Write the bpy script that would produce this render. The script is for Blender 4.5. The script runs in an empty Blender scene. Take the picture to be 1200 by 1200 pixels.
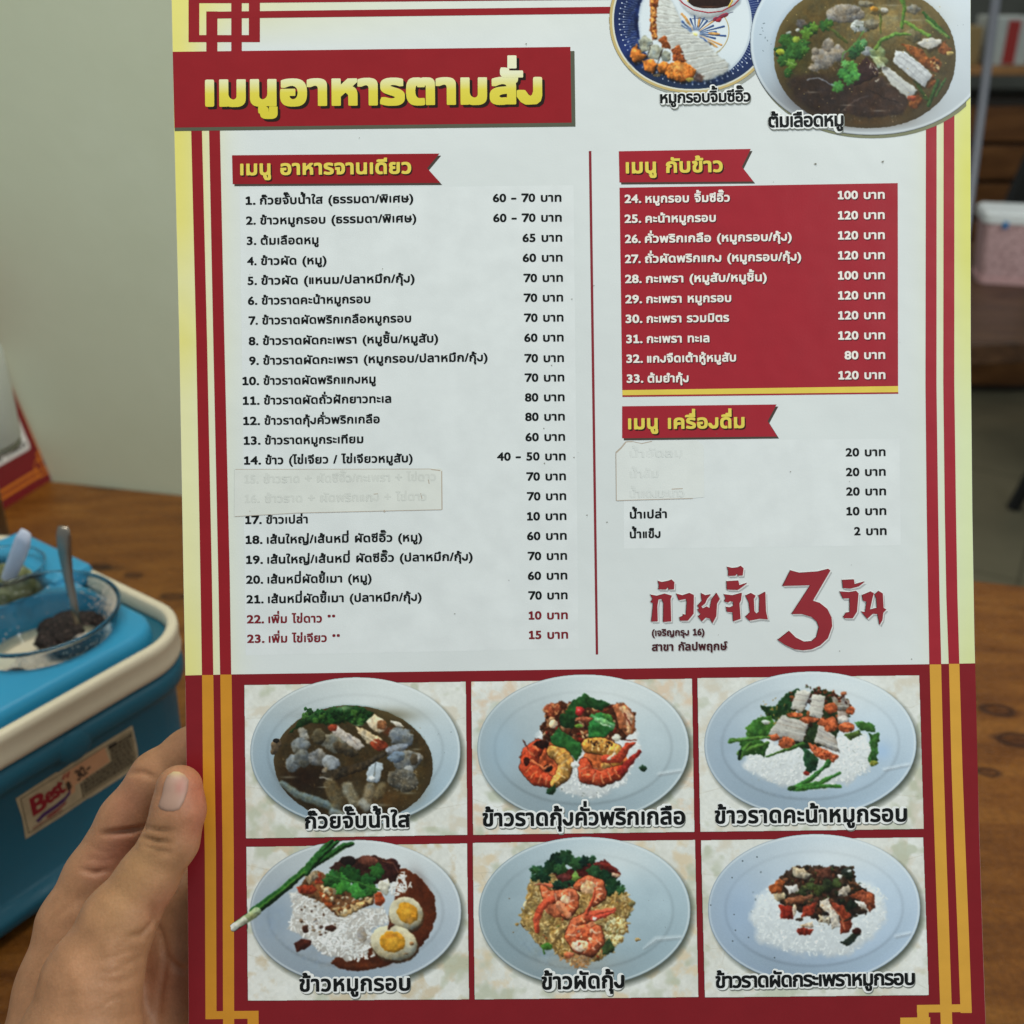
import bpy, bmesh, math, random
import numpy as np
from mathutils import Vector, Matrix
from mathutils.geometry import delaunay_2d_cdt

# ------------------------------------------------------------------ camera
SC = bpy.context.scene
COL = SC.collection
HALF = math.radians(50.9 / 2)
FPX = 600 / math.tan(HALF)              # focal length in pixels of a 1200 px frame
PITCH = math.radians(27)
HC = 0.5                                # camera height above the table top
cp, sp = math.cos(PITCH), math.sin(PITCH)
CX = np.array([1.0, 0, 0]); CU = np.array([0, sp, cp]); CF = np.array([0, cp, -sp]); CC = np.array([0, 0, HC])
cam_d = bpy.data.cameras.new('camera'); cam = bpy.data.objects.new('camera', cam_d); COL.objects.link(cam)
cam.matrix_world = Matrix(((1, 0, 0, 0), (0, sp, -cp, 0), (0, cp, sp, HC), (0, 0, 0, 1)))
cam_d.sensor_width = 36; cam_d.lens = 18 / math.tan(HALF)
cam_d.clip_start = 0.01; cam_d.clip_end = 60
cam_d.dof.use_dof = True; cam_d.dof.focus_distance = 0.400; cam_d.dof.aperture_fstop = 11.0
SC.camera = cam

# ------------------------------------------------------------------ light
W = bpy.data.worlds.new('World'); SC.world = W; W.use_nodes = True
bg = W.node_tree.nodes['Background']; bg.inputs[0].default_value = (0.86, 0.97, 1.0, 1); bg.inputs[1].default_value = 0.36
def area(name, loc, target, sx, sy, power, col):
    l = bpy.data.lights.new(name, 'AREA'); l.shape = 'RECTANGLE'; l.size = sx; l.size_y = sy; l.energy = power; l.color = col
    o = bpy.data.objects.new(name, l); COL.objects.link(o); o.location = loc
    o.rotation_euler = (Vector(target) - Vector(loc)).to_track_quat('-Z', 'Y').to_euler()
    return o
area('shopfront_daylight', (1.5, -0.45, 1.55), (0.05, 0.4, 0.33), 1.3, 1.1, 23, (0.95, 1.0, 0.98))
area('table_ceiling_lamp', (-0.15, 0.45, 1.75), (-0.25, 0.75, 0.1), 1.0, 0.5, 13, (1.0, 0.96, 0.84))
area('room_ceiling_lamp', (0.7, 3.6, 2.2), (1.3, 2.5, -.3), 1.2, 0.6, 12, (1.0, 0.93, 0.82))
SC.view_settings.view_transform = 'Standard'; SC.view_settings.look = 'None'
SC.view_settings.exposure = 0.0; SC.view_settings.gamma = 1.0; SC.view_settings.use_curve_mapping = False
SC.render.engine = 'CYCLES'
SC.cycles.max_bounces = 8; SC.cycles.transmission_bounces = 8; SC.cycles.transparent_max_bounces = 12

# ------------------------------------------------------------------ helpers
def ray(px, py): return CX * ((px - 600) / FPX) - CU * ((py - 600) / FPX) + CF
def P(px, py, d): return CC + ray(px, py) * d
def hz(px, py, z):
    r = ray(px, py); return CC + r * ((z - HC) / r[2])
def lin(c):
    c = np.asarray(c, dtype=np.float64) / 255.0
    return np.where(c <= 0.04045, c / 12.92, ((c + 0.055) / 1.055) ** 2.4)
def tag(o, label=None, cat=None, group=None, kind=None):
    if label: o['label'] = label
    if cat: o['category'] = cat
    if group: o['group'] = group
    if kind: o['kind'] = kind
    return o
def empty(name, loc=(0, 0, 0), label=None, cat=None, group=None):
    o = bpy.data.objects.new(name, None); COL.objects.link(o); o.location = loc; o.empty_display_size = 0.02
    return tag(o, label, cat, group)
def link_mesh(name, me, mat=None, parent=None, mw=None):
    o = bpy.data.objects.new(name, me); COL.objects.link(o)
    if mat: me.materials.append(mat)
    if parent is not None:
        o.parent = parent
        if mw is not None: o.matrix_parent_inverse = Matrix.Identity(4); o.matrix_basis = parent_world(parent).inverted() @ mw
    elif mw is not None: o.matrix_world = mw
    return o
def parent_world(o):
    m = o.matrix_basis.copy()
    while o.parent is not None: o = o.parent; m = o.matrix_basis @ m
    return m
IDM = Matrix.Identity(4)
def pymesh(name, V, Fs, mat=None, parent=None, world=True, smooth=False):
    me = bpy.data.meshes.new(name); me.from_pydata([tuple(map(float, v)) for v in V], [], [tuple(map(int, f)) for f in Fs]); me.update()
    if smooth: me.shade_smooth()
    return link_mesh(name, me, mat, parent, IDM if (world and parent is not None) else None)
def bmobj(name, bm, mat=None, parent=None, smooth=False, world=True):
    me = bpy.data.meshes.new(name); bmesh.ops.recalc_face_normals(bm, faces=bm.faces[:]); bm.to_mesh(me); bm.free()
    if smooth: me.shade_smooth()
    return link_mesh(name, me, mat, parent, IDM if (world and parent is not None) else None)
def bevel_bm(bm, w, seg=2):
    bmesh.ops.bevel(bm, geom=bm.edges[:], offset=w, segments=seg, affect='EDGES', profile=0.5, clamp_overlap=True)
def box_bm(bm, o, ex, ey, ez, bev=0):
    """box from corner o along the three edge vectors"""
    o, ex, ey, ez = [np.asarray(q, float) for q in (o, ex, ey, ez)]
    b2 = bmesh.new()
    vs = [b2.verts.new(o + ex * i + ey * j + ez * k) for k in (0, 1) for j in (0, 1) for i in (0, 1)]
    for f in ((0, 2, 3, 1), (4, 5, 7, 6), (0, 1, 5, 4), (1, 3, 7, 5), (3, 2, 6, 7), (2, 0, 4, 6)): b2.faces.new([vs[i] for i in f])
    bmesh.ops.recalc_face_normals(b2, faces=b2.faces[:])
    if bev: bevel_bm(b2, bev)
    t = bpy.data.meshes.new('t'); b2.to_mesh(t); b2.free(); bm.from_mesh(t); bpy.data.meshes.remove(t)
def tube_bm(bm, pts, radii, n=16, squash=None, caps=True):
    pts = [Vector(p) for p in pts]; rings = []
    up0 = Vector((0.123, 0.31, 0.94)).normalized()
    for i, p in enumerate(pts):
        t = (pts[min(i + 1, len(pts) - 1)] - pts[max(i - 1, 0)]).normalized()
        a = squash[0] if squash else up0
        a = (a - t * a.dot(t)).normalized(); b = t.cross(a)
        r = radii[i] if hasattr(radii, '__len__') else radii
        k = squash[1] if squash else 1
        if hasattr(k, '__len__'): k = k[i]
        rings.append([bm.verts.new(p + a * (math.cos(2 * math.pi * j / n) * r * k) + b * (math.sin(2 * math.pi * j / n) * r)) for j in range(n)])
    for A, B in zip(rings, rings[1:]):
        for j in range(n): bm.faces.new((A[j], A[(j + 1) % n], B[(j + 1) % n], B[j]))
    if caps: bm.faces.new(rings[0][::-1]); bm.faces.new(rings[-1])
def lathe_bm(bm, c, prof, n=64):
    c = np.asarray(c, float); rings = []
    for r, z in prof:
        rings.append([bm.verts.new(c + np.array([r * math.cos(2 * math.pi * j / n), r * math.sin(2 * math.pi * j / n), z])) for j in range(n)])
    for A, B in zip(rings, rings[1:]):
        for j in range(n): bm.faces.new((A[j], A[(j + 1) % n], B[(j + 1) % n], B[j]))
    return rings

# ------------------------------------------------------------------ materials
class NT:
    def __init__(s, name):
        s.m = bpy.data.materials.new(name); s.m.use_nodes = True; s.t = s.m.node_tree; s.b = s.t.nodes['Principled BSDF']
    def n(s, typ, **kw):
        nd = s.t.nodes.new(typ)
        for k, v in kw.items():
            if k.startswith('i_'):
                key = k[2:].replace('_', ' ')
                nd.inputs[int(key) if key.isdigit() else key].default_value = v
            else: setattr(nd, k, v)
        return nd
    def l(s, a, b): s.t.links.new(a, b)
    def set(s, **kw):
        for k, v in kw.items(): s.b.inputs[k.replace('_', ' ')].default_value = v
        return s
    def coords(s, scale=(1, 1, 1), rot=(0, 0, 0), kind='Object'):
        tc = s.n('ShaderNodeTexCoord'); mp = s.n('ShaderNodeMapping'); mp.inputs['Scale'].default_value = scale; mp.inputs['Rotation'].default_value = rot
        s.l(tc.outputs[kind], mp.inputs[0]); return mp.outputs[0]
    def noise(s, co, scale, detail=4, rough=0.55, dist=0):
        nd = s.n('ShaderNodeTexNoise'); nd.inputs['Scale'].default_value = scale; nd.inputs['Detail'].default_value = detail
        nd.inputs['Roughness'].default_value = rough; nd.inputs['Distortion'].default_value = dist
        if co is not None: s.l(co, nd.inputs['Vector'])
        return nd.outputs['Fac']
    def ramp(s, fac, stops):
        r = s.n('ShaderNodeValToRGB'); e = r.color_ramp.elements
        while len(e) < len(stops): e.new(0.5)
        for el, (p, c) in zip(e, stops):
            el.position = p; el.color = (*c, 1) if len(c) == 3 else c
        s.l(fac, r.inputs[0]); return r.outputs[0]
    def bump(s, h, strength=0.2, dist=0.001, prev=None):
        b = s.n('ShaderNodeBump'); b.inputs['Strength'].default_value = strength; b.inputs['Distance'].default_value = dist
        s.l(h, b.inputs['Height'])
        if prev is not None: s.l(prev, b.inputs['Normal'])
        return b.outputs[0]
    def math(s, op, a, b=None):
        m = s.n('ShaderNodeMath', operation=op)
        for i, v in enumerate((a, b)):
            if v is None: continue
            if isinstance(v, (int, float)): m.inputs[i].default_value = v
            else: s.l(v, m.inputs[i])
        return m.outputs[0]
    def mixc(s, fac, a, b, mode='MIX'):
        m = s.n('ShaderNodeMix', data_type='RGBA', blend_type=mode)
        for sock, v in ((m.inputs[0], fac), (m.inputs[6], a), (m.inputs[7], b)):
            if isinstance(v, (int, float)): sock.default_value = v
            elif isinstance(v, tuple): sock.default_value = (*v, 1)
            else: s.l(v, sock)
        return m.outputs[2]
def L3(c, k=1.0): return tuple(float(x) for x in np.minimum(lin(c) * k, 0.95))
def simple(name, rgb, k=1.0, rough=0.5, spec=0.4, amp=0.08, scale=60, bump=0.0, bscale=400, metal=0.0, coat=0.0):
    """one plain surface with a little unevenness of colour, gloss and relief"""
    t = NT(name); co = t.coords()
    c = np.array(L3(rgb, k))
    t.l(t.ramp(t.noise(co, scale, 5), [(0.3, tuple(c * (1 - amp))), (0.7, tuple(np.minimum(c * (1 + amp), 0.95)))]), t.b.inputs['Base Color'])
    t.set(Roughness=rough, Metallic=metal); t.b.inputs['Specular IOR Level'].default_value = spec; t.b.inputs['Coat Weight'].default_value = coat
    if bump: t.l(t.bump(t.noise(co, bscale, 3), bump, 0.0005), t.b.inputs['Normal'])
    return t.m
KP = 1.21          # a print that shows as colour c in this light has albedo KP * lin(c)
_inks = {}
def ink(rgb):
    """printed ink under the menu's laminate"""
    if rgb not in _inks:
        t = NT('print_%02x%02x%02x' % rgb); co = t.coords()
        c = np.array(L3(rgb, KP))
        t.l(t.ramp(t.noise(co, 90, 4), [(0.35, tuple(c * 0.97)), (0.65, tuple(np.minimum(c * 1.03, 0.95)))]), t.b.inputs['Base Color'])
        laminate(t, co); _inks[rgb] = t.m
    return _inks[rgb]
def laminate(t, co):
    t.set(Roughness=0.34); t.b.inputs['Specular IOR Level'].default_value = 0.25
    h = t.bump(t.noise(co, 1500, 3), 0.10, 0.00025); h = t.bump(t.noise(co, 42, 2), 0.10, 0.004, h)
    t.l(h, t.b.inputs['Normal'])
def painted(name):
    t = NT(name); co = t.coords(); a = t.n('ShaderNodeAttribute', attribute_name='Col')
    t.l(a.outputs['Color'], t.b.inputs['Base Color']); laminate(t, co); return t.m
def wood(name, dark, mid, light, k, scale=(1, 1, 1), rot=0.0, gloss=0.3, knots=()):
    t = NT(name); co = t.coords((1.8 * scale[0], 6.5 * scale[1], 4), (0, 0, rot)); c2 = t.coords()
    g = t.noise(co, 3.0, 7, 0.62, 1.6); g2 = t.noise(co, 16, 5, 0.7, 0.3)
    f = t.math('ADD', t.math('MULTIPLY', g, 0.75), t.math('MULTIPLY', g2, 0.25))
    col = t.ramp(f, [(0.30, L3(dark, k)), (0.50, L3(mid, k)), (0.70, L3(light, k))])
    col = t.mixc(1.0, col, t.ramp(t.noise(c2, 210, 3, .7), [(.3, (.74, .72, .7)), (.68, (1.16, 1.16, 1.16))]), 'MULTIPLY')
    v = t.n('ShaderNodeTexVoronoi'); v.inputs['Scale'].default_value = 2.6; v.inputs['Randomness'].default_value = 1.0
    t.l(co, v.inputs['Vector'])
    kn = t.ramp(v.outputs['Distance'], [(0.02, (0, 0, 0)), (0.13, (1, 1, 1))])
    col = t.mixc(0.85, col, t.mixc(kn, L3(dark, k * 0.5), (1, 1, 1)), 'MULTIPLY')
    for kx, ky, kr in knots:
        mp = t.n('ShaderNodeMapping', vector_type='TEXTURE'); mp.inputs['Location'].default_value = (kx, ky, 0); mp.inputs['Rotation'].default_value = (0, 0, rot + .25); mp.inputs['Scale'].default_value = (kr * 1.9, kr, 1)
        tc = t.n('ShaderNodeTexCoord'); t.l(tc.outputs['Object'], mp.inputs[0]); vm = t.n('ShaderNodeVectorMath', operation='LENGTH')
        off = t.n('ShaderNodeVectorMath', operation='ADD'); nz = t.n('ShaderNodeTexNoise'); nz.inputs['Scale'].default_value = 60; t.l(tc.outputs['Object'], nz.inputs['Vector'])
        sc = t.n('ShaderNodeVectorMath', operation='SCALE'); sc.inputs['Scale'].default_value = .5; t.l(nz.outputs['Color'], sc.inputs[0]); t.l(mp.outputs[0], off.inputs[0]); t.l(sc.outputs[0], off.inputs[1]); sb = t.n('ShaderNodeVectorMath', operation='SUBTRACT'); sb.inputs[1].default_value = (.25, .25, .25); t.l(off.outputs[0], sb.inputs[0])
        sp2 = t.n('ShaderNodeVectorMath', operation='MULTIPLY'); sp2.inputs[1].default_value = (1, 1, 0); t.l(sb.outputs[0], sp2.inputs[0]); t.l(sp2.outputs[0], vm.inputs[0])
        kc = t.ramp(vm.outputs['Value'], [(0.0, (.35, .3, .28)), (0.35, (.55, .48, .44)), (0.62, (.16, .13, .12)), (0.80, (.6, .56, .54)), (1.0, (1, 1, 1))])
        col = t.mixc(1.0, col, kc, 'MULTIPLY')
    t.l(col, t.b.inputs['Base Color'])
    t.l(t.ramp(g2, [(0.3, (gloss * 0.8,) * 3), (0.7, (gloss * 1.35,) * 3)]), t.b.inputs['Roughness'])
    h = t.bump(t.noise(c2, 700, 2), 0.5, 0.0010); h = t.bump(t.noise(c2, 70, 3), 0.25, 0.002, h)
    t.l(h, t.b.inputs['Normal']); t.b.inputs['Specular IOR Level'].default_value = 0.28
    return t.m
def clear(name, tint=(0.95, 0.98, 0.97), rough=0.02, ior=1.46):
    t = NT(name); t.set(Roughness=rough, IOR=ior); t.b.inputs['Transmission Weight'].default_value = 1.0
    t.b.inputs['Base Color'].default_value = (*tint, 1); return t.m

# ------------------------------------------------------------------ the place: table, wall, floor, far side
M_table = wood('varnished_table_wood', (84, 46, 13), (116, 70, 22), (138, 90, 34), 1.05, rot=math.radians(-24), gloss=0.30,
    knots=[(*hz(x, y, 0)[:2], r) for x, y, r in ((1168, 832, .010), (1192, 867, .011), (1158, 905, .006), (156, 674, .006), (203, 699, .008), (118, 664, .007))])
A0 = hz(65, 563, 0); E0 = hz(1150, 680, 0)
ed = (E0 - A0) / np.linalg.norm(E0 - A0); en = np.array([-ed[1], ed[0], 0])       # along and beyond the table's far edge
tb = bmesh.new()
o = A0 - ed * 0.9
for s_ in (0,):
    box_bm(tb, o - en * 1.15 - np.array([0, 0, 0.035]), ed * 2.75, en * 1.15, np.array([0, 0, 0.035]), 0.004)
dt = empty('dining_table', tuple(A0 + ed * 0.4 - en * 0.5 - np.array([0, 0, .75])), 'varnished brown wooden dining table under the blue caddy, filling the lower corners', 'table')
bmobj('tabletop', tb, M_table, dt, smooth=False)
M_leg = wood('table_leg_wood', (50, 26, 10), (84, 48, 20), (110, 66, 28), 1.4)
for a_, b_ in ((0.2, 0.1), (2.5, 0.1), (0.2, 1.0), (2.5, 1.0)):
    bm = bmesh.new(); q = o + ed * a_ - en * b_
    box_bm(bm, q - np.array([0, 0, 0.75]), ed * 0.06, -en * 0.06, np.array([0, 0, 0.714]), 0.004); bmobj('leg', bm, M_leg, dt)
t = NT('floor_tiles'); co = t.coords((1, 1, 1), (0, 0, 0.5))
br = t.n('ShaderNodeTexBrick'); br.offset = 0.0; br.inputs['Scale'].default_value = 1.0; br.inputs['Brick Width'].default_value = 0.6; br.inputs['Row Height'].default_value = 0.6
br.inputs['Mortar Size'].default_value = 0.004; br.inputs['Color1'].default_value = (*L3((112, 106, 86), 1.8), 1); br.inputs['Color2'].default_value = (*L3((106, 101, 82), 1.8), 1); br.inputs['Mortar'].default_value = (*L3((92, 88, 72), 1.5), 1)
t.l(co, br.inputs['Vector'])
t.l(t.mixc(0.5, br.outputs[0], t.ramp(t.noise(co, 7, 5), [(0.3, (0.72,) * 3), (0.7, (1, 1, 1))]), 'MULTIPLY'), t.b.inputs['Base Color'])
t.set(Roughness=0.22); t.l(t.bump(t.noise(co, 30, 2), 0.1, 0.002), t.b.inputs['Normal'])
M_floor = t.m
tag(pymesh('floor', [(-4, -3, -.75), (5, -3, -.75), (5, 7, -.75), (-4, 7, -.75)], [(0, 1, 2, 3)], M_floor), kind='structure')
# painted plaster wall behind the table's left half
t = NT('painted_plaster'); co = t.coords()
t.l(t.ramp(t.noise(co, 5, 6, 0.6), [(0.25, L3((170, 177, 154), 1.5)), (0.55, L3((174, 181, 159), 1.5)), (0.8, L3((178, 185, 165), 1.5))]), t.b.inputs['Base Color'])
t.set(Roughness=0.62); h = t.bump(t.noise(co, 14, 3), 0.16, 0.004); h = t.bump(t.noise(co, 240, 3), 0.12, 0.0008, h); t.l(h, t.b.inputs['Normal'])
M_wall = t.m
bm = bmesh.new()
wo = A0 - ed * 1.0 + en * 0.001 - np.array([0, 0, .75])
box_bm(bm, wo, ed * 1.5, en * 0.10, np.array([0, 0, 2.6]), 0.003)
tag(bmobj('wall', bm, M_wall), 'pale green-grey plastered wall behind the table and the caddy', 'wall')
# far wall of the room
t = NT('dim_room_wall'); co = t.coords(); t.l(t.ramp(t.noise(co, 2.4, 4), [(0.3, L3((58, 60, 55), 1.2)), (0.7, L3((84, 86, 80), 1.2))]), t.b.inputs['Base Color']); t.set(Roughness=0.7)
bm = bmesh.new(); box_bm(bm, (-1.0, 4.6, -.75), (5.0, 0, 0), (0, .1, 0), (0, 0, 3.2), 0.003)
tag(bmobj('back_wall', bm, t.m), 'dim grey wall at the far back of the shop', 'wall')
# second table
M_t2 = wood('second_table_wood', (44, 28, 17), (74, 50, 32), (100, 74, 52), 1.1, rot=0.3, gloss=0.35)
q0 = hz(1100, 404, 0); d2 = np.array([math.cos(.12), math.sin(.12), 0]); n2 = np.array([-d2[1], d2[0], 0])
bm = bmesh.new(); box_bm(bm, q0 - d2 * 0.25 - np.array([0, 0, .035]), d2 * 1.3, n2 * 0.62, (0, 0, .035), .004)
t2 = empty('far_table', tuple(q0 - np.array([0, 0, .75])), 'dark brown wooden table carrying the pink basket', 'table')
bmobj('tabletop', bm, M_t2, t2)
for a_, b_ in ((-.2, .06), (.98, .06), (-.2, .52), (.98, .52)):
    bm = bmesh.new(); box_bm(bm, q0 + d2 * a_ + n2 * b_ - np.array([0, 0, .75]), d2 * .05, n2 * .05, (0, 0, .714), .003); bmobj('leg', bm, M_leg, t2)
# pink basket with white tissue packet
bc = hz(1172, 327, 0); bc[2] = 0
M_pink = simple('pink_plastic', (198, 160, 160), 1.1, 0.4, 0.4, 0.05, 20)
bk = empty('tissue_basket', tuple(bc), 'pale pink perforated plastic tissue basket with a white lid', 'basket')
H_ = 0.124
def rect_loop(w, d, z, r=0.012, n=5):
    out = []
    for sx, sy, a0 in ((1, 1, 0), (-1, 1, 90), (-1, -1, 180), (1, -1, 270)):
        for i in range(n + 1):
            a = math.radians(a0 + 90 * i / n); out.append((sx * (w - r) + r * math.cos(a), sy * (d - r) + r * math.sin(a), z))
    return out
def loft_bm(bm, loops, close_first=True, close_last=True):
    R = [[bm.verts.new(p) for p in lp] for lp in loops]; n = len(R[0])
    for A, B in zip(R, R[1:]):
        for j in range(n): bm.faces.new((A[j], A[(j + 1) % n], B[(j + 1) % n], B[j]))
    if close_first: bm.faces.new(R[0][::-1])
    if close_last: bm.faces.new(R[-1])
def place(bm, loc, rz):
    bmesh.ops.transform(bm, matrix=Matrix.Translation(loc) @ Matrix.Rotation(rz, 4, 'Z'), verts=bm.verts[:])
t = NT('pink_mesh_plastic'); co = t.coords((1, 1, 1)); vo = t.n('ShaderNodeTexVoronoi'); vo.inputs['Scale'].default_value = 150; t.l(co, vo.inputs['Vector'])
t.l(t.ramp(vo.outputs['Distance'], [(0.25, L3((158, 122, 122), 1.1)), (0.45, L3((200, 166, 167), 1.1))]), t.b.inputs['Base Color']); t.set(Roughness=0.4)
bm = bmesh.new(); loft_bm(bm, [rect_loop(.040, .036, 0), rect_loop(.042, .038, .012), rect_loop(.052, .046, H_ - .017)], True, False); place(bm, bc, -.22); bmobj('basket_side', bm, t.m, bk, True)
bm = bmesh.new(); loft_bm(bm, [rect_loop(.0435, .0395, 0), rect_loop(.0445, .0405, .010)]); place(bm, bc, -.22); bmobj('basket_base', bm, M_pink, bk)
M_white = simple('white_plastic', (222, 226, 226), 1.1, 0.4, 0.4, 0.03)
bm = bmesh.new(); loft_bm(bm, [rect_loop(.054, .048, H_ - .019), rect_loop(.055, .049, H_ - .017), rect_loop(.055, .049, H_ - .004), rect_loop(.051, .045, H_)]); place(bm, bc, -.22); bmobj('lid', bm, M_white, bk)
bm = bmesh.new(); box_bm(bm, (-.024, -.0505, H_ - .026), (.009, 0, 0), (0, .003, 0), (0, 0, .012), .001); place(bm, bc, -.22); bmobj('clip', bm, simple('blue_clip', (40, 110, 165), 1.2), bk)
# cabinet along the back
M_cab = wood('cabinet_wood', (66, 40, 20), (104, 66, 34), (128, 86, 48), 1.35, (0.5, 0.6, 1), 0.0, 0.4)
cb = empty('wooden_cabinet', (1.75, 3.4, -.75), 'brown wooden slatted cabinet with an open shelf at the back', 'cabinet')
cx0 = 1.02
for i in range(8):
    bm = bmesh.new(); box_bm(bm, (cx0, 3.3, -.72 + i * .108), (1.15, 0, 0), (0, .03, 0), (0, 0, .095), .004); bmobj('slat', bm, M_cab, cb)
bm = bmesh.new(); box_bm(bm, (cx0 - .02, 3.335, -.75), (1.19, 0, 0), (0, .3, 0), (0, 0, .90), .003); bmobj('carcass', bm, simple('cabinet_dark', (46, 40, 34), 1.2), cb)
bm = bmesh.new(); box_bm(bm, (cx0 - .05, 3.26, .220), (1.3, 0, 0), (0, .38, 0), (0, 0, .022), .003); bmobj('shelf', bm, wood('shelf_wood', (120, 84, 50), (150, 108, 66), (170, 126, 80), 1.3), cb)
for sx in (cx0 - .04, cx0 + 1.2):
    bm = bmesh.new(); box_bm(bm, (sx, 3.3, .1505), (.03, 0, 0), (0, .3, 0), (0, 0, .069), .002); bmobj('shelf_post', bm, M_cab, cb)
M_pw = simple('pale_card', (178, 184, 180), 1.1, .6); M_pr = simple('red_card', (150, 40, 36), 1.2, .5)
def carton(x, w, h, lab, body, stripe=None):
    e = empty('carton', (x, 3.35, .2425), lab, 'carton', 'cartons on the back shelf')
    bm = bmesh.new(); box_bm(bm, (x, 3.3, .243), (w, 0, 0), (0, .12, 0), (0, 0, h), .003); bmobj('carton_body', bm, body, e)
    if stripe is not None:
        bm = bmesh.new(); box_bm(bm, (x + w * .38, 3.297, .247), (w * .3, 0, 0), (0, .004, 0), (0, 0, h * .9), .0005); bmobj('stripe', bm, stripe, e)
carton(1.345, .115, .125, 'white carton with a broad red upright stripe on the shelf', M_pw, M_pr)
carton(1.475, .13, .10, 'plain pale carton right of the red striped one', simple('grey_card', (150, 162, 160), 1.1, .6))
carton(1.262, .06, .10, 'narrow tan carton near the menu edge on the shelf', simple('tan_card', (138, 116, 74), 1.2, .6))
for i, (x, w, h, rgb, lab) in enumerate(((1.05, .09, .16, (70, 92, 60), 'dull green carton left end of the back shelf'), (1.16, .08, .13, (150, 150, 140), 'grey-white carton beside the green one on the shelf'), (1.63, .10, .15, (120, 40, 36), 'dark red carton at the right of the back shelf'))):
    carton(x, w, h, lab, simple('carton_card', rgb, 1.1, .6))
# thin pale rod added to stand in for a highlight streak
pl0 = P(1138, 225, 1.55); pl1 = P(1166, 5, 1.62); dv = (pl1 - pl0); zt = (pl0[2]) / 1.0
bm = bmesh.new(); tube_bm(bm, [pl0 - dv * (pl0[2] / dv[2]), pl0, pl1, pl1 + dv * .35], [.005, .006, .0075, .0075], 14)
tag(bmobj('streak_rod', bm, simple('streak_metal', (150, 150, 156), .9, .4, .5, .05, 40, metal=1.0), None, True), 'slim pale rod standing in for a highlight streak beside the menu, rising from the far table', 'pole')
# black chair beyond the far table
M_blk = simple('black_plastic', (26, 26, 26), 1.0, .42, .4, .15, 30)
ch = empty('black_chair', (1.5, 2.75, -.75), 'black chair with a leaning backrest behind the pink basket', 'chair')
cb0 = np.array([1.245, 2.52, 0.0])
bm = bmesh.new(); box_bm(bm, (1.34, 2.68, -.30), (.42, .1, 0), (-.09, .40, 0), (0, 0, .03), .008); bmobj('seat', bm, M_blk, ch)
bm = bmesh.new(); box_bm(bm, (1.115, 2.60, -.27), (.62, .15, 0), (-.005, .025, 0), (.10, -.03, .50), .008); bmobj('backrest', bm, M_blk, ch)
for a_, b_ in ((1.56, 2.76), (1.74, 2.81), (1.62, 3.06), (1.80, 3.12)):
    bm = bmesh.new(); tube_bm(bm, [(a_, b_, -.75), (a_ + .01, b_ + .01, -.30)], .014, 10); bmobj('leg', bm, M_blk, ch)
# black stool near the dining table, only one leg in view
f0 = hz(1187, 596, -.75); f1 = P(1206, 500, np.dot(f0 - CC, CF) - .25)
st = empty('black_stool', tuple(f0 + np.array([.2, .1, 0])), 'black stool on the tiled floor right of the menu, mostly out of frame', 'stool')
top = f1 + (f1 - f0) * 0.35
sc_ = np.array([f0[0] + .23, f0[1] - .02, -.30])
bm = bmesh.new(); lathe_bm(bm, sc_, [(0.001, 0), (.15, 0), (.16, .01), (.16, .03), (.15, .04), (.001, .04)], 32); bmobj('seat', bm, M_blk, st, True)
for a_ in (0, 1, 2, 3):
    an = math.atan2(f0[1] - sc_[1], f0[0] - sc_[0]) + a_ * math.pi / 2; rr = math.hypot(f0[1] - sc_[1], f0[0] - sc_[0])
    bm = bmesh.new(); tube_bm(bm, [(sc_[0] + rr * math.cos(an), sc_[1] + rr * math.sin(an), -.75), (sc_[0] + .11 * math.cos(an), sc_[1] + .11 * math.sin(an), -.30)], .017, 12); bmobj('leg', bm, M_blk, st)

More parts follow.
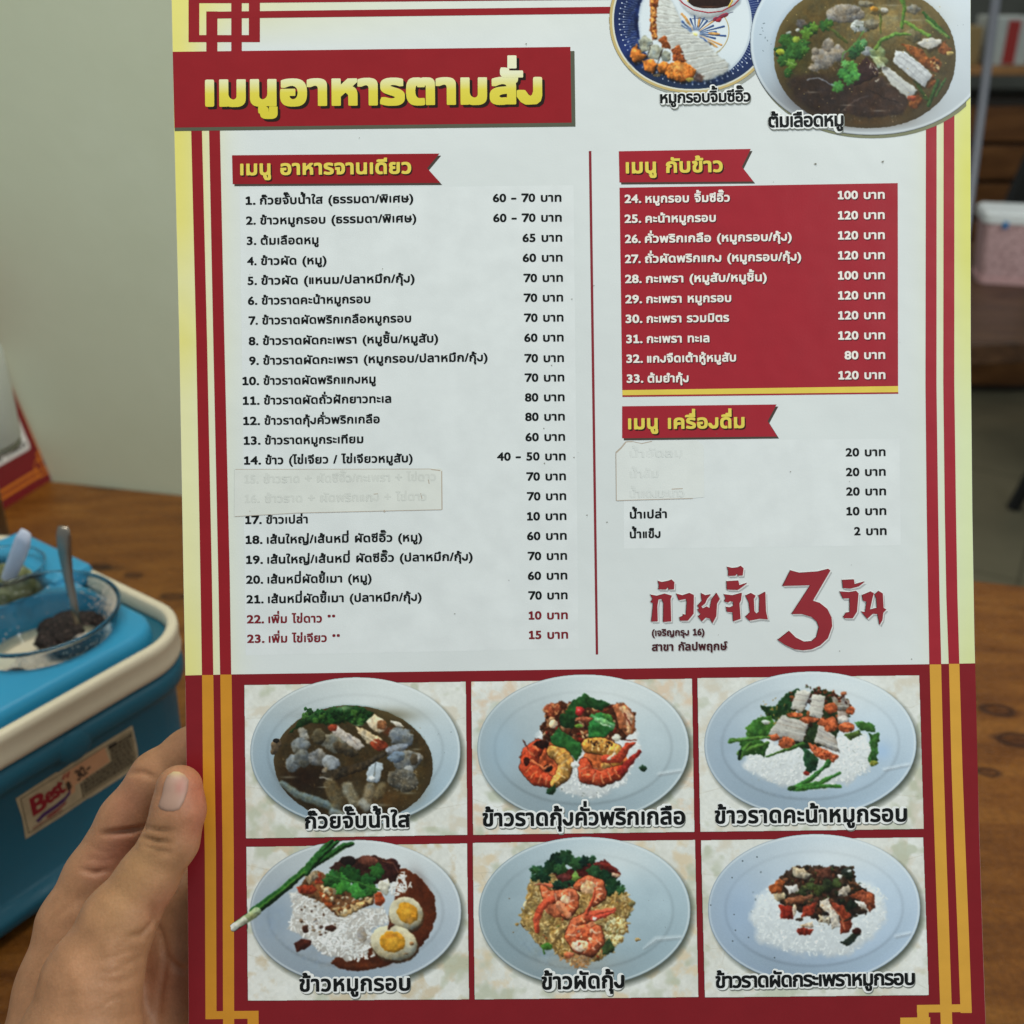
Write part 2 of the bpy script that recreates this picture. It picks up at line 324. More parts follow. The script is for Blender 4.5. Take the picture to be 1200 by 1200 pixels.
GLYPHS = {
 'body': {
  'ก': (0.6, [[35,-16,-9,2,-4,7,0,117,6,27,17,22,-24,10,-3,4,-1,9,2,40,11,25,14,16,22,16,23,9,22,5,32,2,31,-1,36,-9,23,-11,18,-15,13,-19,11,-36,1,-207,-2,-9,-10,-4,-49,0,-9,0,-5,4,-2,9,-2,194,-6,13,-8,9,-18,9,-22,3,-23,-4,-19,-12,3,-5,42,-22,3,-14,-6,-33,-5,-4,-15,-3,-12,-6,-11,-17,-1,-108,-2,-9,-8,-4]]),
  'ข': (0.547, [[128,-21,-31,3,-32,13,-22,19,-12,19,-8,31,0,77,8,27,30,45,3,9,-3,2,-23,-6,-13,2,-14,38,1,18,8,7,18,7,45,3,18,-3,12,-5,11,-8,7,-10,8,-23,-1,-40,-6,-18,-31,-54,-1,-45,3,-18,7,-11,14,-8,18,-2,19,7,7,9,3,9,1,203,2,9,4,4,9,1,55,-1,6,-4,1,-9,0,-203,-5,-36,-12,-23,-13,-13,-13,-9,-28,-10]]),
  'ค': (0.614, [[34,-16,-8,4,-2,9,0,180,5,41,6,18,10,18,20,20,18,10,23,7,22,3,32,1,40,-4,23,-6,18,-10,13,-11,11,-15,12,-27,5,-22,1,-198,-2,-14,-9,-4,-40,0,-18,0,-6,4,-2,9,-1,176,-2,18,-5,13,-11,12,-18,8,-18,1,-23,-5,-15,-11,-9,-18,-2,-27,4,-3,36,6,36,0,9,-2,4,-10,0,-50,-9,-7,-49,-3,-14,-6,-9,-8,-8,-21,-1,-63,-4,-11,-9,-2]]),
  'ง': (0.5, [[78,-18,-48,33,-37,57,-6,20,4,31,6,9,9,4,23,2,18,-3,10,-7,35,-54,22,-16,9,-1,23,21,8,32,1,148,3,18,8,9,11,4,36,-1,14,-12,3,-22,0,-162,-15,-63,-6,-10,-36,-31,-9,-4,-59,-4]]),
  'จ': (0.532, [[71,-16,-9,2,-5,7,0,112,-27,1,-9,5,-2,39,2,18,5,4,9,1,85,0,9,-3,3,-11,2,-104,13,4,9,8,7,11,6,18,4,45,-5,41,-7,18,-9,12,-14,8,-18,4,-36,-1,-31,-9,-27,-14,-18,2,-5,11,1,54,4,5,22,11,45,10,59,2,36,-7,27,-12,18,-14,18,-25,9,-24,8,-36,2,-40,-2,-36,-7,-36,-9,-23,-15,-22,-13,-12,-18,-11,-18,-7,-32,-6]]),
  'ช': (0.55, [[128,-21,-31,3,-32,13,-22,19,-12,19,-8,31,0,77,8,27,30,45,3,9,-3,2,-23,-6,-13,2,-14,38,1,18,13,9,22,6,27,2,27,-3,14,-6,13,-13,7,-13,7,-26,13,1,10,2,8,9,5,36,4,8,9,2,56,-1,8,-9,-1,-31,-6,-27,-11,-23,9,-18,3,-22,0,-86,-5,-36,-12,-23,-23,-20,-31,-12],[122,51,15,-3,18,4,14,12,3,14,-2,81,-10,11,-20,2,-4,5,-3,9,-26,-41,-7,-22,1,-50,9,-15]]),
  'ซ': (0.556, [[128,-21,-32,4,-27,10,-25,22,-10,18,-8,31,0,77,7,27,20,31,-20,7,-18,17,-9,26,1,36,13,5,49,0,7,-5,2,-18,5,-3,11,21,6,4,41,1,5,-2,4,-8,0,-45,5,-2,13,2,8,9,5,36,5,9,9,1,55,-1,8,-9,-1,-31,-6,-27,-11,-18,10,-27,3,-23,0,-81,-6,-36,-16,-26,-22,-18,-32,-11],[123,51,18,-3,18,5,13,11,3,14,-1,81,-10,10,-23,5,-4,10,-29,-39,-6,-18,2,-54,6,-13]]),
  'ญ': (0.909, [[287,-103,-45,6,-36,14,-4,11,1,54,7,7,14,0,36,-15,40,-5,27,6,17,16,-3,3,-36,-9,-41,1,-36,12,-22,20,-11,23,-7,31,-2,122,-10,18,-13,9,-20,4,-18,-2,-17,-7,-8,-9,46,-22,6,-9,-6,-41,-4,-4,-22,-5,-9,-6,-6,-12,-2,-13,2,-45,2,-2,22,3,12,-6,8,-36,-2,-18,-9,-5,-18,-6,-40,0,-27,8,-18,17,-6,13,-3,18,0,77,7,27,13,18,-27,13,-2,9,0,32,6,22,7,15,16,17,16,11,36,14,27,4,31,0,45,-9,32,-19,19,-24,10,-27,3,-31,0,-90,3,-18,10,-15,9,-5,13,-2,17,4,13,9,10,13,7,18,3,23,1,162,8,6,13,1,45,-1,9,-6,1,-261,-2,-32,-7,-27,-18,-31,-28,-21,-40,-13]]),
  'ด': (0.616, [[122,-21,-27,4,-27,11,-20,16,-20,32,-9,36,-5,40,1,54,8,41,9,22,14,22,18,16,22,12,32,8,36,2,36,-2,27,-6,22,-10,18,-15,14,-18,10,-31,3,-32,-1,-189,-3,-6,-9,-2,-50,0,-11,4,-3,9,0,180,-2,18,-7,13,-9,9,-17,7,-23,1,-18,-3,-13,-7,-11,-11,-8,-14,-7,-40,2,-50,8,-27,16,-18,18,-6,31,3,14,-3,3,-7,4,-45,-3,-9,-13,-5,-23,-4]]),
  'ต': (0.636, [[128,-21,-31,4,-27,11,-27,25,-14,27,-11,45,-3,54,3,54,12,45,13,22,13,13,18,10,14,4,22,2,23,-1,13,-3,14,-8,18,8,22,4,27,0,27,-8,17,-11,10,-11,9,-21,3,-18,0,-234,-7,-8,-27,0,-32,0,-8,4,-2,4,0,212,-3,16,-9,5,-9,-2,-9,-24,-5,-3,-40,0,-10,3,-8,22,-9,3,-9,-7,-5,-9,-7,-31,-1,-50,6,-45,10,-18,15,-11,18,-4,27,3,13,-1,6,-9,5,-36,-1,-14,-5,-6,-23,-6]]),
  'ถ': (0.602, [[89,-21,-23,3,-18,9,-13,14,-6,14,-3,27,0,68,5,22,16,23,-26,10,-4,7,0,37,7,22,15,23,14,12,22,13,23,7,31,5,32,0,27,-3,27,-9,18,-9,20,-16,13,-18,8,-23,3,-31,-1,-194,-3,-5,-9,-3,-54,0,-9,5,-1,8,0,180,-3,18,-8,13,-15,11,-18,5,-18,1,-22,-6,-15,-11,5,-4,41,-20,5,-12,-5,-33,-4,-7,-27,-7,-11,-11,-2,-59,4,-7,22,3,11,-5,8,-36,1,-13,-5,-9,-15,-6]]),
  'ท': (0.609, [[35,-16,-7,4,-2,9,0,279,2,9,12,5,40,0,7,-5,7,-11,18,11,22,7,50,3,36,-7,22,-11,14,-12,11,-16,11,-36,2,-31,0,-180,-2,-14,-9,-4,-49,0,-9,0,-6,4,-2,9,-1,194,-5,14,-9,11,-13,7,-14,2,-18,-3,-18,-11,-12,-16,-8,-18,-2,-22,0,-158,-2,-9,-12,-4]]),
  'ธ': (0.544, [[119,-21,-31,3,-32,7,-27,10,-4,7,0,128,4,7,5,2,22,2,-22,16,-15,20,-4,32,5,31,10,18,17,15,18,9,27,6,32,3,45,-1,31,-4,33,-10,9,-4,4,-9,0,-50,-5,-9,-18,-1,-36,12,-41,7,-31,-1,-20,-8,2,-4,13,-8,99,-32,18,-10,15,-13,13,-18,8,-27,1,-36,-7,-32,-17,-27,-10,-9,-21,-11,-36,-9],[107,51,35,-3,27,5,9,6,7,10,2,13,-2,9,-7,10,-14,7,-63,21,-3,-6,0,-68]]),
  'น': (0.613, [[124,-21,-32,5,-30,13,-19,20,-14,29,-5,45,0,185,2,9,8,5,13,1,45,-1,8,-5,1,-9,2,-194,7,-17,9,-9,14,-5,13,-2,18,4,14,7,13,16,8,20,3,22,0,158,1,9,11,5,58,-1,5,-4,2,-9,0,-279,-2,-9,-9,-4,-50,0,-6,4,-3,9,-19,-9,-21,-7]]),
  'บ': (0.604, [[142,-21,-41,4,-33,14,-16,14,-18,26,-5,18,-5,41,0,180,2,9,8,5,13,1,45,-1,8,-5,3,-203,6,-13,10,-11,14,-7,18,-2,18,2,13,6,11,12,6,13,3,203,12,5,58,-1,4,-4,2,-9,0,-180,-1,-23,-10,-36,-17,-27,-27,-19,-41,-11]]),
  'ป': (0.605, [[142,-21,-41,4,-33,14,-16,14,-18,26,-5,18,-5,41,1,185,4,7,9,2,50,0,12,-5,1,-9,1,-176,4,-24,10,-16,17,-9,22,-2,23,5,15,15,7,22,1,288,4,7,5,2,58,0,8,-4,2,-9,0,-279,-6,-45,-13,-30,-9,-11,-16,-13,-34,-14,-22,-3]]),
  'ผ': (0.648, [[36,-16,-7,4,-2,9,0,230,3,27,11,20,18,14,27,7,31,0,27,-8,4,-6,0,-14,-8,-40,-9,-4,-23,3,-4,-6,0,-80,30,51,10,4,36,0,9,-3,27,-46,4,9,0,121,2,9,12,5,50,0,9,-3,3,-11,0,-279,-2,-9,-10,-4,-54,1,-68,112,-67,-111,-9,-2]]),
  'ฝ': (0.652, [[36,-16,-7,4,-2,9,0,225,2,27,7,19,18,17,23,8,36,2,31,-8,4,-6,0,-14,-8,-40,-9,-4,-23,3,-4,-6,0,-80,30,51,10,4,36,0,9,-3,27,-46,4,9,1,225,4,7,9,2,50,0,9,-3,3,-6,1,-9,0,-374,-2,-9,-11,-4,-54,1,-68,112,-67,-111,-9,-2]]),
  'พ': (0.695, [[63,-16,-4,2,-5,7,-50,274,2,18,12,5,45,1,10,-1,7,-5,24,-128,35,124,5,8,50,1,12,-5,37,-126,24,126,12,5,45,1,10,-1,7,-5,2,-18,-51,-279,-4,-3,-9,-1,-49,0,-9,3,-45,143,-5,0,-43,-142,-11,-4]]),
  'ม': (0.614, [[159,-21,-31,5,-27,13,-9,-12,-9,-1,-45,0,-7,4,-2,4,-1,284,2,9,6,4,56,1,12,-5,1,-9,1,-158,2,-22,7,-18,13,-16,18,-10,18,-3,13,2,14,7,9,11,4,13,3,203,6,5,9,1,50,-1,9,-5,2,-9,0,-189,-2,-27,-8,-27,-15,-24,-27,-20,-31,-9]]),
  'ย': (0.594, [[131,-21,-36,5,-32,11,-21,16,-15,22,-7,32,0,36,7,26,14,19,-15,22,-7,18,-1,32,6,27,7,13,12,14,16,11,18,7,22,3,36,0,27,-4,13,-8,2,-18,-11,-41,-13,-3,-27,5,-13,-1,-11,-5,-6,-14,3,-10,9,-8,18,-5,32,-2,6,-6,1,-45,-3,-9,-9,-4,-22,-1,-18,-4,-11,-9,-5,-18,6,-18,14,-11,23,-5,22,1,23,10,6,9,4,14,1,193,2,9,9,5,59,0,5,-5,2,-9,0,-184,-2,-27,-8,-32,-11,-18,-9,-9,-30,-18,-42,-8]]),
  'ร': (0.488, [[103,-21,-49,6,-47,16,-3,5,0,13,14,41,9,7,13,0,45,-15,41,-3,27,8,7,7,3,9,-6,9,-9,7,-90,36,-18,11,-15,14,-12,20,-5,20,-1,27,5,23,7,13,12,15,18,12,23,9,27,5,36,1,31,-2,32,-6,22,-9,5,-7,0,-49,-5,-11,-18,-2,-40,14,-32,3,-29,-4,-8,-5,-8,-9,5,-7,9,-6,67,-27,32,-15,25,-21,11,-18,6,-23,1,-27,-5,-22,-8,-18,-10,-14,-29,-20,-36,-9]]),
  'ล': (0.571, [[103,-21,-27,3,-18,6,-22,13,-13,14,-10,22,-4,18,0,36,5,23,17,27,27,20,41,13,81,8,4,4,-2,13,-7,14,-9,7,-27,6,-40,-6,-45,-19,-18,1,-6,11,0,54,6,6,16,7,51,13,54,2,41,-7,22,-10,19,-16,13,-20,7,-25,2,-31,0,-194,-5,-7,-9,-1,-49,0,-11,4,-2,9,0,112,-5,3,-18,-2,-32,-3,-22,-7,-14,-9,-6,-9,-2,-9,5,-13,17,-10,18,-2,31,4,9,-4,9,-38,0,-18,-4,-5,-23,-6]]),
  'ว': (0.492, [[84,-21,-40,6,-36,15,-5,6,1,18,15,36,7,4,13,0,27,-11,23,-4,22,4,17,11,13,18,9,27,2,36,-5,32,-14,27,-17,13,-11,5,-30,3,-22,-4,-23,-9,-19,1,-6,9,0,49,6,9,28,11,32,4,40,-1,32,-5,18,-7,23,-15,20,-23,13,-22,9,-32,4,-31,0,-50,-11,-50,-19,-35,-16,-18,-14,-10,-23,-10,-22,-6]]),
  'ศ': (0.628, [[34,-16,-8,4,-2,9,0,180,5,41,6,18,10,18,25,23,36,14,22,3,41,1,22,-2,32,-8,4,5,3,13,6,5,54,0,9,-2,5,-12,-3,-27,-9,-18,-18,-18,6,-22,3,-32,0,-180,-2,-9,-9,-4,-40,0,-18,0,-6,4,-2,9,-1,176,-2,18,-5,13,-11,12,-14,6,-18,3,-22,-3,-18,-11,-11,-20,-2,-27,4,-3,36,6,36,0,9,-2,4,-10,0,-50,-9,-7,-49,-3,-14,-6,-9,-8,-8,-21,-1,-63,-4,-11,-9,-2]]),
  'ษ': (0.64, [[142,-21,-41,5,-31,13,-21,18,-16,27,-7,27,-2,27,0,180,2,9,8,5,13,1,45,-1,8,-5,1,-9,0,-171,3,-23,5,-13,10,-11,18,-7,18,-2,19,2,18,9,10,13,5,18,-2,6,-32,0,-22,4,-14,6,-13,11,-9,18,-2,18,2,23,6,18,7,6,9,1,45,-7,7,-9,-1,-18,3,-5,14,0,3,5,1,117,9,5,59,-1,6,-4,2,-9,0,-113,23,0,6,-4,3,-9,-1,-45,-8,-8,-23,-1,-4,-36,-9,-27,-12,-18,-15,-14,-14,-9,-26,-9,-32,-4]]),
  'ส': (0.572, [[103,-21,-27,3,-18,6,-22,13,-13,14,-10,22,-4,18,0,36,5,23,17,27,27,20,41,13,81,8,4,4,-2,13,-7,14,-9,7,-27,6,-40,-6,-45,-19,-18,1,-6,11,1,56,5,4,16,7,47,13,58,2,27,-4,18,-5,4,3,3,14,7,5,54,0,9,-2,4,-12,-3,-27,-6,-14,-19,-22,5,-23,1,-22,0,-189,-2,-9,-7,-4,-32,0,-22,0,-11,4,-2,9,0,112,-5,3,-63,-9,-18,-7,-9,-11,-4,-12,3,-9,5,-7,9,-5,23,-4,31,4,9,-4,10,-42,-1,-14,-9,-6,-31,-7]]),
  'ห': (0.587, [[38,-16,-8,4,-2,9,0,279,2,9,8,5,13,1,45,-1,7,-5,2,-9,0,-67,5,-7,85,87,72,0,6,-8,-1,-19,-57,-58,0,-4,21,-10,13,-13,13,-18,9,-22,4,-36,0,-104,-2,-9,-6,-4,-27,0,-31,0,-9,4,-2,9,0,95,-2,18,-5,11,-9,10,-14,7,-13,3,-49,-49,-1,-95,-2,-9,-11,-4]]),
  'อ': (0.574, [[127,-21,-35,4,-19,7,-18,11,-22,23,-9,18,-9,40,-1,36,2,45,3,6,9,4,112,0,9,-2,5,-12,0,-41,-3,-9,-11,-3,-45,0,-4,-6,5,-27,13,-17,13,-7,23,-1,13,3,14,8,9,11,7,17,5,49,-2,32,-4,18,-10,18,-10,10,-13,7,-18,4,-23,0,-22,-5,-45,-18,-18,2,-5,9,0,49,5,12,36,13,40,7,50,1,36,-8,24,-11,21,-18,17,-23,12,-31,6,-32,2,-36,-2,-36,-5,-31,-7,-23,-12,-22,-16,-18,-22,-15,-18,-6,-32,-6]]),
  'ฤ': (0.602, [[210,-117,-8,5,-2,9,-1,288,-6,18,-10,11,-22,10,-23,1,-22,-6,-16,-12,46,-22,6,-9,-6,-41,-4,-4,-17,-3,-14,-6,-6,-9,-2,-14,2,-49,24,1,12,-6,8,-36,-2,-18,-13,-7,-18,-4,-27,-1,-23,3,-13,6,-11,8,-13,22,-3,27,0,68,7,27,13,18,-27,13,-2,27,2,23,9,22,11,16,23,17,27,12,22,5,36,2,32,-2,31,-8,23,-11,16,-13,15,-19,7,-17,6,-40,0,-293,-4,-6,-9,-3]]),
  'แ': (0.47, [[46,-13,-12,10,-4,18,0,252,6,13,10,8,13,2,23,0,9,-3,8,-7,6,-18,0,-252,-4,-13,-10,-9,-18,-3],[145,-13,-13,10,-5,18,0,247,4,14,9,10,14,4,22,0,18,-7,5,-7,4,-14,-1,-252,-4,-13,-10,-9,-16,-3]]),
  'เ': (0.27, [[46,-13,-12,10,-4,18,0,252,6,13,10,8,13,2,23,0,9,-3,8,-7,6,-18,0,-252,-4,-13,-10,-9,-18,-3]]),
  'ใ': (0.289, [[88,-21,-27,6,-18,12,-12,18,-4,31,1,221,8,22,34,45,8,18,-7,9,-10,3,-18,-2,-31,-11,-14,2,-5,8,1,54,4,5,14,6,31,7,41,0,36,-11,11,-7,12,-13,10,-27,1,-32,-5,-22,-14,-27,-27,-36,-4,-18,1,-189,6,-3,22,3,9,-5,8,-49,-6,-9,-15,-6]]),
  'ไ': (0.304, [[99,-21,-23,4,-17,9,-11,14,-7,18,-2,22,0,270,1,23,5,22,-54,1,-11,4,-3,9,1,13,13,36,7,5,150,0,9,-2,5,-7,0,-50,-5,-6,-22,-6,-13,-10,-5,-14,-1,-18,0,-261,1,-4,4,-3,23,3,10,-5,8,-49,-5,-8,-13,-6,-23,-4]]),
  'ะ': (0.338, [[67,16,-23,3,-14,6,-13,9,-9,14,-5,18,1,22,4,18,9,13,14,1,45,-7,5,-7,-1,-23,72,0,11,-4,3,-9,0,-40,-5,-12,-9,-2],[44,159,-26,15,-13,22,-2,18,1,18,6,18,7,9,14,1,45,-7,5,-7,-1,-19,5,-3,67,-1,12,-4,2,-9,0,-41,-5,-11,-9,-2,-76,0]]),
  'า': (0.406, [[115,-16,-9,2,-4,11,0,194,-3,18,-11,12,-18,4,-27,-4,-31,-13,-18,2,-5,8,0,54,5,6,13,6,27,8,32,3,27,0,30,-5,19,-8,13,-10,11,-14,8,-16,5,-38,0,-211,-2,-5,-8,-4]]),
  'ฟ': (0.682, [[63,-16,-9,4,-2,5,-48,274,2,18,12,5,45,1,10,-1,7,-5,19,-119,5,-2,35,121,10,5,49,0,8,-9,33,-114,4,3,30,214,11,5,49,0,9,-2,4,-7,1,-14,-57,-378,-6,-4,-27,0,-32,0,-8,4,-46,147,-45,-147,-9,-4]]),
  'ิ': (0.0, [[-264,301,-4,2,-5,8,1,36,4,4,40,18,185,0,9,-1,6,-8,0,-49,-2,-5,-8,-4]]),
  'ี': (0.0, [[-264,301,-4,2,-5,8,0,31,4,9,14,6,32,12,117,0,4,5,0,27,5,7,9,2,49,0,9,-5,2,-9,0,-81,-2,-9,-4,-4]]),
  'ึ': (0.0, [[-264,301,-7,5,-2,9,0,27,5,9,40,18,77,0,4,4,5,14,9,13,22,13,27,3,32,-5,15,-10,12,-18,3,-27,-4,-23,-12,-18,-19,-11,-22,-3]]),
  'ื': (0.0, [[-264,301,-4,2,-5,8,0,31,4,9,41,18,54,1,4,4,0,27,5,7,9,2,50,-2,8,-12,1,-23,0,28,4,6,9,3,41,0,9,-1,4,-4,2,-9,0,-81,-2,-9,-4,-4]]),
  'ุ': (0.0, [[-90,-147,-9,5,-2,4,-2,54,-14,2,-5,7,-3,45,4,7,18,5,22,2,23,-2,18,-10,9,-15,2,-18,0,-77,-2,-4,-9,-5]]),
  'ู': (0.0, [[-120,-149,-23,3,-18,6,-13,9,-8,9,-6,14,-4,25,-9,3,-6,8,-3,36,3,13,15,6,22,1,18,-1,15,-6,12,-14,5,-17,0,-23,2,-4,7,-4,9,3,2,5,0,45,2,10,9,5,54,-1,7,-9,0,-59,-3,-22,-7,-14,-10,-11,-18,-10,-27,-5]]),
  '่': (0.0, [[-96,301,-7,5,-2,9,0,117,4,5,9,2,50,0,9,-2,4,-5,0,-9,0,-108,-2,-9,-11,-5]]),
  '้': (0.0, [[-191,301,-5,2,-4,8,0,36,4,7,21,6,-14,9,-11,32,0,13,7,9,15,8,36,5,32,-5,13,-10,8,-11,5,-18,1,-23,58,0,9,-4,3,-5,0,-49,-7,-9]]),
  '๊': (0.0, [[-168,299,-23,5,-18,10,-11,17,-6,22,0,27,6,23,15,18,19,10,31,4,23,-12,18,12,9,1,18,-2,18,-6,17,-12,9,-13,5,-18,0,-18,27,-1,8,-8,1,-45,-4,-9,-5,-2,-99,-1,-13,5,-18,-6],[-125,353,2,-3,13,10,0,4,-14,-6]]),
  '๋': (0.0, [[-125,301,-9,4,-2,6,-2,25,-27,1,-7,5,-2,9,1,45,8,6,27,1,2,29,7,7,54,0,9,-7,1,-27,3,-3,27,-1,6,-5,1,-49,-7,-9,-27,-1,-4,-4,0,-22,-5,-8,-9,-2]]),
  'ั': (0.0, [[-119,301,-22,4,-14,6,-13,9,-9,13,-5,18,1,23,4,18,9,12,13,2,45,-8,6,-11,-1,-18,130,-1,9,-3,3,-5,0,-49,-7,-9]]),
  '็': (0.0, [[-105,294,-13,2,-23,9,-13,-10,-36,3,-18,7,-18,15,-7,10,-5,18,-2,32,6,22,17,22,18,10,22,5,131,0,9,-3,3,-11,0,-36,-3,-9,4,-9,0,-14,-5,-31,-9,-14,-17,-13,-18,-5],[-106,362,6,-4,1,4,1,13,-2,2,-11,-2],[-171,366,3,-3,14,12,-10,0]]),
  '์': (0.0, [[-133,287,-8,5,-4,9,-5,18,-1,18,5,25,13,17,14,8,27,5,81,0,9,-2,3,-4,2,-49,-5,-10,-9,-2,-63,-2,2,-18,-2,-8,-5,-3]]),
  '0': (0.5, [[121,-21,-43,9,-30,23,-8,9,-21,36,-15,49,-5,68,6,67,14,45,25,41,36,27,45,9,45,-9,36,-27,25,-41,15,-49,5,-68,-6,-67,-14,-45,-24,-41,-37,-27],[123,60,11,3,12,11,12,22,9,36,2,36,-2,41,-7,31,-12,26,-14,12,-9,3,-9,-3,-13,-12,-13,-26,-7,-31,-2,-36,2,-41,7,-31,13,-26,13,-12]]),
  '1': (0.5, [[45,-17,-12,5,-8,14,-1,31,5,18,7,7,9,4,45,2,3,1,1,4,0,167,-4,6,-14,-3,-27,0,-9,3,-9,6,-7,19,2,36,10,13,76,43,18,2,27,-2,14,-11,5,-18,0,-261,4,-5,40,-1,18,-8,8,-17,-1,-36,-4,-9,-7,-7,-18,-5]]),
  '2': (0.5, [[10,-16,-4,2,-5,7,2,22,99,126,34,59,7,31,-2,15,-9,17,-9,9,-23,8,-18,-4,-13,-7,-36,-33,-18,0,-6,4,-1,9,0,72,7,8,30,19,33,11,31,3,41,-7,30,-16,24,-23,16,-35,5,-45,-4,-36,-12,-36,-23,-40,-44,-59,3,-2,99,-2,5,-10,0,-60,-5,-6,-9,-1]]),
  '3': (0.5, [[97,-21,-45,8,-33,15,-3,9,0,63,6,9,17,1,36,-18,31,-7,22,6,10,9,7,13,1,9,-2,9,-6,14,-14,11,-13,5,-27,2,-8,4,-2,9,0,50,1,9,4,4,32,5,18,9,10,13,0,14,-6,13,-9,8,-13,6,-27,0,-36,-13,-18,2,-6,11,0,54,6,11,27,10,31,5,23,1,36,-4,31,-13,26,-24,12,-22,7,-36,-2,-32,-7,-25,-9,-15,-8,-9,12,-14,10,-18,7,-22,2,-32,-6,-40,-16,-32,-23,-22,-36,-18]]),
  '4': (0.5, [[147,-16,-9,2,-4,7,0,99,-5,4,-132,0,-8,9,0,36,175,216,10,5,32,0,7,-5,2,-9,0,-171,4,-5,23,0,9,-6,1,-61,-6,-8,-27,-1,-4,-4,0,-95,-2,-9,-7,-4],[110,173,24,0,0,27,-5,-1]]),
  '5': (0.5, [[95,-21,-27,3,-35,11,-19,9,-5,9,0,58,5,12,18,2,36,-18,31,-6,14,2,18,8,13,13,8,19,-3,18,-10,13,-22,14,-27,5,-45,-4,-9,6,-2,11,1,184,6,8,9,1,162,-1,4,-3,2,-9,0,-50,-2,-9,-9,-4,-94,-1,-2,-49,2,-4,31,-3,38,-15,30,-27,16,-32,7,-40,-6,-50,-17,-34,-27,-26,-32,-15,-40,-6]]),
  '6': (0.5, [[128,-21,-45,9,-32,17,-22,24,-18,40,-5,54,5,50,18,52,30,51,40,45,47,38,18,3,9,-4,28,-37,3,-9,0,-13,-55,-45,-31,-41,23,0,36,-5,30,-17,22,-23,13,-27,7,-49,-9,-41,-13,-26,-23,-23,-31,-17],[123,60,14,0,13,6,11,12,5,18,-6,18,-10,12,-13,6,-14,2,-18,-4,-13,-8,-3,-3,-1,-14,4,-18,9,-13,13,-10]]),
  '7': (0.5, [[63,-17,-10,5,-8,14,0,40,109,234,-1,5,-135,0,-18,4,-9,6,-6,12,-1,27,3,18,13,12,18,4,211,0,23,-4,9,-8,5,-13,0,-27,-2,-13,-141,-302,-6,-9,-14,-6,-27,-1]]),
  '8': (0.5, [[122,-21,-41,6,-31,14,-24,21,-20,31,-6,45,2,23,7,22,25,36,-18,27,-6,18,-2,27,6,41,15,27,25,24,32,15,45,6,40,-6,27,-14,27,-25,13,-27,7,-41,-2,-27,-6,-18,-18,-27,0,-4,12,-14,10,-18,7,-22,3,-27,-8,-42,-14,-26,-24,-22,-38,-18],[115,60,20,0,14,6,9,8,8,13,1,14,-6,13,-12,12,-14,6,-18,0,-13,-5,-14,-11,-6,-11,0,-18,6,-11,9,-9],[113,218,13,-4,9,1,13,7,11,14,3,9,0,9,-7,13,-10,9,-14,5,-14,0,-13,-8,-9,-10,-5,-14,2,-9,7,-11]]),
  '9': (0.5, [[88,-21,-9,5,-30,36,-2,18,5,7,31,24,25,23,27,36,-25,1,-36,6,-29,15,-22,23,-16,31,-5,45,5,32,15,31,25,27,32,17,49,6,42,-9,30,-17,24,-28,17,-41,6,-54,-8,-54,-19,-49,-29,-49,-41,-46,-44,-33],[122,209,15,1,18,8,7,4,1,9,-2,18,-8,14,-11,12,-18,7,-14,-3,-12,-7,-8,-9,-6,-18,2,-9,10,-14,10,-7]]),
  '(': (0.323, [[124,-131,-9,4,-31,37,-31,49,-20,49,-13,50,-4,63,5,54,12,49,23,54,25,41,34,40,9,4,36,0,9,-4,3,-18,-28,-45,-22,-49,-11,-36,-7,-41,-4,-54,3,-49,9,-50,13,-40,19,-41,26,-40,2,-14,-2,-9,-5,-4]]),
  '/': (0.281, [[-3,-21,-4,2,-5,7,0,14,98,351,2,4,8,5,50,-1,7,-8,-1,-18,-97,-347,-4,-6,-4,-2]]),
  ')': (0.323, [[-1,-131,-4,2,-5,7,0,14,28,44,19,41,14,45,8,49,2,45,-2,45,-9,50,-20,58,-13,27,-27,45,0,14,5,6,40,2,11,-4,31,-36,31,-49,20,-50,13,-49,5,-63,-5,-54,-11,-45,-24,-59,-28,-45,-34,-38,-9,-2]]),
  '-': (0.42, [[40,94,-27,4,-12,14,-2,13,0,27,5,12,9,8,23,4,135,0,18,-5,9,-10,3,-18,-1,-27,-7,-13,-9,-7,-18,-2]]),
  '.': (0.219, [[49,-21,-22,7,-12,11,-7,23,2,22,8,15,18,12,18,3,18,-2,13,-7,12,-16,4,-18,-2,-22,-9,-14,-9,-8,-9,-4]]),
  '+': (0.584, [[120,42,-9,5,-2,5,0,85,-2,3,-81,0,-9,2,-5,9,0,54,2,4,7,4,86,1,2,4,2,87,9,6,54,-1,5,-2,4,-9,0,-85,90,-1,5,-4,2,-9,0,-49,-2,-7,-9,-4,-81,0,-5,-3,0,-81,-2,-9,-11,-5]]),
  '*': (0.34, [[56,208,-19,10,-9,18,-2,54,7,22,14,13,18,4,45,0,23,-7,12,-14,4,-18,0,-45,-7,-23,-9,-9,-18,-6]]),
  '฿': (0.584, [[123,-45,-9,3,-3,6,-2,38,-72,0,-9,2,-4,5,-1,333,3,9,7,4,76,0,2,32,3,6,9,3,40,0,9,-5,2,-4,0,-32,3,-2,27,-5,31,-12,16,-12,17,-27,5,-36,-3,-32,-10,-22,-17,-18,19,-14,15,-22,7,-27,0,-32,-10,-36,-21,-27,-29,-18,-50,-13,-2,-41,-9,-4],[99,76,1,-3,5,-1,4,1,2,3,-2,74,-10,-2],[174,81,3,-4,14,8,10,14,3,13,-2,9,-7,13,-18,11,-3,-6],[99,225,1,-3,5,-1,4,1,2,3,-2,59,-9,0,-1,-5],[174,229,3,-2,10,7,7,18,-4,15,-13,10,-3,-3]]),
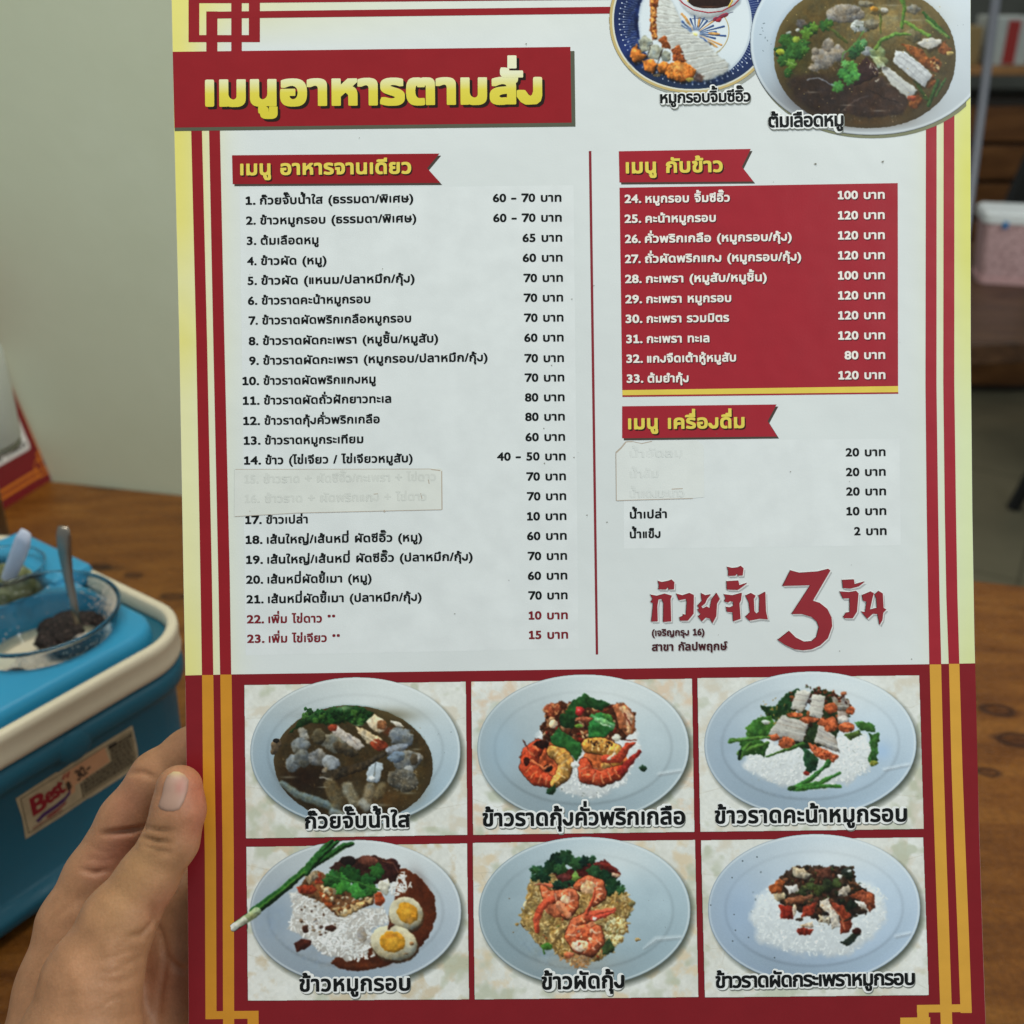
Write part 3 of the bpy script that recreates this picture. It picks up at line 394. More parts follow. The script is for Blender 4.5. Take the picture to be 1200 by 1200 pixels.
  'B': (0.563, [[31,-16,-8,4,-2,9,0,347,3,9,11,4,108,0,41,-5,31,-14,26,-26,12,-22,5,-32,-2,-31,-5,-14,-4,-9,-15,-18,24,-17,13,-15,15,-31,3,-40,-4,-27,-12,-23,-26,-27,-39,-17,-49,-5],[107,60,59,3,19,6,11,9,6,10,2,8,-2,12,-15,15,-21,9,-59,3,-4,-3,0,-4,0,-63],[103,213,4,-2,32,2,14,5,13,9,7,13,1,9,-8,18,-18,11,-41,3,-4,-5]]),
  'e': (0.479, [[126,-21,-45,8,-33,19,-23,27,-15,36,-6,45,7,50,14,31,16,18,9,9,31,17,45,6,45,-7,27,-15,19,-23,17,-41,6,-54,-1,-9,-9,-7,-141,-2,8,-13,11,-10,18,-7,14,-2,31,6,41,20,18,-1,5,-6,0,-54,-1,-9,-4,-4,-32,-17,-18,-5,-22,-5],[93,155,6,-4,45,0,9,1,3,3,-12,13,-18,5,-22,-7]]),
  's': (0.385, [[86,-21,-41,7,-36,16,-4,4,-1,63,5,9,9,2,14,-1,31,-19,23,-7,9,-1,10,4,-4,9,-51,32,-30,26,-14,36,0,14,5,27,10,18,16,13,26,11,50,3,45,-12,18,-10,2,-5,0,-59,-7,-8,-18,0,-27,14,-22,7,-9,1,-6,-5,64,-43,17,-15,10,-13,6,-14,3,-27,-5,-27,-13,-21,-17,-15,-23,-10]]),
  't': (0.333, [[105,-21,-31,6,-18,8,-19,18,-10,22,-4,27,0,104,-3,4,-32,2,-4,12,0,13,4,9,81,79,9,4,14,0,7,-6,2,-39,60,-2,8,-4,2,-9,0,-45,-3,-9,-9,-5,-58,-1,-1,-93,4,-14,10,-7,19,3,26,12,14,0,6,-3,3,-9,0,-54,-5,-6,-27,-11,-22,-5]]),
  'P': (0.51, [[28,-16,-7,4,-2,9,0,347,2,9,12,4,112,0,45,-5,32,-15,25,-25,15,-31,4,-45,-5,-32,-13,-27,-26,-25,-36,-15,-45,-6,-36,0,-4,-3,-1,-131,-2,-9,-11,-4],[101,209,49,1,18,7,6,5,7,14,1,13,-5,14,-9,9,-14,6,-49,3,-5,-5]]),
  'O': (0.823, [[200,-21,-67,11,-54,28,-38,38,-25,49,-10,68,10,63,26,49,37,37,58,30,72,10,68,-10,58,-31,36,-36,24,-49,10,-68,-10,-63,-24,-48,-36,-37,-58,-31],[186,60,19,-2,36,5,31,15,28,27,16,32,5,31,-4,32,-17,36,-28,27,-31,15,-36,5,-23,-3,-13,-3,-29,-14,-28,-27,-16,-32,-5,-31,4,-32,17,-36,27,-27,30,-14]]),
  'U': (0.708, [[168,-21,-45,6,-44,17,-33,27,-23,40,-9,59,1,220,4,7,9,2,54,0,11,-4,3,-9,0,-203,2,-31,8,-18,21,-21,23,-10,27,-4,27,4,27,12,11,10,11,18,5,31,1,212,2,9,10,4,63,-1,5,-4,1,-8,0,-212,-6,-54,-20,-40,-34,-33,-45,-19]]),
  'C': (0.708, [[202,-21,-72,12,-54,30,-36,40,-12,22,-13,31,-7,54,11,68,25,49,41,40,58,28,63,9,32,-1,49,-10,54,-21,3,-9,-1,-67,-6,-5,-18,0,-50,24,-40,10,-18,0,-32,-4,-18,-7,-22,-12,-23,-22,-19,-34,-5,-36,5,-31,15,-32,27,-25,40,-18,36,-5,27,4,32,9,49,25,18,-1,5,-3,2,-8,0,-63,-7,-10,-45,-19,-54,-10]]),
  'R': (0.604, [[32,-16,-8,4,-2,9,0,347,3,9,11,4,95,0,40,-5,32,-12,30,-28,14,-27,6,-36,-3,-31,-7,-23,-13,-20,-17,-16,29,-36,75,-112,1,-14,-2,-9,-10,-4,-72,1,-5,3,-71,108,-28,27,-22,8,-4,-3,0,-131,-2,-9,-12,-4],[106,209,34,3,13,5,10,10,5,13,0,14,-6,13,-9,8,-18,6,-30,0]]),
  'A': (0.667, [[-7,-16,-7,4,-2,5,1,18,146,342,10,6,50,-1,5,-5,152,-342,2,-14,-2,-9,-4,-3,-9,-1,-54,0,-9,2,-47,97,-115,1,-5,-1,-40,-93,-5,-5],[139,164,7,-3,31,0,9,0,4,3,-26,58]]),
  'I': (0.25, [[31,-16,-7,4,-2,9,0,351,2,5,7,4,63,0,7,-4,2,-9,0,-351,-2,-5,-7,-4]]),
  'L': (0.49, [[30,-16,-7,4,-2,9,0,351,2,5,7,4,63,0,7,-4,2,-9,1,-279,4,-5,144,-1,4,-5,1,-7,0,-54,-5,-8,-9,-1]]),
  'D': (0.75, [[31,-16,-7,4,-2,9,0,347,2,9,12,4,139,0,72,-11,54,-28,40,-46,20,-45,7,-50,0,-13,-9,-54,-25,-50,-37,-38,-54,-28,-68,-10],[107,60,55,1,49,8,36,20,23,28,12,33,2,18,-3,32,-15,31,-27,27,-32,16,-9,2,-41,5,-49,0,-5,-5,1,-211]]),
  'M': (0.781, [[30,-16,-8,4,-2,9,0,347,3,9,11,4,59,-1,103,-125,104,125,58,1,9,-2,4,-11,0,-257,0,-90,-4,-10,-9,-3,-54,0,-9,1,-4,5,-2,214,-3,9,-72,-91,-4,-4,-9,-1,-14,0,-9,4,-72,90,-4,-7,0,-211,-5,-7,-4,-2]]),
  'G': (0.74, [[203,-21,-68,11,-49,24,-40,37,-28,54,-9,68,10,63,26,50,41,39,54,27,63,10,31,-1,50,-9,58,-22,4,-13,0,-54,-3,-9,-5,-3,-14,0,-54,22,-40,9,-23,1,-36,-6,-31,-16,-27,-29,-14,-28,-4,-18,-2,-18,5,-31,16,-32,30,-28,36,-15,36,-5,23,2,31,9,1,37,-5,3,-50,0,-9,6,-1,59,4,9,11,2,126,-1,6,-10,0,-153,-2,-8,-4,-4,-54,-19,-54,-9]]),
  'E': (0.5, [[31,-16,-8,4,-2,9,0,347,3,9,11,4,198,0,9,-1,5,-12,0,-41,0,-13,-5,-8,-9,-1,-126,0,-4,-5,0,-63,4,-3,122,0,9,-2,4,-8,0,-59,-4,-5,-9,-2,-125,-2,-1,-67,4,-5,131,0,9,-1,5,-12,0,-50,-2,-9,-12,-4]]),
  'h': (0.5, [[24,-16,-8,4,-2,9,1,351,2,5,7,4,58,0,7,-4,2,-9,1,-108,4,-2,22,9,23,2,36,-4,25,-14,19,-23,11,-27,4,-36,0,-148,-5,-8,-9,-1,-50,0,-11,4,-2,9,-2,153,-12,20,-9,5,-9,1,-18,-8,-17,-18,-1,-153,-2,-9,-11,-4]]),
  'N': (0.781, [[30,-16,-7,4,-2,9,0,347,2,9,12,4,45,0,9,-2,198,-226,4,8,0,211,5,7,9,2,54,0,8,-4,2,-14,0,-342,-2,-9,-4,-3,-9,-1,-54,1,-198,227,-3,-8,0,-211,-2,-5,-8,-4]]),
  'W': (1.042, [[132,-19,-8,4,-2,5,-138,342,0,13,3,9,10,3,27,1,27,-1,11,-3,79,-196,5,3,79,193,11,3,58,-1,6,-6,75,-188,5,-5,80,197,14,3,50,0,9,-3,4,-9,-1,-13,-138,-342,-5,-7,-27,-2,-8,4,-95,237,-5,2,-96,-239,-7,-4]]),
  'ํ': (0, [[-87,289,-27,6,-24,17,-8,13,-4,14,2,32,11,19,23,16,27,6,31,-3,25,-11,16,-18,6,-27,-3,-23,-10,-18,-16,-13,-22,-8],[-87,348,4,-2,9,1,2,6,-11,2,-4,-2]]),
 },
 'head': {
  'ก': (0.6, [[29,-18,-5,2,-4,7,1,122,6,27,12,18,-19,8,-4,5,-1,32,4,27,12,22,16,17,25,15,24,8,27,4,41,1,27,-4,31,-10,20,-13,16,-16,8,-11,5,-13,5,-23,0,-220,-9,-5,-27,0,-35,0,-7,5,-1,184,-2,18,-4,11,-11,12,-16,8,-23,4,-22,-6,-15,-11,44,-22,2,-5,0,-13,-4,-32,-2,-4,-21,-5,-9,-5,-7,-8,-5,-9,-3,-117,-3,-3,-9,-2]]),
  'ข': (0.547, [[127,-23,-36,5,-27,10,-17,12,-16,23,-6,18,-3,18,0,81,8,27,30,45,0,4,-23,-4,-9,0,-7,4,-12,36,1,23,9,6,18,6,22,4,27,0,18,-3,14,-6,15,-16,7,-23,0,-45,-8,-22,-29,-50,-2,-40,3,-18,9,-13,14,-7,13,-2,9,2,11,6,7,9,3,9,2,210,4,5,5,1,63,-1,5,-3,2,-9,0,-207,-5,-36,-6,-14,-9,-13,-23,-18,-27,-10,-18,-3]]),
  'ค': (0.614, [[32,-18,-8,5,-1,9,0,184,4,41,6,18,11,18,20,19,18,10,40,10,63,0,41,-10,18,-9,12,-11,16,-23,8,-22,3,-18,0,-216,-8,-5,-18,0,-45,0,-7,5,-3,198,-7,18,-10,11,-15,7,-16,3,-23,-5,-18,-14,-8,-20,-1,-22,36,6,41,0,9,-2,3,-14,0,-45,-3,-9,-5,-2,-49,-4,-14,-6,-11,-10,-8,-23,0,-63,-3,-6,-9,-3]]),
  'ง': (0.5, [[72,-19,-45,31,-36,56,-5,18,2,40,7,9,10,4,36,0,13,-3,6,-5,35,-54,22,-16,5,1,22,19,9,36,0,144,3,18,6,9,9,3,36,1,14,-3,8,-10,3,-13,0,-176,-1,-13,-15,-55,-38,-35,-8,-5,-62,-4,-22,0]]),
  'จ': (0.532, [[65,-18,-5,2,-4,7,0,113,-27,0,-10,4,-1,50,2,13,4,3,9,1,90,0,9,-4,2,-9,0,-99,3,-6,11,6,9,9,11,27,4,41,-4,36,-7,18,-11,15,-11,7,-20,7,-18,1,-23,-4,-22,-7,-27,-14,-23,1,-3,3,-2,9,1,58,9,7,22,9,50,10,54,0,31,-5,18,-6,23,-14,18,-19,14,-27,7,-27,5,-36,0,-49,-4,-32,-9,-31,-12,-23,-10,-13,-18,-14,-14,-7,-27,-8,-18,-2]]),
  'ด': (0.616, [[121,-23,-27,4,-27,10,-21,18,-20,31,-10,41,-4,36,2,58,7,41,10,23,13,20,18,16,23,12,27,7,36,3,45,-2,27,-6,22,-11,18,-14,14,-20,9,-28,2,-32,0,-189,-1,-9,-10,-4,-41,0,-18,0,-8,4,-1,9,0,176,-2,18,-5,13,-11,13,-18,7,-18,2,-18,-4,-13,-6,-12,-12,-6,-11,-9,-34,-1,-27,2,-22,9,-32,8,-11,9,-8,18,-6,31,3,9,-1,5,-3,6,-41,-1,-18,-5,-7,-14,-4,-22,-3]]),
  'น': (0.613, [[118,-23,-36,7,-22,11,-19,19,-13,29,-5,42,0,194,2,9,7,4,18,0,41,0,10,-4,2,-9,1,-192,5,-14,6,-10,12,-8,18,-4,15,3,16,9,12,13,10,23,2,22,0,158,2,9,10,4,63,-1,3,-3,2,-9,0,-284,-1,-9,-8,-4,-54,0,-8,4,-1,6,-41,-13]]),
  'บ': (0.604, [[140,-23,-40,5,-35,13,-19,18,-14,23,-8,31,-1,27,0,185,2,9,7,4,18,0,41,0,10,-4,2,-9,0,-176,2,-18,5,-13,12,-13,14,-6,13,-3,18,3,14,6,11,13,5,13,2,18,0,176,2,9,11,4,54,0,9,-2,4,-11,0,-185,-1,-27,-9,-31,-9,-18,-12,-14,-11,-9,-16,-7,-18,-6,-22,-4]]),
  'ม': (0.614, [[158,-23,-31,5,-28,10,-2,-6,-7,-4,-54,0,-8,4,-1,9,0,284,2,9,3,2,63,2,10,-4,2,-9,0,-162,2,-18,8,-19,14,-16,13,-9,18,-4,14,2,13,7,9,12,5,13,1,194,2,9,10,4,54,0,9,-1,5,-5,0,-201,-2,-31,-7,-23,-9,-18,-8,-9,-24,-16,-31,-9]]),
  'ย': (0.594, [[125,-22,-32,4,-31,11,-23,16,-14,23,-7,31,0,36,6,27,13,23,-11,14,-8,22,-2,36,6,27,8,15,12,12,15,10,18,7,23,3,40,0,23,-4,15,-7,2,-23,-10,-40,-7,-3,-14,0,-22,4,-9,0,-12,-6,-6,-9,0,-4,4,-8,14,-9,18,-4,27,-1,4,-5,1,-50,-1,-9,-9,-4,-22,-1,-18,-4,-12,-9,-5,-13,3,-14,11,-13,21,-8,22,0,14,3,13,9,7,9,3,14,1,193,2,9,10,4,63,-1,4,-4,1,-8,0,-189,-1,-27,-4,-18,-6,-18,-8,-13,-13,-13,-27,-15,-41,-8]]),
  'ร': (0.488, [[97,-23,-54,9,-38,14,-3,4,0,18,14,41,9,5,18,0,41,-13,36,-5,27,7,9,6,5,9,-7,9,-12,8,-85,34,-18,11,-16,14,-11,20,-6,21,0,31,5,23,10,17,13,14,23,12,22,7,32,4,36,0,37,-5,26,-6,13,-7,3,-5,1,-54,-4,-10,-22,-2,-36,12,-36,4,-27,-4,-11,-9,-3,-4,10,-9,13,-6,58,-22,26,-13,14,-9,15,-13,13,-20,5,-21,0,-36,-5,-22,-6,-14,-10,-13,-11,-10,-18,-10,-36,-10]]),
  'ว': (0.492, [[78,-23,-36,6,-36,15,-5,6,1,23,18,37,22,2,27,-12,18,-4,20,4,20,13,13,18,8,27,3,27,-3,27,-9,23,-9,13,-16,14,-12,4,-24,4,-22,-4,-27,-10,-18,1,-5,2,-3,7,0,54,3,7,5,2,31,10,32,4,40,-1,32,-6,27,-12,21,-17,17,-23,12,-27,7,-31,2,-41,-1,-36,-6,-31,-12,-33,-13,-21,-14,-14,-18,-12,-22,-9,-23,-4]]),
  'ห': (0.587, [[36,-18,-8,5,-1,9,0,279,2,13,7,4,18,0,41,0,10,-4,2,-9,1,-74,86,86,67,1,9,-2,4,-6,0,-23,-56,-58,21,-12,16,-15,11,-17,7,-19,4,-41,0,-103,-2,-10,-9,-4,-54,0,-9,1,-5,4,-3,117,-6,13,-7,9,-11,8,-13,5,-5,-2,-46,-47,-1,-103,-7,-5,-4,0]]),
  'อ': (0.574, [[125,-23,-36,5,-18,6,-22,14,-18,21,-13,31,-5,27,-1,40,3,45,2,6,9,3,117,0,9,-2,3,-11,0,-45,-2,-9,-10,-4,-50,-1,3,-22,9,-18,11,-9,23,-5,18,4,13,8,9,11,6,13,4,18,3,32,-2,27,-5,22,-7,14,-12,14,-14,7,-18,4,-18,0,-27,-5,-40,-18,-23,1,-5,10,0,54,5,11,41,14,45,7,45,-1,31,-6,27,-11,22,-18,16,-23,12,-31,6,-32,3,-40,-2,-41,-6,-31,-10,-27,-14,-22,-13,-13,-23,-13,-22,-7,-23,-3]]),
  'เ': (0.27, [[40,-14,-9,9,-3,14,1,265,6,12,9,4,45,1,8,-3,5,-5,5,-18,-1,-265,-4,-9,-13,-7,-36,-1]]),
  'า': (0.406, [[109,-18,-8,5,-1,9,0,193,-2,14,-8,13,-8,5,-13,3,-23,-4,-31,-14,-23,1,-5,9,1,59,4,6,23,8,22,5,27,3,32,0,27,-5,18,-6,15,-11,11,-14,9,-18,4,-36,0,-216,-3,-7,-5,-2]]),
  'ี': (0.0, [[-265,300,-5,1,-5,8,0,36,1,5,5,4,40,17,121,0,3,1,1,5,1,27,2,4,7,3,58,0,5,-1,4,-5,0,-91,-1,-9,-3,-4]]),
  'ื': (0.0, [[-265,300,-5,1,-5,8,1,41,5,4,40,17,56,1,1,32,6,6,58,1,6,-3,3,-4,0,-14,0,14,3,4,6,3,54,0,7,-3,2,-4,0,-90,-1,-9,-3,-4]]),
  'ู': (0.0, [[-122,-150,-22,2,-18,6,-14,9,-8,10,-7,18,-3,20,-13,6,-2,5,-3,41,1,9,3,4,14,5,27,1,18,-2,14,-4,9,-9,6,-13,3,-36,4,-5,5,0,4,4,2,5,1,45,2,10,9,3,58,-1,3,-3,2,-9,0,-63,-3,-18,-9,-18,-15,-12,-18,-7,-18,-3]]),
  '่': (0.0, [[-98,300,-8,5,-1,4,1,126,4,5,4,1,66,-1,4,-5,1,-9,-1,-121,-11,-5]]),
  '้': (0.0, [[-193,300,-8,5,-1,4,0,36,3,9,11,5,1,4,-4,5,-10,27,-1,18,3,9,15,9,36,7,23,-1,13,-3,14,-8,11,-13,4,-14,3,-28,58,-1,8,-2,2,-5,1,-54,-2,-5,-4,-3]]),
  'ั': (0.0, [[-125,300,-22,4,-14,6,-9,8,-9,14,-4,18,1,27,6,22,6,7,23,1,40,-8,5,-9,-1,-18,5,-3,126,0,7,-1,3,-5,1,-54,-2,-5,-4,-3]]),
  '0': (0.5, [[119,-22,-45,10,-31,24,-23,35,-18,57,-5,72,6,63,4,13,10,36,25,41,37,26,36,8,13,0,45,-8,36,-28,24,-39,14,-49,6,-72,-6,-68,-15,-49,-23,-36,-36,-28,-40,-8],[120,63,13,2,12,12,12,22,8,36,3,36,-3,36,-7,32,-12,24,-13,13,-9,2,-8,-3,-10,-10,-14,-26,-7,-32,-3,-36,3,-36,6,-31,14,-27]]),
  '3': (0.5, [[91,-22,-40,7,-34,15,-3,9,0,68,5,8,23,1,34,-18,29,-7,9,1,13,5,10,10,7,18,-2,9,-7,13,-17,13,-13,4,-23,2,-8,4,-2,63,2,9,4,3,27,4,18,6,9,8,4,7,2,12,-6,13,-9,8,-18,7,-18,-1,-36,-12,-23,1,-5,7,0,63,1,5,4,5,27,10,27,5,32,0,36,-4,31,-13,24,-22,14,-27,5,-36,-2,-36,-5,-19,-15,-26,11,-12,9,-19,6,-23,2,-36,-7,-40,-15,-28,-22,-22,-36,-17,-36,-5]]),
  '-': (0.42, [[43,92,-31,2,-9,6,-3,6,-3,18,1,36,5,10,9,6,18,2,148,0,14,-4,9,-10,2,-13,-1,-36,-4,-14,-6,-5,-18,-4]]),
  '.': (0.219, [[48,-22,-14,2,-9,4,-12,12,-4,9,-2,13,2,27,7,14,18,12,18,2,23,-2,13,-8,12,-18,2,-22,-2,-18,-7,-13,-9,-8,-14,-5]]),
  'B': (0.563, [[29,-18,-8,5,-1,9,0,355,2,5,7,3,113,0,45,-6,31,-14,25,-24,11,-22,5,-32,-3,-40,-7,-18,-13,-18,18,-11,18,-19,14,-29,3,-27,0,-18,-4,-27,-13,-25,-27,-26,-36,-15,-49,-6],[104,63,38,-1,27,3,13,6,16,15,4,9,-2,9,-5,9,-13,11,-18,6,-27,3,-31,-1],[105,216,5,-3,23,2,22,8,9,7,7,13,1,9,-4,9,-9,9,-13,6,-22,3,-18,-1]]),
  'e': (0.479, [[120,-22,-45,9,-29,18,-23,27,-15,36,-5,54,6,45,15,31,20,23,36,20,36,6,18,0,36,-6,13,-7,18,-10,21,-26,14,-40,5,-45,-1,-18,-3,-5,-9,-2,-135,-2,5,-9,13,-11,18,-8,14,-1,31,7,36,19,18,0,5,-2,4,-9,0,-58,-6,-9,-16,-10,-23,-9,-31,-7],[96,153,56,0,-9,12,-9,5,-9,1,-18,-6]]),
  's': (0.385, [[84,-22,-27,3,-18,5,-31,13,-5,6,0,67,5,9,22,0,36,-19,23,-8,8,0,6,5,-59,39,-27,24,-13,36,0,18,5,27,11,18,17,13,25,10,27,3,27,-1,18,-3,26,-9,14,-6,5,-7,1,-63,-1,-5,-5,-3,-22,-1,-41,19,-13,3,-3,-4,61,-41,15,-13,11,-14,6,-13,2,-32,-6,-31,-10,-17,-17,-15,-23,-10,-27,-3]]),
  't': (0.333, [[104,-22,-32,4,-22,12,-15,15,-10,23,-4,27,0,103,-3,4,-31,2,-5,8,2,27,84,83,9,3,18,-1,5,-4,1,-36,3,-6,58,0,8,-3,2,-9,-1,-59,-9,-4,-58,-1,-3,-4,1,-85,3,-14,12,-9,14,4,27,12,22,-2,4,-9,0,-59,-4,-5,-27,-11,-22,-5]]),
 },
 'title': {
  'ง': (0.5, [[61,-25,-41,27,-38,59,-3,9,0,13,0,41,2,13,3,5,5,2,9,2,49,0,14,-2,4,-2,4,-5,32,-50,18,-12,16,13,11,40,0,144,3,18,6,6,14,3,49,-1,14,-3,4,-6,3,-12,0,-198,-2,-14,-14,-54,-36,-32,-9,-4,-63,-4,-41,0]]),
  'ต': (0.636, [[120,-30,-32,4,-13,4,-14,6,-12,9,-15,17,-13,25,-8,25,-3,23,-3,31,0,36,3,59,5,27,7,18,12,22,14,13,18,9,18,5,49,1,14,-2,13,-5,14,5,13,2,36,0,27,-3,14,-5,11,-6,13,-14,8,-13,5,-23,1,-22,0,-225,-1,-14,-6,-3,-27,-1,-49,0,-5,1,-5,3,-1,14,0,202,-1,9,-2,6,-4,-3,-5,-17,-9,-3,-58,0,-7,4,-2,12,-5,5,-6,-13,-4,-13,-4,-36,3,-36,8,-27,12,-16,14,-7,9,-2,13,2,32,-1,3,-3,2,-5,5,-40,-1,-27,-5,-6,-13,-5,-18,-2]]),
  'น': (0.613, [[111,-30,-32,6,-13,5,-14,7,-10,9,-8,10,-10,17,-3,12,-5,24,0,23,0,198,1,13,4,4,4,1,32,0,45,0,6,-5,2,-9,1,-189,4,-15,8,-12,10,-6,9,-4,5,0,13,5,14,10,9,12,7,19,3,23,0,157,2,9,6,4,4,1,77,-1,4,-4,1,-9,0,-292,-1,-14,-4,-3,-14,-1,-58,0,-9,4,-14,-4,-22,-4]]),
  'ม': (0.614, [[151,-30,-23,3,-22,7,-5,-4,-9,-1,-63,0,-4,1,-4,3,-1,23,0,279,1,13,4,4,4,1,32,0,45,0,6,-5,2,-9,0,-162,3,-18,7,-17,10,-14,17,-11,13,-4,14,5,9,8,6,11,3,13,1,189,2,9,6,4,4,1,77,-1,4,-4,1,-9,0,-202,-2,-36,-6,-23,-10,-18,-8,-9,-15,-12,-14,-6,-13,-5,-23,-3]]),
  'ร': (0.488, [[95,-30,-27,2,-36,8,-32,11,-4,6,0,36,13,36,5,5,36,1,36,-12,31,-5,18,4,12,7,0,5,-16,10,-63,24,-23,11,-13,8,-16,14,-7,10,-6,13,-4,18,0,45,4,22,7,14,8,10,9,8,23,12,22,7,32,4,49,0,32,-3,31,-8,14,-7,3,-5,1,-68,-2,-9,-2,-2,-9,-1,-27,0,-36,12,-27,4,-14,-2,-14,-6,3,-5,11,-5,59,-22,27,-13,20,-14,11,-11,11,-20,4,-18,0,-50,-5,-22,-6,-14,-10,-13,-16,-13,-19,-10,-17,-5,-27,-3]]),
  'ส': (0.572, [[95,-30,-27,3,-18,6,-12,5,-12,9,-9,9,-6,9,-7,18,-3,13,-1,18,1,45,5,18,6,14,10,13,14,12,14,8,18,7,27,7,18,2,58,5,1,4,-6,9,-8,7,-14,5,-9,1,-18,-3,-18,-5,-36,-17,-36,1,-4,4,-2,7,0,63,2,12,4,4,23,9,40,9,27,3,36,0,23,-1,18,-3,4,2,2,10,7,5,72,0,9,-2,2,-3,2,-9,-2,-40,-6,-18,-16,-18,2,-36,0,-198,-2,-14,-2,-2,-9,-2,-68,0,-13,2,-32,-6],[112,60,10,-3,22,3,23,0,9,-2,0,43,-5,1,-31,-4,-14,-3,-17,-8,-5,-4,-6,-9,6,-8]]),
  'ห': (0.587, [[29,-25,-4,1,-4,4,-1,9,0,292,1,14,4,3,9,1,67,0,9,-2,2,-2,2,-9,1,-60,66,69,6,3,81,1,9,-1,3,-3,1,-5,0,-36,-3,-4,-44,-45,20,-14,12,-13,9,-18,7,-23,2,-31,0,-113,0,-9,-3,-6,-9,-3,-67,0,-9,1,-5,4,-1,9,-1,94,-1,14,-3,9,-6,9,-10,9,-9,5,-46,-46,0,-94,-1,-9,-3,-3,-9,-2]]),
  'อ': (0.574, [[118,-30,-18,2,-18,3,-22,8,-14,8,-9,8,-13,17,-7,13,-6,18,-5,27,-1,58,4,45,6,4,9,1,126,0,9,-2,2,-3,1,-9,0,-58,-1,-9,-2,-2,-9,-2,-45,0,-3,-5,5,-14,7,-9,9,-7,13,-5,14,4,13,8,9,11,6,12,4,18,3,22,-2,23,-4,18,-8,18,-8,10,-11,8,-20,7,-14,0,-22,-5,-41,-18,-27,0,-9,1,-4,6,-1,4,0,72,2,5,3,2,14,6,22,7,27,5,23,2,36,1,40,-3,32,-10,22,-14,20,-23,12,-23,9,-31,4,-36,0,-59,-4,-36,-7,-27,-11,-23,-14,-17,-18,-15,-22,-10,-18,-4,-36,-3]]),
  'เ': (0.27, [[33,-22,-5,2,-4,4,-3,13,0,270,1,18,5,9,10,4,63,0,8,-4,3,-4,3,-14,0,-270,-2,-18,-1,-4,-5,-5,-10,-2,-50,-1]]),
  'า': (0.406, [[102,-25,-4,2,-4,3,-1,9,0,193,-2,14,-4,9,-4,4,-8,5,-9,2,-18,-5,-27,-12,-27,0,-9,1,-4,5,-1,4,1,72,4,7,23,8,22,5,27,3,45,0,27,-5,23,-8,12,-10,11,-13,8,-18,4,-23,0,-18,0,-216,-1,-13,-3,-3,-9,-2]]),
  'ู': (0.0, [[-129,-157,-22,2,-18,6,-14,9,-8,10,-7,18,-3,20,-9,3,-4,3,-2,5,-3,36,0,23,3,9,15,5,32,1,22,-1,18,-5,9,-8,6,-10,2,-9,1,-30,2,3,1,49,2,6,9,3,72,-1,4,-3,1,-5,0,-76,-3,-23,-9,-18,-16,-13,-18,-6,-18,-3]]),
  '่': (0.0, [[-105,293,-4,1,-4,4,-1,4,1,140,4,5,9,1,67,0,9,-2,3,-4,1,-9,0,-126,-1,-9,-3,-3,-9,-2]]),
  'ั': (0.0, [[-132,293,-22,4,-14,6,-9,8,-9,14,-4,18,0,40,7,23,2,4,4,4,36,0,41,-7,4,-6,1,-22,4,-2,121,-1,9,0,5,-3,2,-8,0,-63,-2,-6,-5,-3]]),
 },
 'halo': {
  'ก': (0.6, [[33,-59,-18,5,-18,12,-11,15,-6,18,-1,108,8,45,-12,27,-1,32,5,31,12,27,19,26,23,19,27,15,36,12,36,5,45,-2,40,-10,32,-14,20,-15,22,-22,13,-23,11,-31,4,-36,0,-185,-10,-31,-17,-18,-25,-10,-59,1,-31,13,-14,16,-6,20,-3,101,-12,-6,-1,-90,-12,-32,-15,-14,-18,-7]]),
  'ข': (0.547, [[126,-64,-40,6,-41,17,-36,31,-16,27,-12,45,-1,54,4,41,12,31,-13,23,-13,40,1,32,9,18,13,13,25,13,27,7,54,0,23,-7,22,-14,18,14,18,5,54,1,18,-3,28,-20,12,-32,0,-202,-7,-45,-20,-41,-35,-31,-45,-18]]),
  'ค': (0.614, [[36,-59,-18,4,-18,12,-12,16,-6,23,1,202,6,32,18,40,17,23,22,18,26,13,32,9,45,5,36,-2,45,-10,27,-13,26,-20,18,-23,11,-22,11,-41,3,-207,-10,-31,-17,-18,-24,-9,-59,-1,-22,7,-18,16,-10,18,-3,72,-14,1,-5,-1,-2,-67,-14,-27,-15,-12,-18,-6]]),
  'ง': (0.5, [[77,-59,-18,8,-45,31,-20,20,-44,72,-5,27,4,27,12,23,19,18,25,11,22,2,23,-4,22,-11,17,-16,19,-30,4,3,0,135,10,33,18,23,22,14,27,6,32,-5,18,-10,17,-16,11,-18,5,-23,1,-166,-18,-72,-21,-32,-54,-43,-31,-8,-50,-3]]),
  'จ': (0.532, [[69,-59,-32,13,-13,15,-7,13,-3,81,-25,23,-12,27,1,58,-13,23,-5,18,2,63,9,18,14,13,25,13,32,11,72,8,63,-9,36,-15,23,-17,24,-27,19,-36,10,-36,5,-40,-2,-59,-8,-40,-12,-32,-14,-22,-23,-26,-22,-15,-54,-19]]),
  'ซ': (0.556, [[130,-64,-40,5,-43,18,-34,30,-18,28,-11,41,-2,31,2,59,11,36,-18,22,-11,27,-3,32,3,27,18,27,29,13,50,1,22,-5,18,5,32,0,31,-9,27,9,68,-3,27,-20,12,-32,-3,-45,-10,-31,9,-59,-1,-72,-6,-40,-24,-43,-36,-30,-45,-17]]),
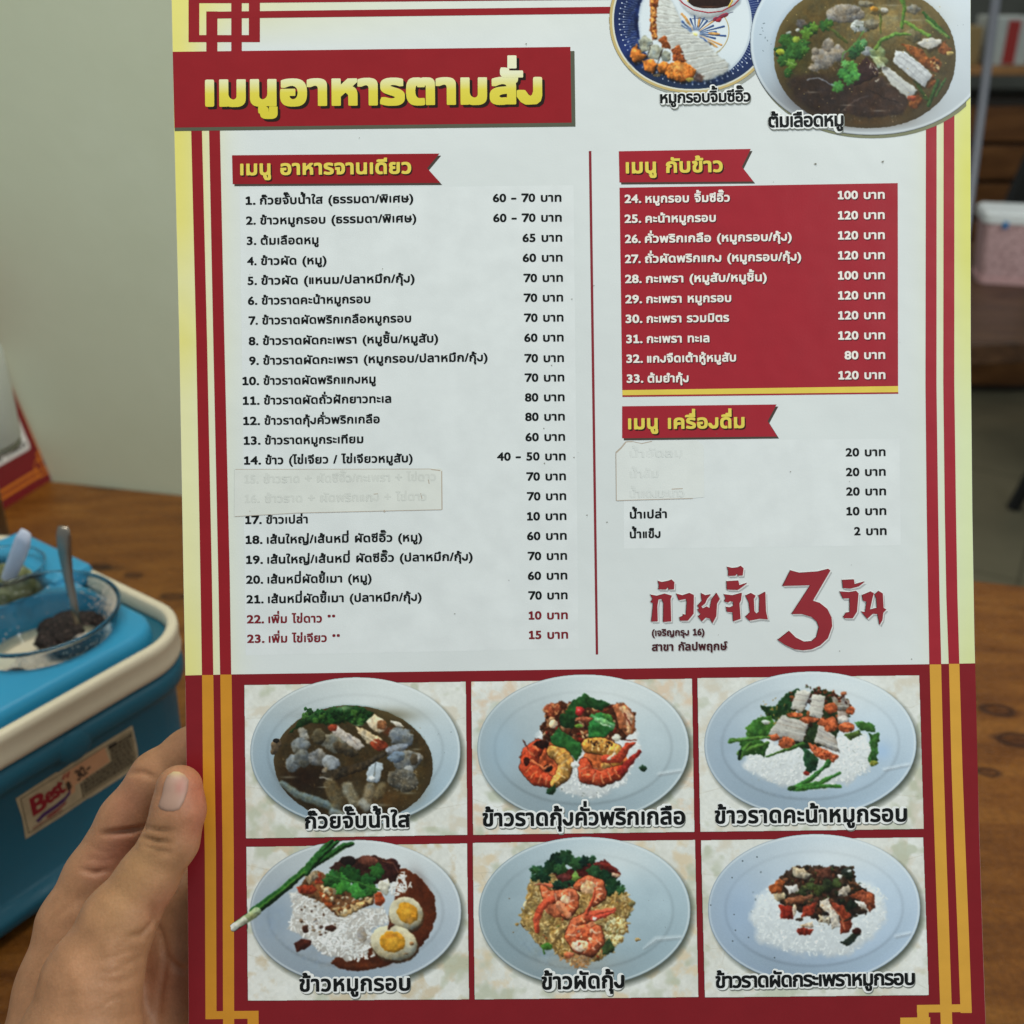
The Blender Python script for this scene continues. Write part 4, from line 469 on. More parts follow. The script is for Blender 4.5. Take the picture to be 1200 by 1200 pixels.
  'ญ': (0.909, [[285,-146,-59,10,-45,20,-10,11,-9,18,-3,37,-50,-13,-49,4,-23,9,-18,12,-25,32,-9,27,-2,22,1,68,6,31,-15,32,1,45,7,27,15,27,21,24,27,19,32,13,45,8,45,-1,45,-11,31,-15,27,-24,19,-27,13,-33,4,6,0,45,4,18,11,18,18,14,21,6,63,-2,23,-11,16,-20,7,-27,0,-248,-4,-40,-10,-36,-27,-44,-41,-31,-49,-17]]),
  'ด': (0.616, [[125,-64,-36,5,-36,14,-33,26,-23,32,-15,36,-9,49,-2,54,7,54,12,36,18,32,22,24,27,19,32,13,36,6,45,2,40,-6,36,-13,36,-24,24,-30,13,-32,7,-49,-1,-198,-16,-28,-27,-15,-63,-2,-22,7,-32,-9],[138,94,9,-2,17,6,1,77,-4,8,-18,-1,-6,-12,-3,-45]]),
  'ต': (0.636, [[126,-64,-36,6,-40,16,-29,23,-25,36,-16,50,-7,54,1,63,10,54,13,31,19,27,20,18,27,15,50,9,49,-8,45,8,45,-6,32,-14,20,-17,19,-27,9,-27,5,-41,-1,-207,-2,-18,-19,-27,-27,-12,-58,-1,-27,8,-36,-11],[139,94,14,-2,18,3,3,3,-2,54,-36,0]]),
  'น': (0.613, [[122,-64,-45,9,-36,18,-32,31,-17,32,-8,32,-2,31,0,185,4,22,19,25,31,12,63,-2,18,-7,15,-14,12,-32,0,-180,5,-6,5,2,4,13,1,171,8,25,18,20,22,9,59,1,18,-4,25,-19,12,-32,0,-279,-4,-22,-17,-23,-25,-12,-54,-1,-23,6,-31,-9]]),
  'บ': (0.604, [[140,-64,-45,6,-50,21,-26,23,-23,38,-10,29,-4,45,0,176,4,22,19,25,31,12,63,-2,18,-7,14,-12,9,-16,4,-18,0,-180,0,-4,9,-3,5,7,0,180,7,23,15,19,23,11,63,2,18,-4,24,-19,12,-32,0,-184,-4,-41,-9,-27,-25,-40,-30,-26,-45,-18]]),
  'ป': (0.605, [[140,-64,-45,6,-45,18,-27,22,-27,40,-9,27,-5,45,0,180,2,18,18,27,30,13,67,-1,18,-7,14,-12,9,-16,4,-18,0,-180,0,-4,9,-3,5,7,0,275,4,21,14,20,22,14,18,3,63,-2,14,-7,15,-13,12,-32,0,-279,-6,-54,-21,-45,-14,-18,-22,-18,-50,-21]]),
  'ผ': (0.648, [[39,-59,-18,4,-18,12,-12,16,-7,23,1,243,5,27,13,27,18,18,18,12,45,14,31,0,32,-6,21,-11,15,-17,22,21,23,8,58,1,27,-10,19,-21,7,-27,0,-279,-12,-32,-15,-13,-21,-9,-68,2,-27,17,-31,52,-5,2,-31,-51,-14,-13,-27,-10]]),
  'พ': (0.695, [[66,-59,-18,4,-16,10,-12,14,-7,18,-51,279,1,22,11,23,20,15,27,7,58,-1,18,-8,14,-11,18,14,22,6,54,-2,18,-7,14,-12,18,14,22,7,59,-1,27,-11,18,-24,4,-31,-50,-279,-11,-23,-15,-14,-18,-8,-68,0,-18,7,-14,11,-17,35,-14,-31,-22,-18,-18,-5]]),
  'ม': (0.614, [[162,-64,-54,11,-23,-6,-54,2,-27,14,-16,24,-2,18,0,279,12,32,14,13,15,7,18,3,58,-2,23,-11,15,-19,7,-27,0,-162,3,-14,6,-6,6,2,0,184,12,32,15,13,21,9,63,1,31,-14,18,-27,3,-18,-1,-198,-6,-36,-8,-23,-23,-36,-36,-27,-45,-15]]),
  'ย': (0.594, [[129,-63,-50,8,-36,14,-30,23,-24,36,-10,31,-2,32,3,36,10,31,-10,23,-5,27,2,31,7,27,14,27,18,20,24,16,30,12,45,5,41,-3,27,-8,27,8,49,0,18,-4,26,-19,12,-31,0,-189,-5,-45,-7,-23,-18,-31,-17,-17,-22,-16,-50,-17]]),
  'ร': (0.488, [[101,-64,-49,7,-45,13,-23,12,-18,22,-5,32,17,49,11,18,22,18,-25,27,-14,27,-7,36,3,41,10,27,20,27,22,18,27,14,32,9,36,5,40,-1,41,-6,27,-9,22,-12,13,-14,8,-18,0,-67,-11,-23,-16,-13,24,-29,14,-30,6,-40,-3,-32,-9,-27,-13,-22,-16,-18,-24,-18,-49,-18]]),
  'ล': (0.571, [[106,-64,-41,6,-40,17,-32,29,-20,38,-7,45,2,32,15,40,22,32,-11,13,-6,18,0,63,7,18,15,18,46,20,68,13,67,-5,36,-12,30,-20,24,-27,14,-32,9,-54,-2,-202,-15,-27,-28,-16,-59,-2,-22,5,-36,-8]]),
  'ว': (0.492, [[82,-64,-49,9,-50,22,-18,23,-4,32,20,54,10,13,15,11,31,7,45,-15,18,2,9,31,-4,45,-5,9,-9,3,-27,-1,-40,-12,-18,2,-18,8,-14,14,-9,18,-3,58,12,32,27,20,50,14,58,2,41,-7,27,-10,31,-20,29,-31,19,-36,11,-36,6,-40,-1,-50,-6,-36,-16,-45,-17,-27,-21,-22,-26,-19,-32,-14,-31,-6]]),
  'ษ': (0.64, [[140,-64,-45,7,-45,19,-32,26,-21,34,-9,27,-6,36,0,189,4,22,14,21,23,13,63,3,18,-3,18,-10,13,-15,8,-22,1,-36,18,-6,6,51,8,16,13,13,32,12,67,-3,23,-15,14,-23,3,-90,22,-23,9,-22,-3,-63,-14,-23,-19,-13,-7,-27,-16,-32,-34,-33,-23,-13,-31,-11]]),
  'ส': (0.572, [[106,-64,-41,6,-40,17,-32,29,-20,38,-7,45,2,32,15,40,22,32,-13,18,-5,18,0,49,5,23,10,15,15,12,66,23,45,5,54,-3,18,11,18,5,54,0,18,-5,15,-9,12,-14,9,-31,-6,-36,-19,-36,3,-36,0,-185,-5,-22,-16,-23,-24,-11,-59,-2,-22,5,-36,-8]]),
  'ห': (0.587, [[40,-59,-18,4,-18,12,-12,16,-6,18,0,284,9,31,18,18,27,9,68,-3,22,-14,14,-19,27,25,22,10,68,1,27,-9,18,-18,9,-27,-1,-18,-6,-18,-31,-36,24,-33,15,-48,2,-130,-9,-27,-18,-18,-26,-10,-58,1,-27,11,-15,16,-8,18,-1,90,-3,6,-5,-6,-1,-86,-11,-27,-15,-14,-18,-7]]),
  'อ': (0.574, [[129,-64,-40,5,-27,9,-27,15,-23,20,-17,23,-12,27,-10,45,-2,36,3,50,12,27,-6,22,0,50,13,31,19,16,36,14,45,9,41,3,40,-4,41,-12,22,-12,31,-27,21,-32,15,-36,8,-40,2,-41,-2,-40,-8,-41,-13,-33,-22,-33,-32,-26,-31,-15,-41,-8]]),
  'ฤ': (0.602, [[208,-159,-27,11,-17,20,-6,18,-4,58,-27,-9,-27,-3,-27,2,-27,7,-18,10,-19,16,-15,23,-8,22,-3,81,7,45,-15,32,0,36,4,24,14,30,27,31,31,22,40,15,36,5,36,0,45,-7,32,-13,27,-17,22,-23,15,-22,11,-32,5,-40,0,-284,-3,-18,-14,-22,-23,-15,-18,-3]]),
  'เ': (0.27, [[48,-55,-22,9,-17,14,-13,18,-8,22,-1,248,7,29,18,25,27,18,32,5,27,-6,20,-13,17,-18,11,-27,2,-252,-10,-33,-22,-26,-32,-14]]),
  'ใ': (0.289, [[91,-64,-36,7,-27,14,-25,24,-13,27,-6,36,0,207,4,27,10,27,-33,24,-10,17,-4,18,0,49,14,31,13,11,18,9,50,11,54,-2,22,-7,27,-14,19,-16,13,-18,15,-45,0,-32,-7,-31,-13,-28,-29,-44,0,-144,23,-18,12,-18,10,-50,-1,-18,-10,-22,-18,-17,-32,-11]]),
  'ะ': (0.338, [[65,-27,-36,8,-35,20,-22,27,-11,36,5,45,19,40,-15,23,-7,22,-2,23,3,27,8,22,12,18,18,13,18,5,67,-9,15,-9,17,-18,36,0,18,-5,23,-17,12,-27,-1,-59,-8,-18,-19,-22,19,-18,9,-23,0,-49,-8,-27,-18,-19,-23,-8]]),
  'า': (0.406, [[113,-59,-18,5,-15,9,-12,14,-7,18,-2,193,-9,0,-36,-14,-27,2,-26,17,-14,27,-1,58,10,27,22,19,50,17,36,5,40,-2,27,-5,27,-11,23,-16,14,-16,16,-27,8,-27,3,-36,0,-198,-3,-18,-14,-22,-20,-15,-18,-4]]),
  'ิ': (0.0, [[-261,259,-27,9,-19,18,-8,23,-1,36,6,18,13,18,54,26,22,5,185,-1,27,-11,19,-24,4,-22,-1,-50,-13,-26,-21,-14,-24,-5]]),
  'ี': (0.0, [[-261,259,-18,4,-16,10,-12,13,-7,18,0,50,9,18,17,15,58,24,86,1,22,28,27,12,68,-2,18,-9,15,-15,9,-27,-1,-90,-9,-23,-19,-19,-27,-8]]),
  'ื': (0.0, [[-261,259,-18,4,-16,10,-12,13,-7,18,0,50,9,18,17,15,49,22,27,3,20,27,30,13,126,0,23,-8,18,-18,9,-27,0,-90,-9,-23,-19,-19,-27,-8]]),
  'ุ': (0.0, [[-92,-189,-27,10,-18,21,-6,18,-1,27,-12,14,-7,18,-5,49,9,27,22,20,36,10,36,1,23,-5,18,-9,18,-17,11,-18,9,-31,-1,-86,-11,-27,-22,-17,-22,-5]]),
  'ู': (0.0, [[-122,-191,-27,4,-28,9,-20,14,-20,22,-31,63,-5,45,5,23,9,14,13,12,36,11,36,0,36,-11,32,10,45,0,22,-6,21,-17,12,-27,0,-72,-11,-36,-17,-23,-29,-22,-34,-11]]),
  '่': (0.0, [[-94,259,-31,12,-14,14,-6,15,-3,18,2,121,16,27,23,13,18,3,58,-2,27,-15,10,-12,7,-18,1,-117,-3,-18,-13,-23,-20,-14,-18,-4]]),
  '้': (0.0, [[-189,259,-22,6,-16,12,-12,18,-4,18,1,36,8,23,-8,27,1,22,12,24,22,18,23,10,31,5,27,0,23,-6,21,-10,15,-13,22,-37,23,-1,18,-5,17,-12,10,-13,7,-23,-2,-54,-10,-22,-18,-16,-27,-7]]),
  '๊': (0.0, [[-166,256,-27,4,-31,15,-18,16,-16,24,-8,23,-3,31,4,32,12,27,15,18,23,17,45,14,18,0,18,-5,22,6,27,-2,45,-18,24,-21,17,-31,22,-14,13,-18,4,-18,0,-41,-8,-27,-18,-19,-22,-10,-117,2]]),
  'ั': (0.0, [[-121,259,-36,7,-27,14,-20,20,-15,27,-5,31,3,32,14,31,17,18,15,7,18,2,50,-7,22,-11,18,-19,99,-2,23,-9,15,-15,10,-27,-1,-49,-8,-23,-18,-18,-30,-9]]),
  '์': (0.0, [[-130,244,-23,6,-16,13,-12,18,-9,22,-3,27,1,23,9,27,12,19,32,24,36,10,94,1,18,-4,16,-10,14,-18,6,-22,-1,-50,-12,-27,-27,-18,-41,-4,-13,-16,-18,-11]]),
  '1': (0.5, [[47,-60,-22,9,-20,15,-16,23,-7,22,1,32,11,27,17,19,36,18,4,8,0,81,-35,18,-21,22,-13,32,1,31,13,32,24,22,86,48,22,5,27,-2,18,-7,18,-12,15,-18,9,-18,4,-27,0,-212,35,-17,22,-23,12,-32,-1,-31,-8,-23,-14,-18,-17,-13,-21,-10,-22,-3]]),
  '6': (0.5, [[126,-63,-59,12,-40,24,-30,31,-26,54,-8,63,7,59,18,54,35,63,48,54,50,40,18,10,23,3,18,-3,18,-11,45,-59,4,-25,-8,-27,-14,-17,-27,-19,32,-18,34,-36,21,-45,6,-50,-10,-54,-20,-37,-29,-30,-48,-27]]),
  '(': (0.323, [[122,-174,-18,6,-18,13,-38,44,-30,50,-25,58,-14,54,-6,68,5,58,15,59,23,54,30,49,40,48,14,11,22,8,36,0,23,-6,16,-11,12,-18,5,-18,-3,-27,-31,-50,-16,-36,-11,-36,-8,-40,-2,-50,2,-45,8,-45,27,-67,30,-50,4,-27,-9,-27,-20,-19,-22,-8]]),
  ')': (0.323, [[2,-174,-23,7,-18,14,-11,20,-3,22,7,23,26,40,17,36,12,41,8,45,0,85,-8,45,-11,36,-17,36,-28,45,-6,27,7,27,21,22,22,8,41,1,18,-5,18,-12,38,-45,34,-54,22,-54,14,-54,6,-68,-5,-58,-14,-59,-25,-58,-30,-49,-39,-46,-15,-11,-22,-7]]),
  'ํ': (0, [[-89,247,-45,11,-20,12,-16,15,-19,34,-4,27,1,23,13,36,13,17,18,14,36,15,50,2,43,-12,32,-27,18,-36,2,-45,-14,-36,-24,-27,-39,-19]]),
 },
}

# ------------------------------------------------------------------ lettering from outline data
def fill_loops(loops):
    """triangles filling closed outlines, holes included"""
    V = []; Eg = []
    for lp in loops:
        n0 = len(V); V += [Vector(p) for p in lp]; Eg += [(n0 + i, n0 + (i + 1) % len(lp)) for i in range(len(lp))]
    v, e, f, *_r = delaunay_2d_cdt(V, Eg, [], 2, 1e-7)
    return np.array([(p.x, p.y) for p in v]), [tuple(q) for q in f]
def inside_loops(loops, pts):
    w = np.zeros(len(pts), int)
    for lp in loops:
        lp = np.asarray(lp)
        for (x0, y0), (x1, y1) in zip(lp, np.roll(lp, -1, 0)):
            if y0 == y1: continue
            xi = x0 + (pts[:, 1] - y0) / (y1 - y0) * (x1 - x0)
            w += (((y0 <= pts[:, 1]) != (y1 <= pts[:, 1])) & (pts[:, 0] < xi)).astype(int)
    return w % 2 == 1
def fill_even(loops):
    V, Fs = fill_loops(loops)
    c = np.array([V[list(f)].mean(0) for f in Fs])
    ok = inside_loops(loops, c)
    return V, [f for f, k in zip(Fs, ok) if k]
_gc = {}
def glyph(ch, wt):
    if (ch, wt) not in _gc:
        a, outlines = GLYPHS[wt][ch]; loops = []
        for d in outlines:      # each outline: steps from point to point in 1/500 em
            loops.append([tuple(q) for q in (np.cumsum(np.array(d).reshape(-1, 2), 0) / 500.0)])
        _gc[(ch, wt)] = (a, *fill_even(loops)) if loops else (a, np.zeros((0, 2)), [])
    return _gc[(ch, wt)]
UPV = 'ิีึืั็'; TONE = '่้๊๋์'; TALL = 'ปฝฟ'
def layout(s):
    """glyphs with their places (em units) and the total advance"""
    out = []; x = 0; up = False; base = ''; k = 0
    for i, ch in enumerate(s):
        if ch == ' ': x += 0.34; base = ''; k += 1; continue
        sh = -0.10 if base in TALL and base else 0
        if ch in UPV: out.append((ch, x + sh, 0, k)); up = True
        elif ch in TONE:
            hi = up or (i + 1 < len(s) and s[i + 1] == 'ำ')
            out.append((ch, x + sh, 0.185 if hi else 0, k))
        elif ch in 'ุู': out.append((ch, x, 0, k))
        elif ch == 'ำ':
            out.append(('ํ', x, 0, k)); out.append(('า', x, 0, k)); x += GLYPHS['body']['า'][0]; up = False; base = 'า'; k += 1
        else:
            out.append((ch, x, 0, k)); x += GLYPHS['body'][ch][0]; base = ch; up = False; k += 1
    return out, x
def text_geo(s, x0, x1, y0, y1, em, wt, zlev=0.0, conv=None):
    """one line of lettering from (x0, y0) to (x1, y1) in photo-style coordinates (y down), fitted by its tracking"""
    out, adv = layout(s)
    g0 = out[0]; left = glyph(g0[0], wt)[1][:, 0].min() if len(glyph(g0[0], wt)[1]) else 0
    mx = max((x + glyph(c, wt)[1][:, 0].max()) for c, x, y, k in out); kmax = max(k for *_, k in out)
    ln = math.hypot(x1 - x0, y1 - y0); ux, uy = (x1 - x0) / ln, (y1 - y0) / ln
    need = ln / em; nat = mx - left
    tr = (need - nat) / max(kmax, 1); sx = 1.0
    LIM = 0.02 if tr > 0 else 0.05
    if abs(tr) > LIM:
        tr = math.copysign(LIM, tr); sx = need / (nat + tr * kmax)
    V = []; Fs = []
    for i, (c, gx, gy, k) in enumerate(out):
        _a, v, f = glyph(c, wt)
        if wt == 'title': gy = gy - .035 if c == 'ู' else (gy + .03 if c in TONE else gy)
        px = (v[:, 0] + gx - left + tr * k) * sx * em; py = (v[:, 1] + gy) * em
        n0 = sum(len(q) for q in V)
        X = x0 + px * ux + py * uy; Y = y0 + px * uy - py * ux
        V.append(np.stack([X, Y, np.full(len(v), zlev + (i % 4) * 1.0)], 1)); Fs += [tuple(q + n0 for q in t_) for t_ in f]
    return np.concatenate(V), Fs
def merge_geo(parts):
    V = []; Fs = []; n = 0
    for v, f in parts: V.append(v); Fs += [tuple(q + n for q in t_) for t_ in f]; n += len(v)
    return np.concatenate(V), Fs

# ------------------------------------------------------------------ the blue condiment caddy
HB = 0.135; TH = math.radians(54.5)
KB = hz(240, 728, HB); KB[2] = 0
bu = -np.array([math.cos(TH), math.sin(TH), 0]); bv = np.array([-math.sin(TH), math.cos(TH), 0]); bz = np.array([0, 0, 1.0])
def B3(u, v, z): return KB + bu * u + bv * v + bz * z
UL, VL, RR = 0.30, 0.225, 0.040
def rr(off, z, n=10, ul=UL, vl=VL):
    r = max(RR - off, .004); lo = off; out = []
    for cu, cv, a0 in ((ul - lo - r, vl - lo - r, 0), (lo + r, vl - lo - r, 90), (lo + r, lo + r, 180), (ul - lo - r, lo + r, 270)):
        for i in range(n + 1):
            a = math.radians(a0 + 90 * i / n); out.append(B3(cu + r * math.cos(a), cv + r * math.sin(a), z))
    return out
cd = empty('condiment_caddy', tuple(B3(UL / 2, VL / 2, 0)), 'blue plastic condiment caddy with a cream rim band and a worn paper sticker', 'caddy')
def pl(name, rgb, k=1.2, rough=.36):
    t = NT(name); co = t.coords(); c = L3(rgb, k)
    col = t.mixc(t.ramp(t.noise(co, 18, 6, .7), [(.45, (0, 0, 0)), (.75, (.35,) * 3)]), c, tuple(min(1, x * .72 + .012) for x in c))
    sc_ = t.noise(t.coords((40, 260, 60), (.3, .5, .7)), 3, 4, .7); col = t.mixc(t.ramp(sc_, [(.66, (0, 0, 0)), (.74, (.28,) * 3)]), col, tuple(min(1, x * 1.3 + .05) for x in c))
    t.l(col, t.b.inputs['Base Color']); t.l(t.ramp(t.noise(co, 30, 4), [(.3, (rough * .75,) * 3), (.7, (rough * 1.4,) * 3)]), t.b.inputs['Roughness'])
    h = t.bump(t.noise(co, 260, 3), .12, .0005); t.l(t.bump(sc_, .1, .0004, h), t.b.inputs['Normal']); return t.m
M_blue = pl('caddy_blue', (20, 92, 114), 1.15); M_lid = pl('caddy_tray_blue', (40, 140, 182), 1.2); M_cream = pl('caddy_cream', (200, 190, 166), 1.35)
bm = bmesh.new()
loft_bm(bm, [rr(.011, 0), rr(.008, .003), rr(.0030, .009), rr(.0022, .013), rr(.0030, .017), rr(.0075, .020), rr(.0105, .023), rr(.0075, .090), rr(.0065, .0955), rr(.0015, .098), rr(.0005, .101), rr(.0005, .108), rr(.002, .1115), rr(.006, .1125)], True, True)
bmobj('caddy_body', bm, M_blue, cd, True)
bm = bmesh.new()
loft_bm(bm, [rr(.006, .1127), rr(.0014, .1140), rr(.0005, .1158), rr(0, .1180), rr(.0005, .1205), rr(.0004, .1285), rr(.0000, .1305), rr(.0006, .1340), rr(.002, HB), rr(.0055, HB), rr(.0068, .1338), rr(.0072, .1255)], True, False)
bmobj('rim_band', bm, M_cream, cd, True)
bm = bmesh.new(); loft_bm(bm, [rr(.0074, .1250), rr(.0165, .1258)], False, False); bmobj('ledge', bm, M_blue, cd, True)
# tray top with two round wells
BW = (0.065, 0.073, 0.0475); JW = (0.046, 0.146, 0.0335)
def circ(c, r, n=56): return [(c[0] + r * math.cos(2 * math.pi * i / n), c[1] + r * math.sin(2 * math.pi * i / n)) for i in range(n)]
def rr2(off, n=10):
    r = RR - off; out = []
    for cu, cv, a0 in ((UL - off - r, VL - off - r, 0), (off + r, VL - off - r, 90), (off + r, off + r, 180), (UL - off - r, off + r, 270)):
        for i in range(n + 1):
            a = math.radians(a0 + 90 * i / n); out.append((cu + r * math.cos(a), cv + r * math.sin(a)))
    return out
V2, F2 = fill_even([rr2(.0205), circ(BW, BW[2] - .004), circ(JW, JW[2])])
ZT = 0.1365
pts = [B3(a, b, ZT) for a, b in V2]; fs = list(F2)
bm = bmesh.new(); vs = [bm.verts.new(p) for p in pts]
for f in fs: bm.faces.new([vs[i] for i in f])
loft_bm(bm, [rr(.0163, .1259), rr(.0168, .1305), rr(.0178, .1345), rr(.0205, ZT)], False, False)
for c, r in ((BW, BW[2] - .004),):
    loft_bm(bm, [[B3(a, b, z) for a, b in circ(c, q)] for q, z in ((r, ZT), (r - .001, ZT - .001), (r - .001, .085))], False, True)
bmesh.ops.remove_doubles(bm, verts=bm.verts[:], dist=1e-6)
me_o = bmobj('tray', bm, M_lid, cd, True)
bm = bmesh.new(); loft_bm(bm, [[B3(a, b, z) for a, b in circ(JW, q)] for q, z in ((JW[2], ZT), (JW[2] - .001, ZT - .0012), (JW[2] - .001, .085))], False, True)
bmobj('well', bm, pl('caddy_well', (10, 52, 60), 1.2), cd, True)
for p_ in me_o.data.polygons: p_.use_smooth = abs(p_.normal.z) < .95
bm = bmesh.new(); box_bm(bm, B3(.0012, .110, .1257), bu * .03, bv * .085, bz * .0148, .004); bmobj('hinge_block', bm, M_lid, cd)
# push latch under the rim
bm = bmesh.new(); bmesh.ops.create_uvsphere(bm, u_segments=28, v_segments=16, radius=1)
for v in bm.verts: v.co = Vector(B3(.0985 + v.co.x * .0115, .0022 + v.co.y * .0030, .1015 + v.co.z * .0105))
bmobj('latch', bm, M_blue, cd, True)
# paper sticker on the front face (flat on the caddy's side)
def face_pt(u, z, h=0.0): return B3(u, .0091 + .003 * (.09 - z) / .067 - .0018 - h, z)
SU0, SU1, SZ0, SZ1 = .1352, .0575, .0553, .0873
def ST(a, b, h=0.0):       # a: 0..1 along the sticker, b: 0 top .. 1 bottom
    return face_pt(SU0 + (SU1 - SU0) * a + .0, SZ1 + (SZ0 - SZ1) * b, h)
def flat(name, quads, mat, h, parent):
    V = []; Fs = []
    for q in quads:
        n0 = len(V); V += [ST(a, b, h) for a, b in q]; Fs.append(tuple(range(n0, n0 + len(q))))
    return pymesh(name, V, Fs, mat, parent)
M_stk = simple('sticker_paper', (176, 160, 128), 1.25, .6, .3, .14, 160)
sk = flat('sticker', [[(0, .03), (.33, .0), (.34, .03), (.52, .0), (1, 0), (1.01, .55), (1, 1), (.55, 1), (.53, .975), (.3, 1), (0.0, .99), (.012, .5)]], M_stk, 0.0, cd)
tag(sk, 'worn cream paper sticker with red lettering and a handwritten price')
M_sr = simple('sticker_red', (140, 28, 40), 1.2, .6); M_sk = simple('sticker_black', (44, 40, 36), 1.1, .6); M_so = simple('sticker_peach', (200, 150, 112), 1.2, .6)
M_sp = simple('sticker_violet', (74, 44, 92), 1.2, .6); M_sg = simple('sticker_olive', (122, 112, 88), 1.2, .6)
flat('sticker_frame', [[(.03, .09), (.985, .09), (.985, .105), (.03, .105)], [(.03, .9), (.985, .9), (.985, .915), (.03, .915)], [(.03, .105), (.036, .105), (.036, .9), (.03, .9)], [(.979, .105), (.985, .105), (.985, .9), (.979, .9)],
     [(.49, .55), (.5, .55), (.5, .9), (.49, .9)]], M_sk, .00004, sk)
flat('price_patch', [[(.37, .13), (.74, .10), (.76, .48), (.45, .52), (.44, .66), (.38, .66)]], M_so, .00007, sk)
flat('print_block', [[(.50, .56), (.77, .50), (.77, .14), (.975, .13), (.975, .88), (.505, .88)]], M_sg, .00007, sk)
def sticker_text(name, lines, mat, h):
    parts = [text_geo(s, a0, a1, b0, b1, em, wt) for s, a0, a1, b0, b1, em, wt in lines]
    V, Fs = merge_geo(parts)
    return pymesh(name, [ST(v[0] / 2.45, v[1], h + v[2] * 1.5e-5) for v in V], Fs, mat, sk)
k_ = 2.45
sticker_text('brand_lettering', [('B', .09 * k_, .205 * k_, .60, .60, .56, 'head'), ('est', .215 * k_, .375 * k_, .56, .50, .52, 'head')], M_sr, .00012)
sticker_text('price_lettering', [('฿', .385 * k_, .425 * k_, .54, .53, .26, 'body'), ('30.-', .475 * k_, .60 * k_, .46, .42, .34, 'body')], M_sk, .00014)
swoosh = [(.10, .74), (.17, .67), (.27, .66), (.36, .62), (.41, .52), (.40, .64), (.34, .73), (.25, .76), (.17, .77), (.12, .82)]
flat('swoosh', [swoosh], M_sp, .0001, sk)
flat('swoosh_red', [[(.18, .80), (.27, .78), (.36, .74), (.35, .79), (.27, .83), (.2, .84)], [(.35, .22), (.39, .14), (.40, .16), (.37, .25)], [(.39, .24), (.42, .13), (.43, .16), (.41, .27)]], M_sr, .0001, sk)
rs = random.Random(5); q = []
for r_ in range(2):
    a = .07
    while a < .30:
        w = rs.uniform(.008, .02); q.append([(a, .84 + r_ * .03), (a + w, .84 + r_ * .03), (a + w, .855 + r_ * .03), (a, .855 + r_ * .03)]); a += w + .006
flat('small_print', q, M_sr, .00016, sk); q = []
for r_ in range(8):
    a = .52 if r_ > 3 else .785
    while a < .95:
        w = rs.uniform(.008, .03); b = .17 + r_ * .085; q.append([(a, b), (a + w, b), (a + w, b + .045), (a, b + .045)]); a += w + .012
q.append([(.765, .12), (.84, .12), (.84, .21), (.765, .21)])
flat('small_print', q, M_sk, .00016, sk)

# glass bowl standing in the near well
bc0 = B3(BW[0], BW[1], 0); ZR = .1505
M_glass = clear('bowl_glass', (.93, .97, .97))
gb = empty('glass_bowl', tuple(bc0 + bz * .1), 'round clear glass bowl of dark ground chili set into the caddy tray', 'bowl')
bm = bmesh.new()
prof = [(.001, .1015), (.022, .1015), (.030, .105), (.0385, .119), (.0445, .136), (.0478, .147), (.0482, .1495), (.0475, ZR), (.0463, .1497), (.0455, .147), (.0425, .136), (.0365, .120), (.028, .1075), (.021, .104), (.001, .104)]
R_ = lathe_bm(bm, bc0, prof, 72); bm.faces.new(R_[0][::-1]); bm.faces.new(R_[-1])
bmobj('bowl_wall', bm, M_glass, gb, True)
rg = np.random.default_rng(3)
# ground chili heap
mc = B3(.0455, .0755, 0)
t = NT('ground_chili'); co = t.coords(); t.l(t.ramp(t.noise(co, 420, 4, .7), [(0.40, L3((22, 15, 13), 1)), (0.58, L3((44, 30, 26), 1)), (0.74, L3((134, 112, 104), 1))]), t.b.inputs['Base Color']); t.set(Roughness=.8)
t.l(t.bump(t.noise(co, 500, 3), .7, .002), t.b.inputs['Normal'])
bm = bmesh.new(); bmesh.ops.create_icosphere(bm, subdivisions=5, radius=1)
from mathutils import noise as mn
for v in bm.verts:
    p = v.co.copy(); d = 1 + .16 * mn.noise(p * 2.2) + .07 * mn.noise(p * 7) + .04 * mn.noise(p * 18)
    v.co = Vector(mc + np.array([p.x * .0215 * d, p.y * .0195 * d, .1215 + p.z * .0115 * d]))
tag(bmobj('ground_chili', bm, t.m, None, True), 'heap of dark ground chili inside the round glass bowl', 'chili')
bm = bmesh.new(); bmesh.ops.create_icosphere(bm, subdivisions=4, radius=1); mc2 = B3(.093, .062, 0)
for v in bm.verts:
    p = v.co.copy(); d = 1 + .2 * mn.noise(p * 2.2 + Vector((4, 0, 0))) + .06 * mn.noise(p * 9)
    v.co = Vector(mc2 + np.array([p.x * .0105 * d, p.y * .0095 * d, .1185 + p.z * .007 * d]))
tag(bmobj('chili_clump', bm, t.m, None, True), 'small dark chili clump near the front of the glass bowl', 'chili')
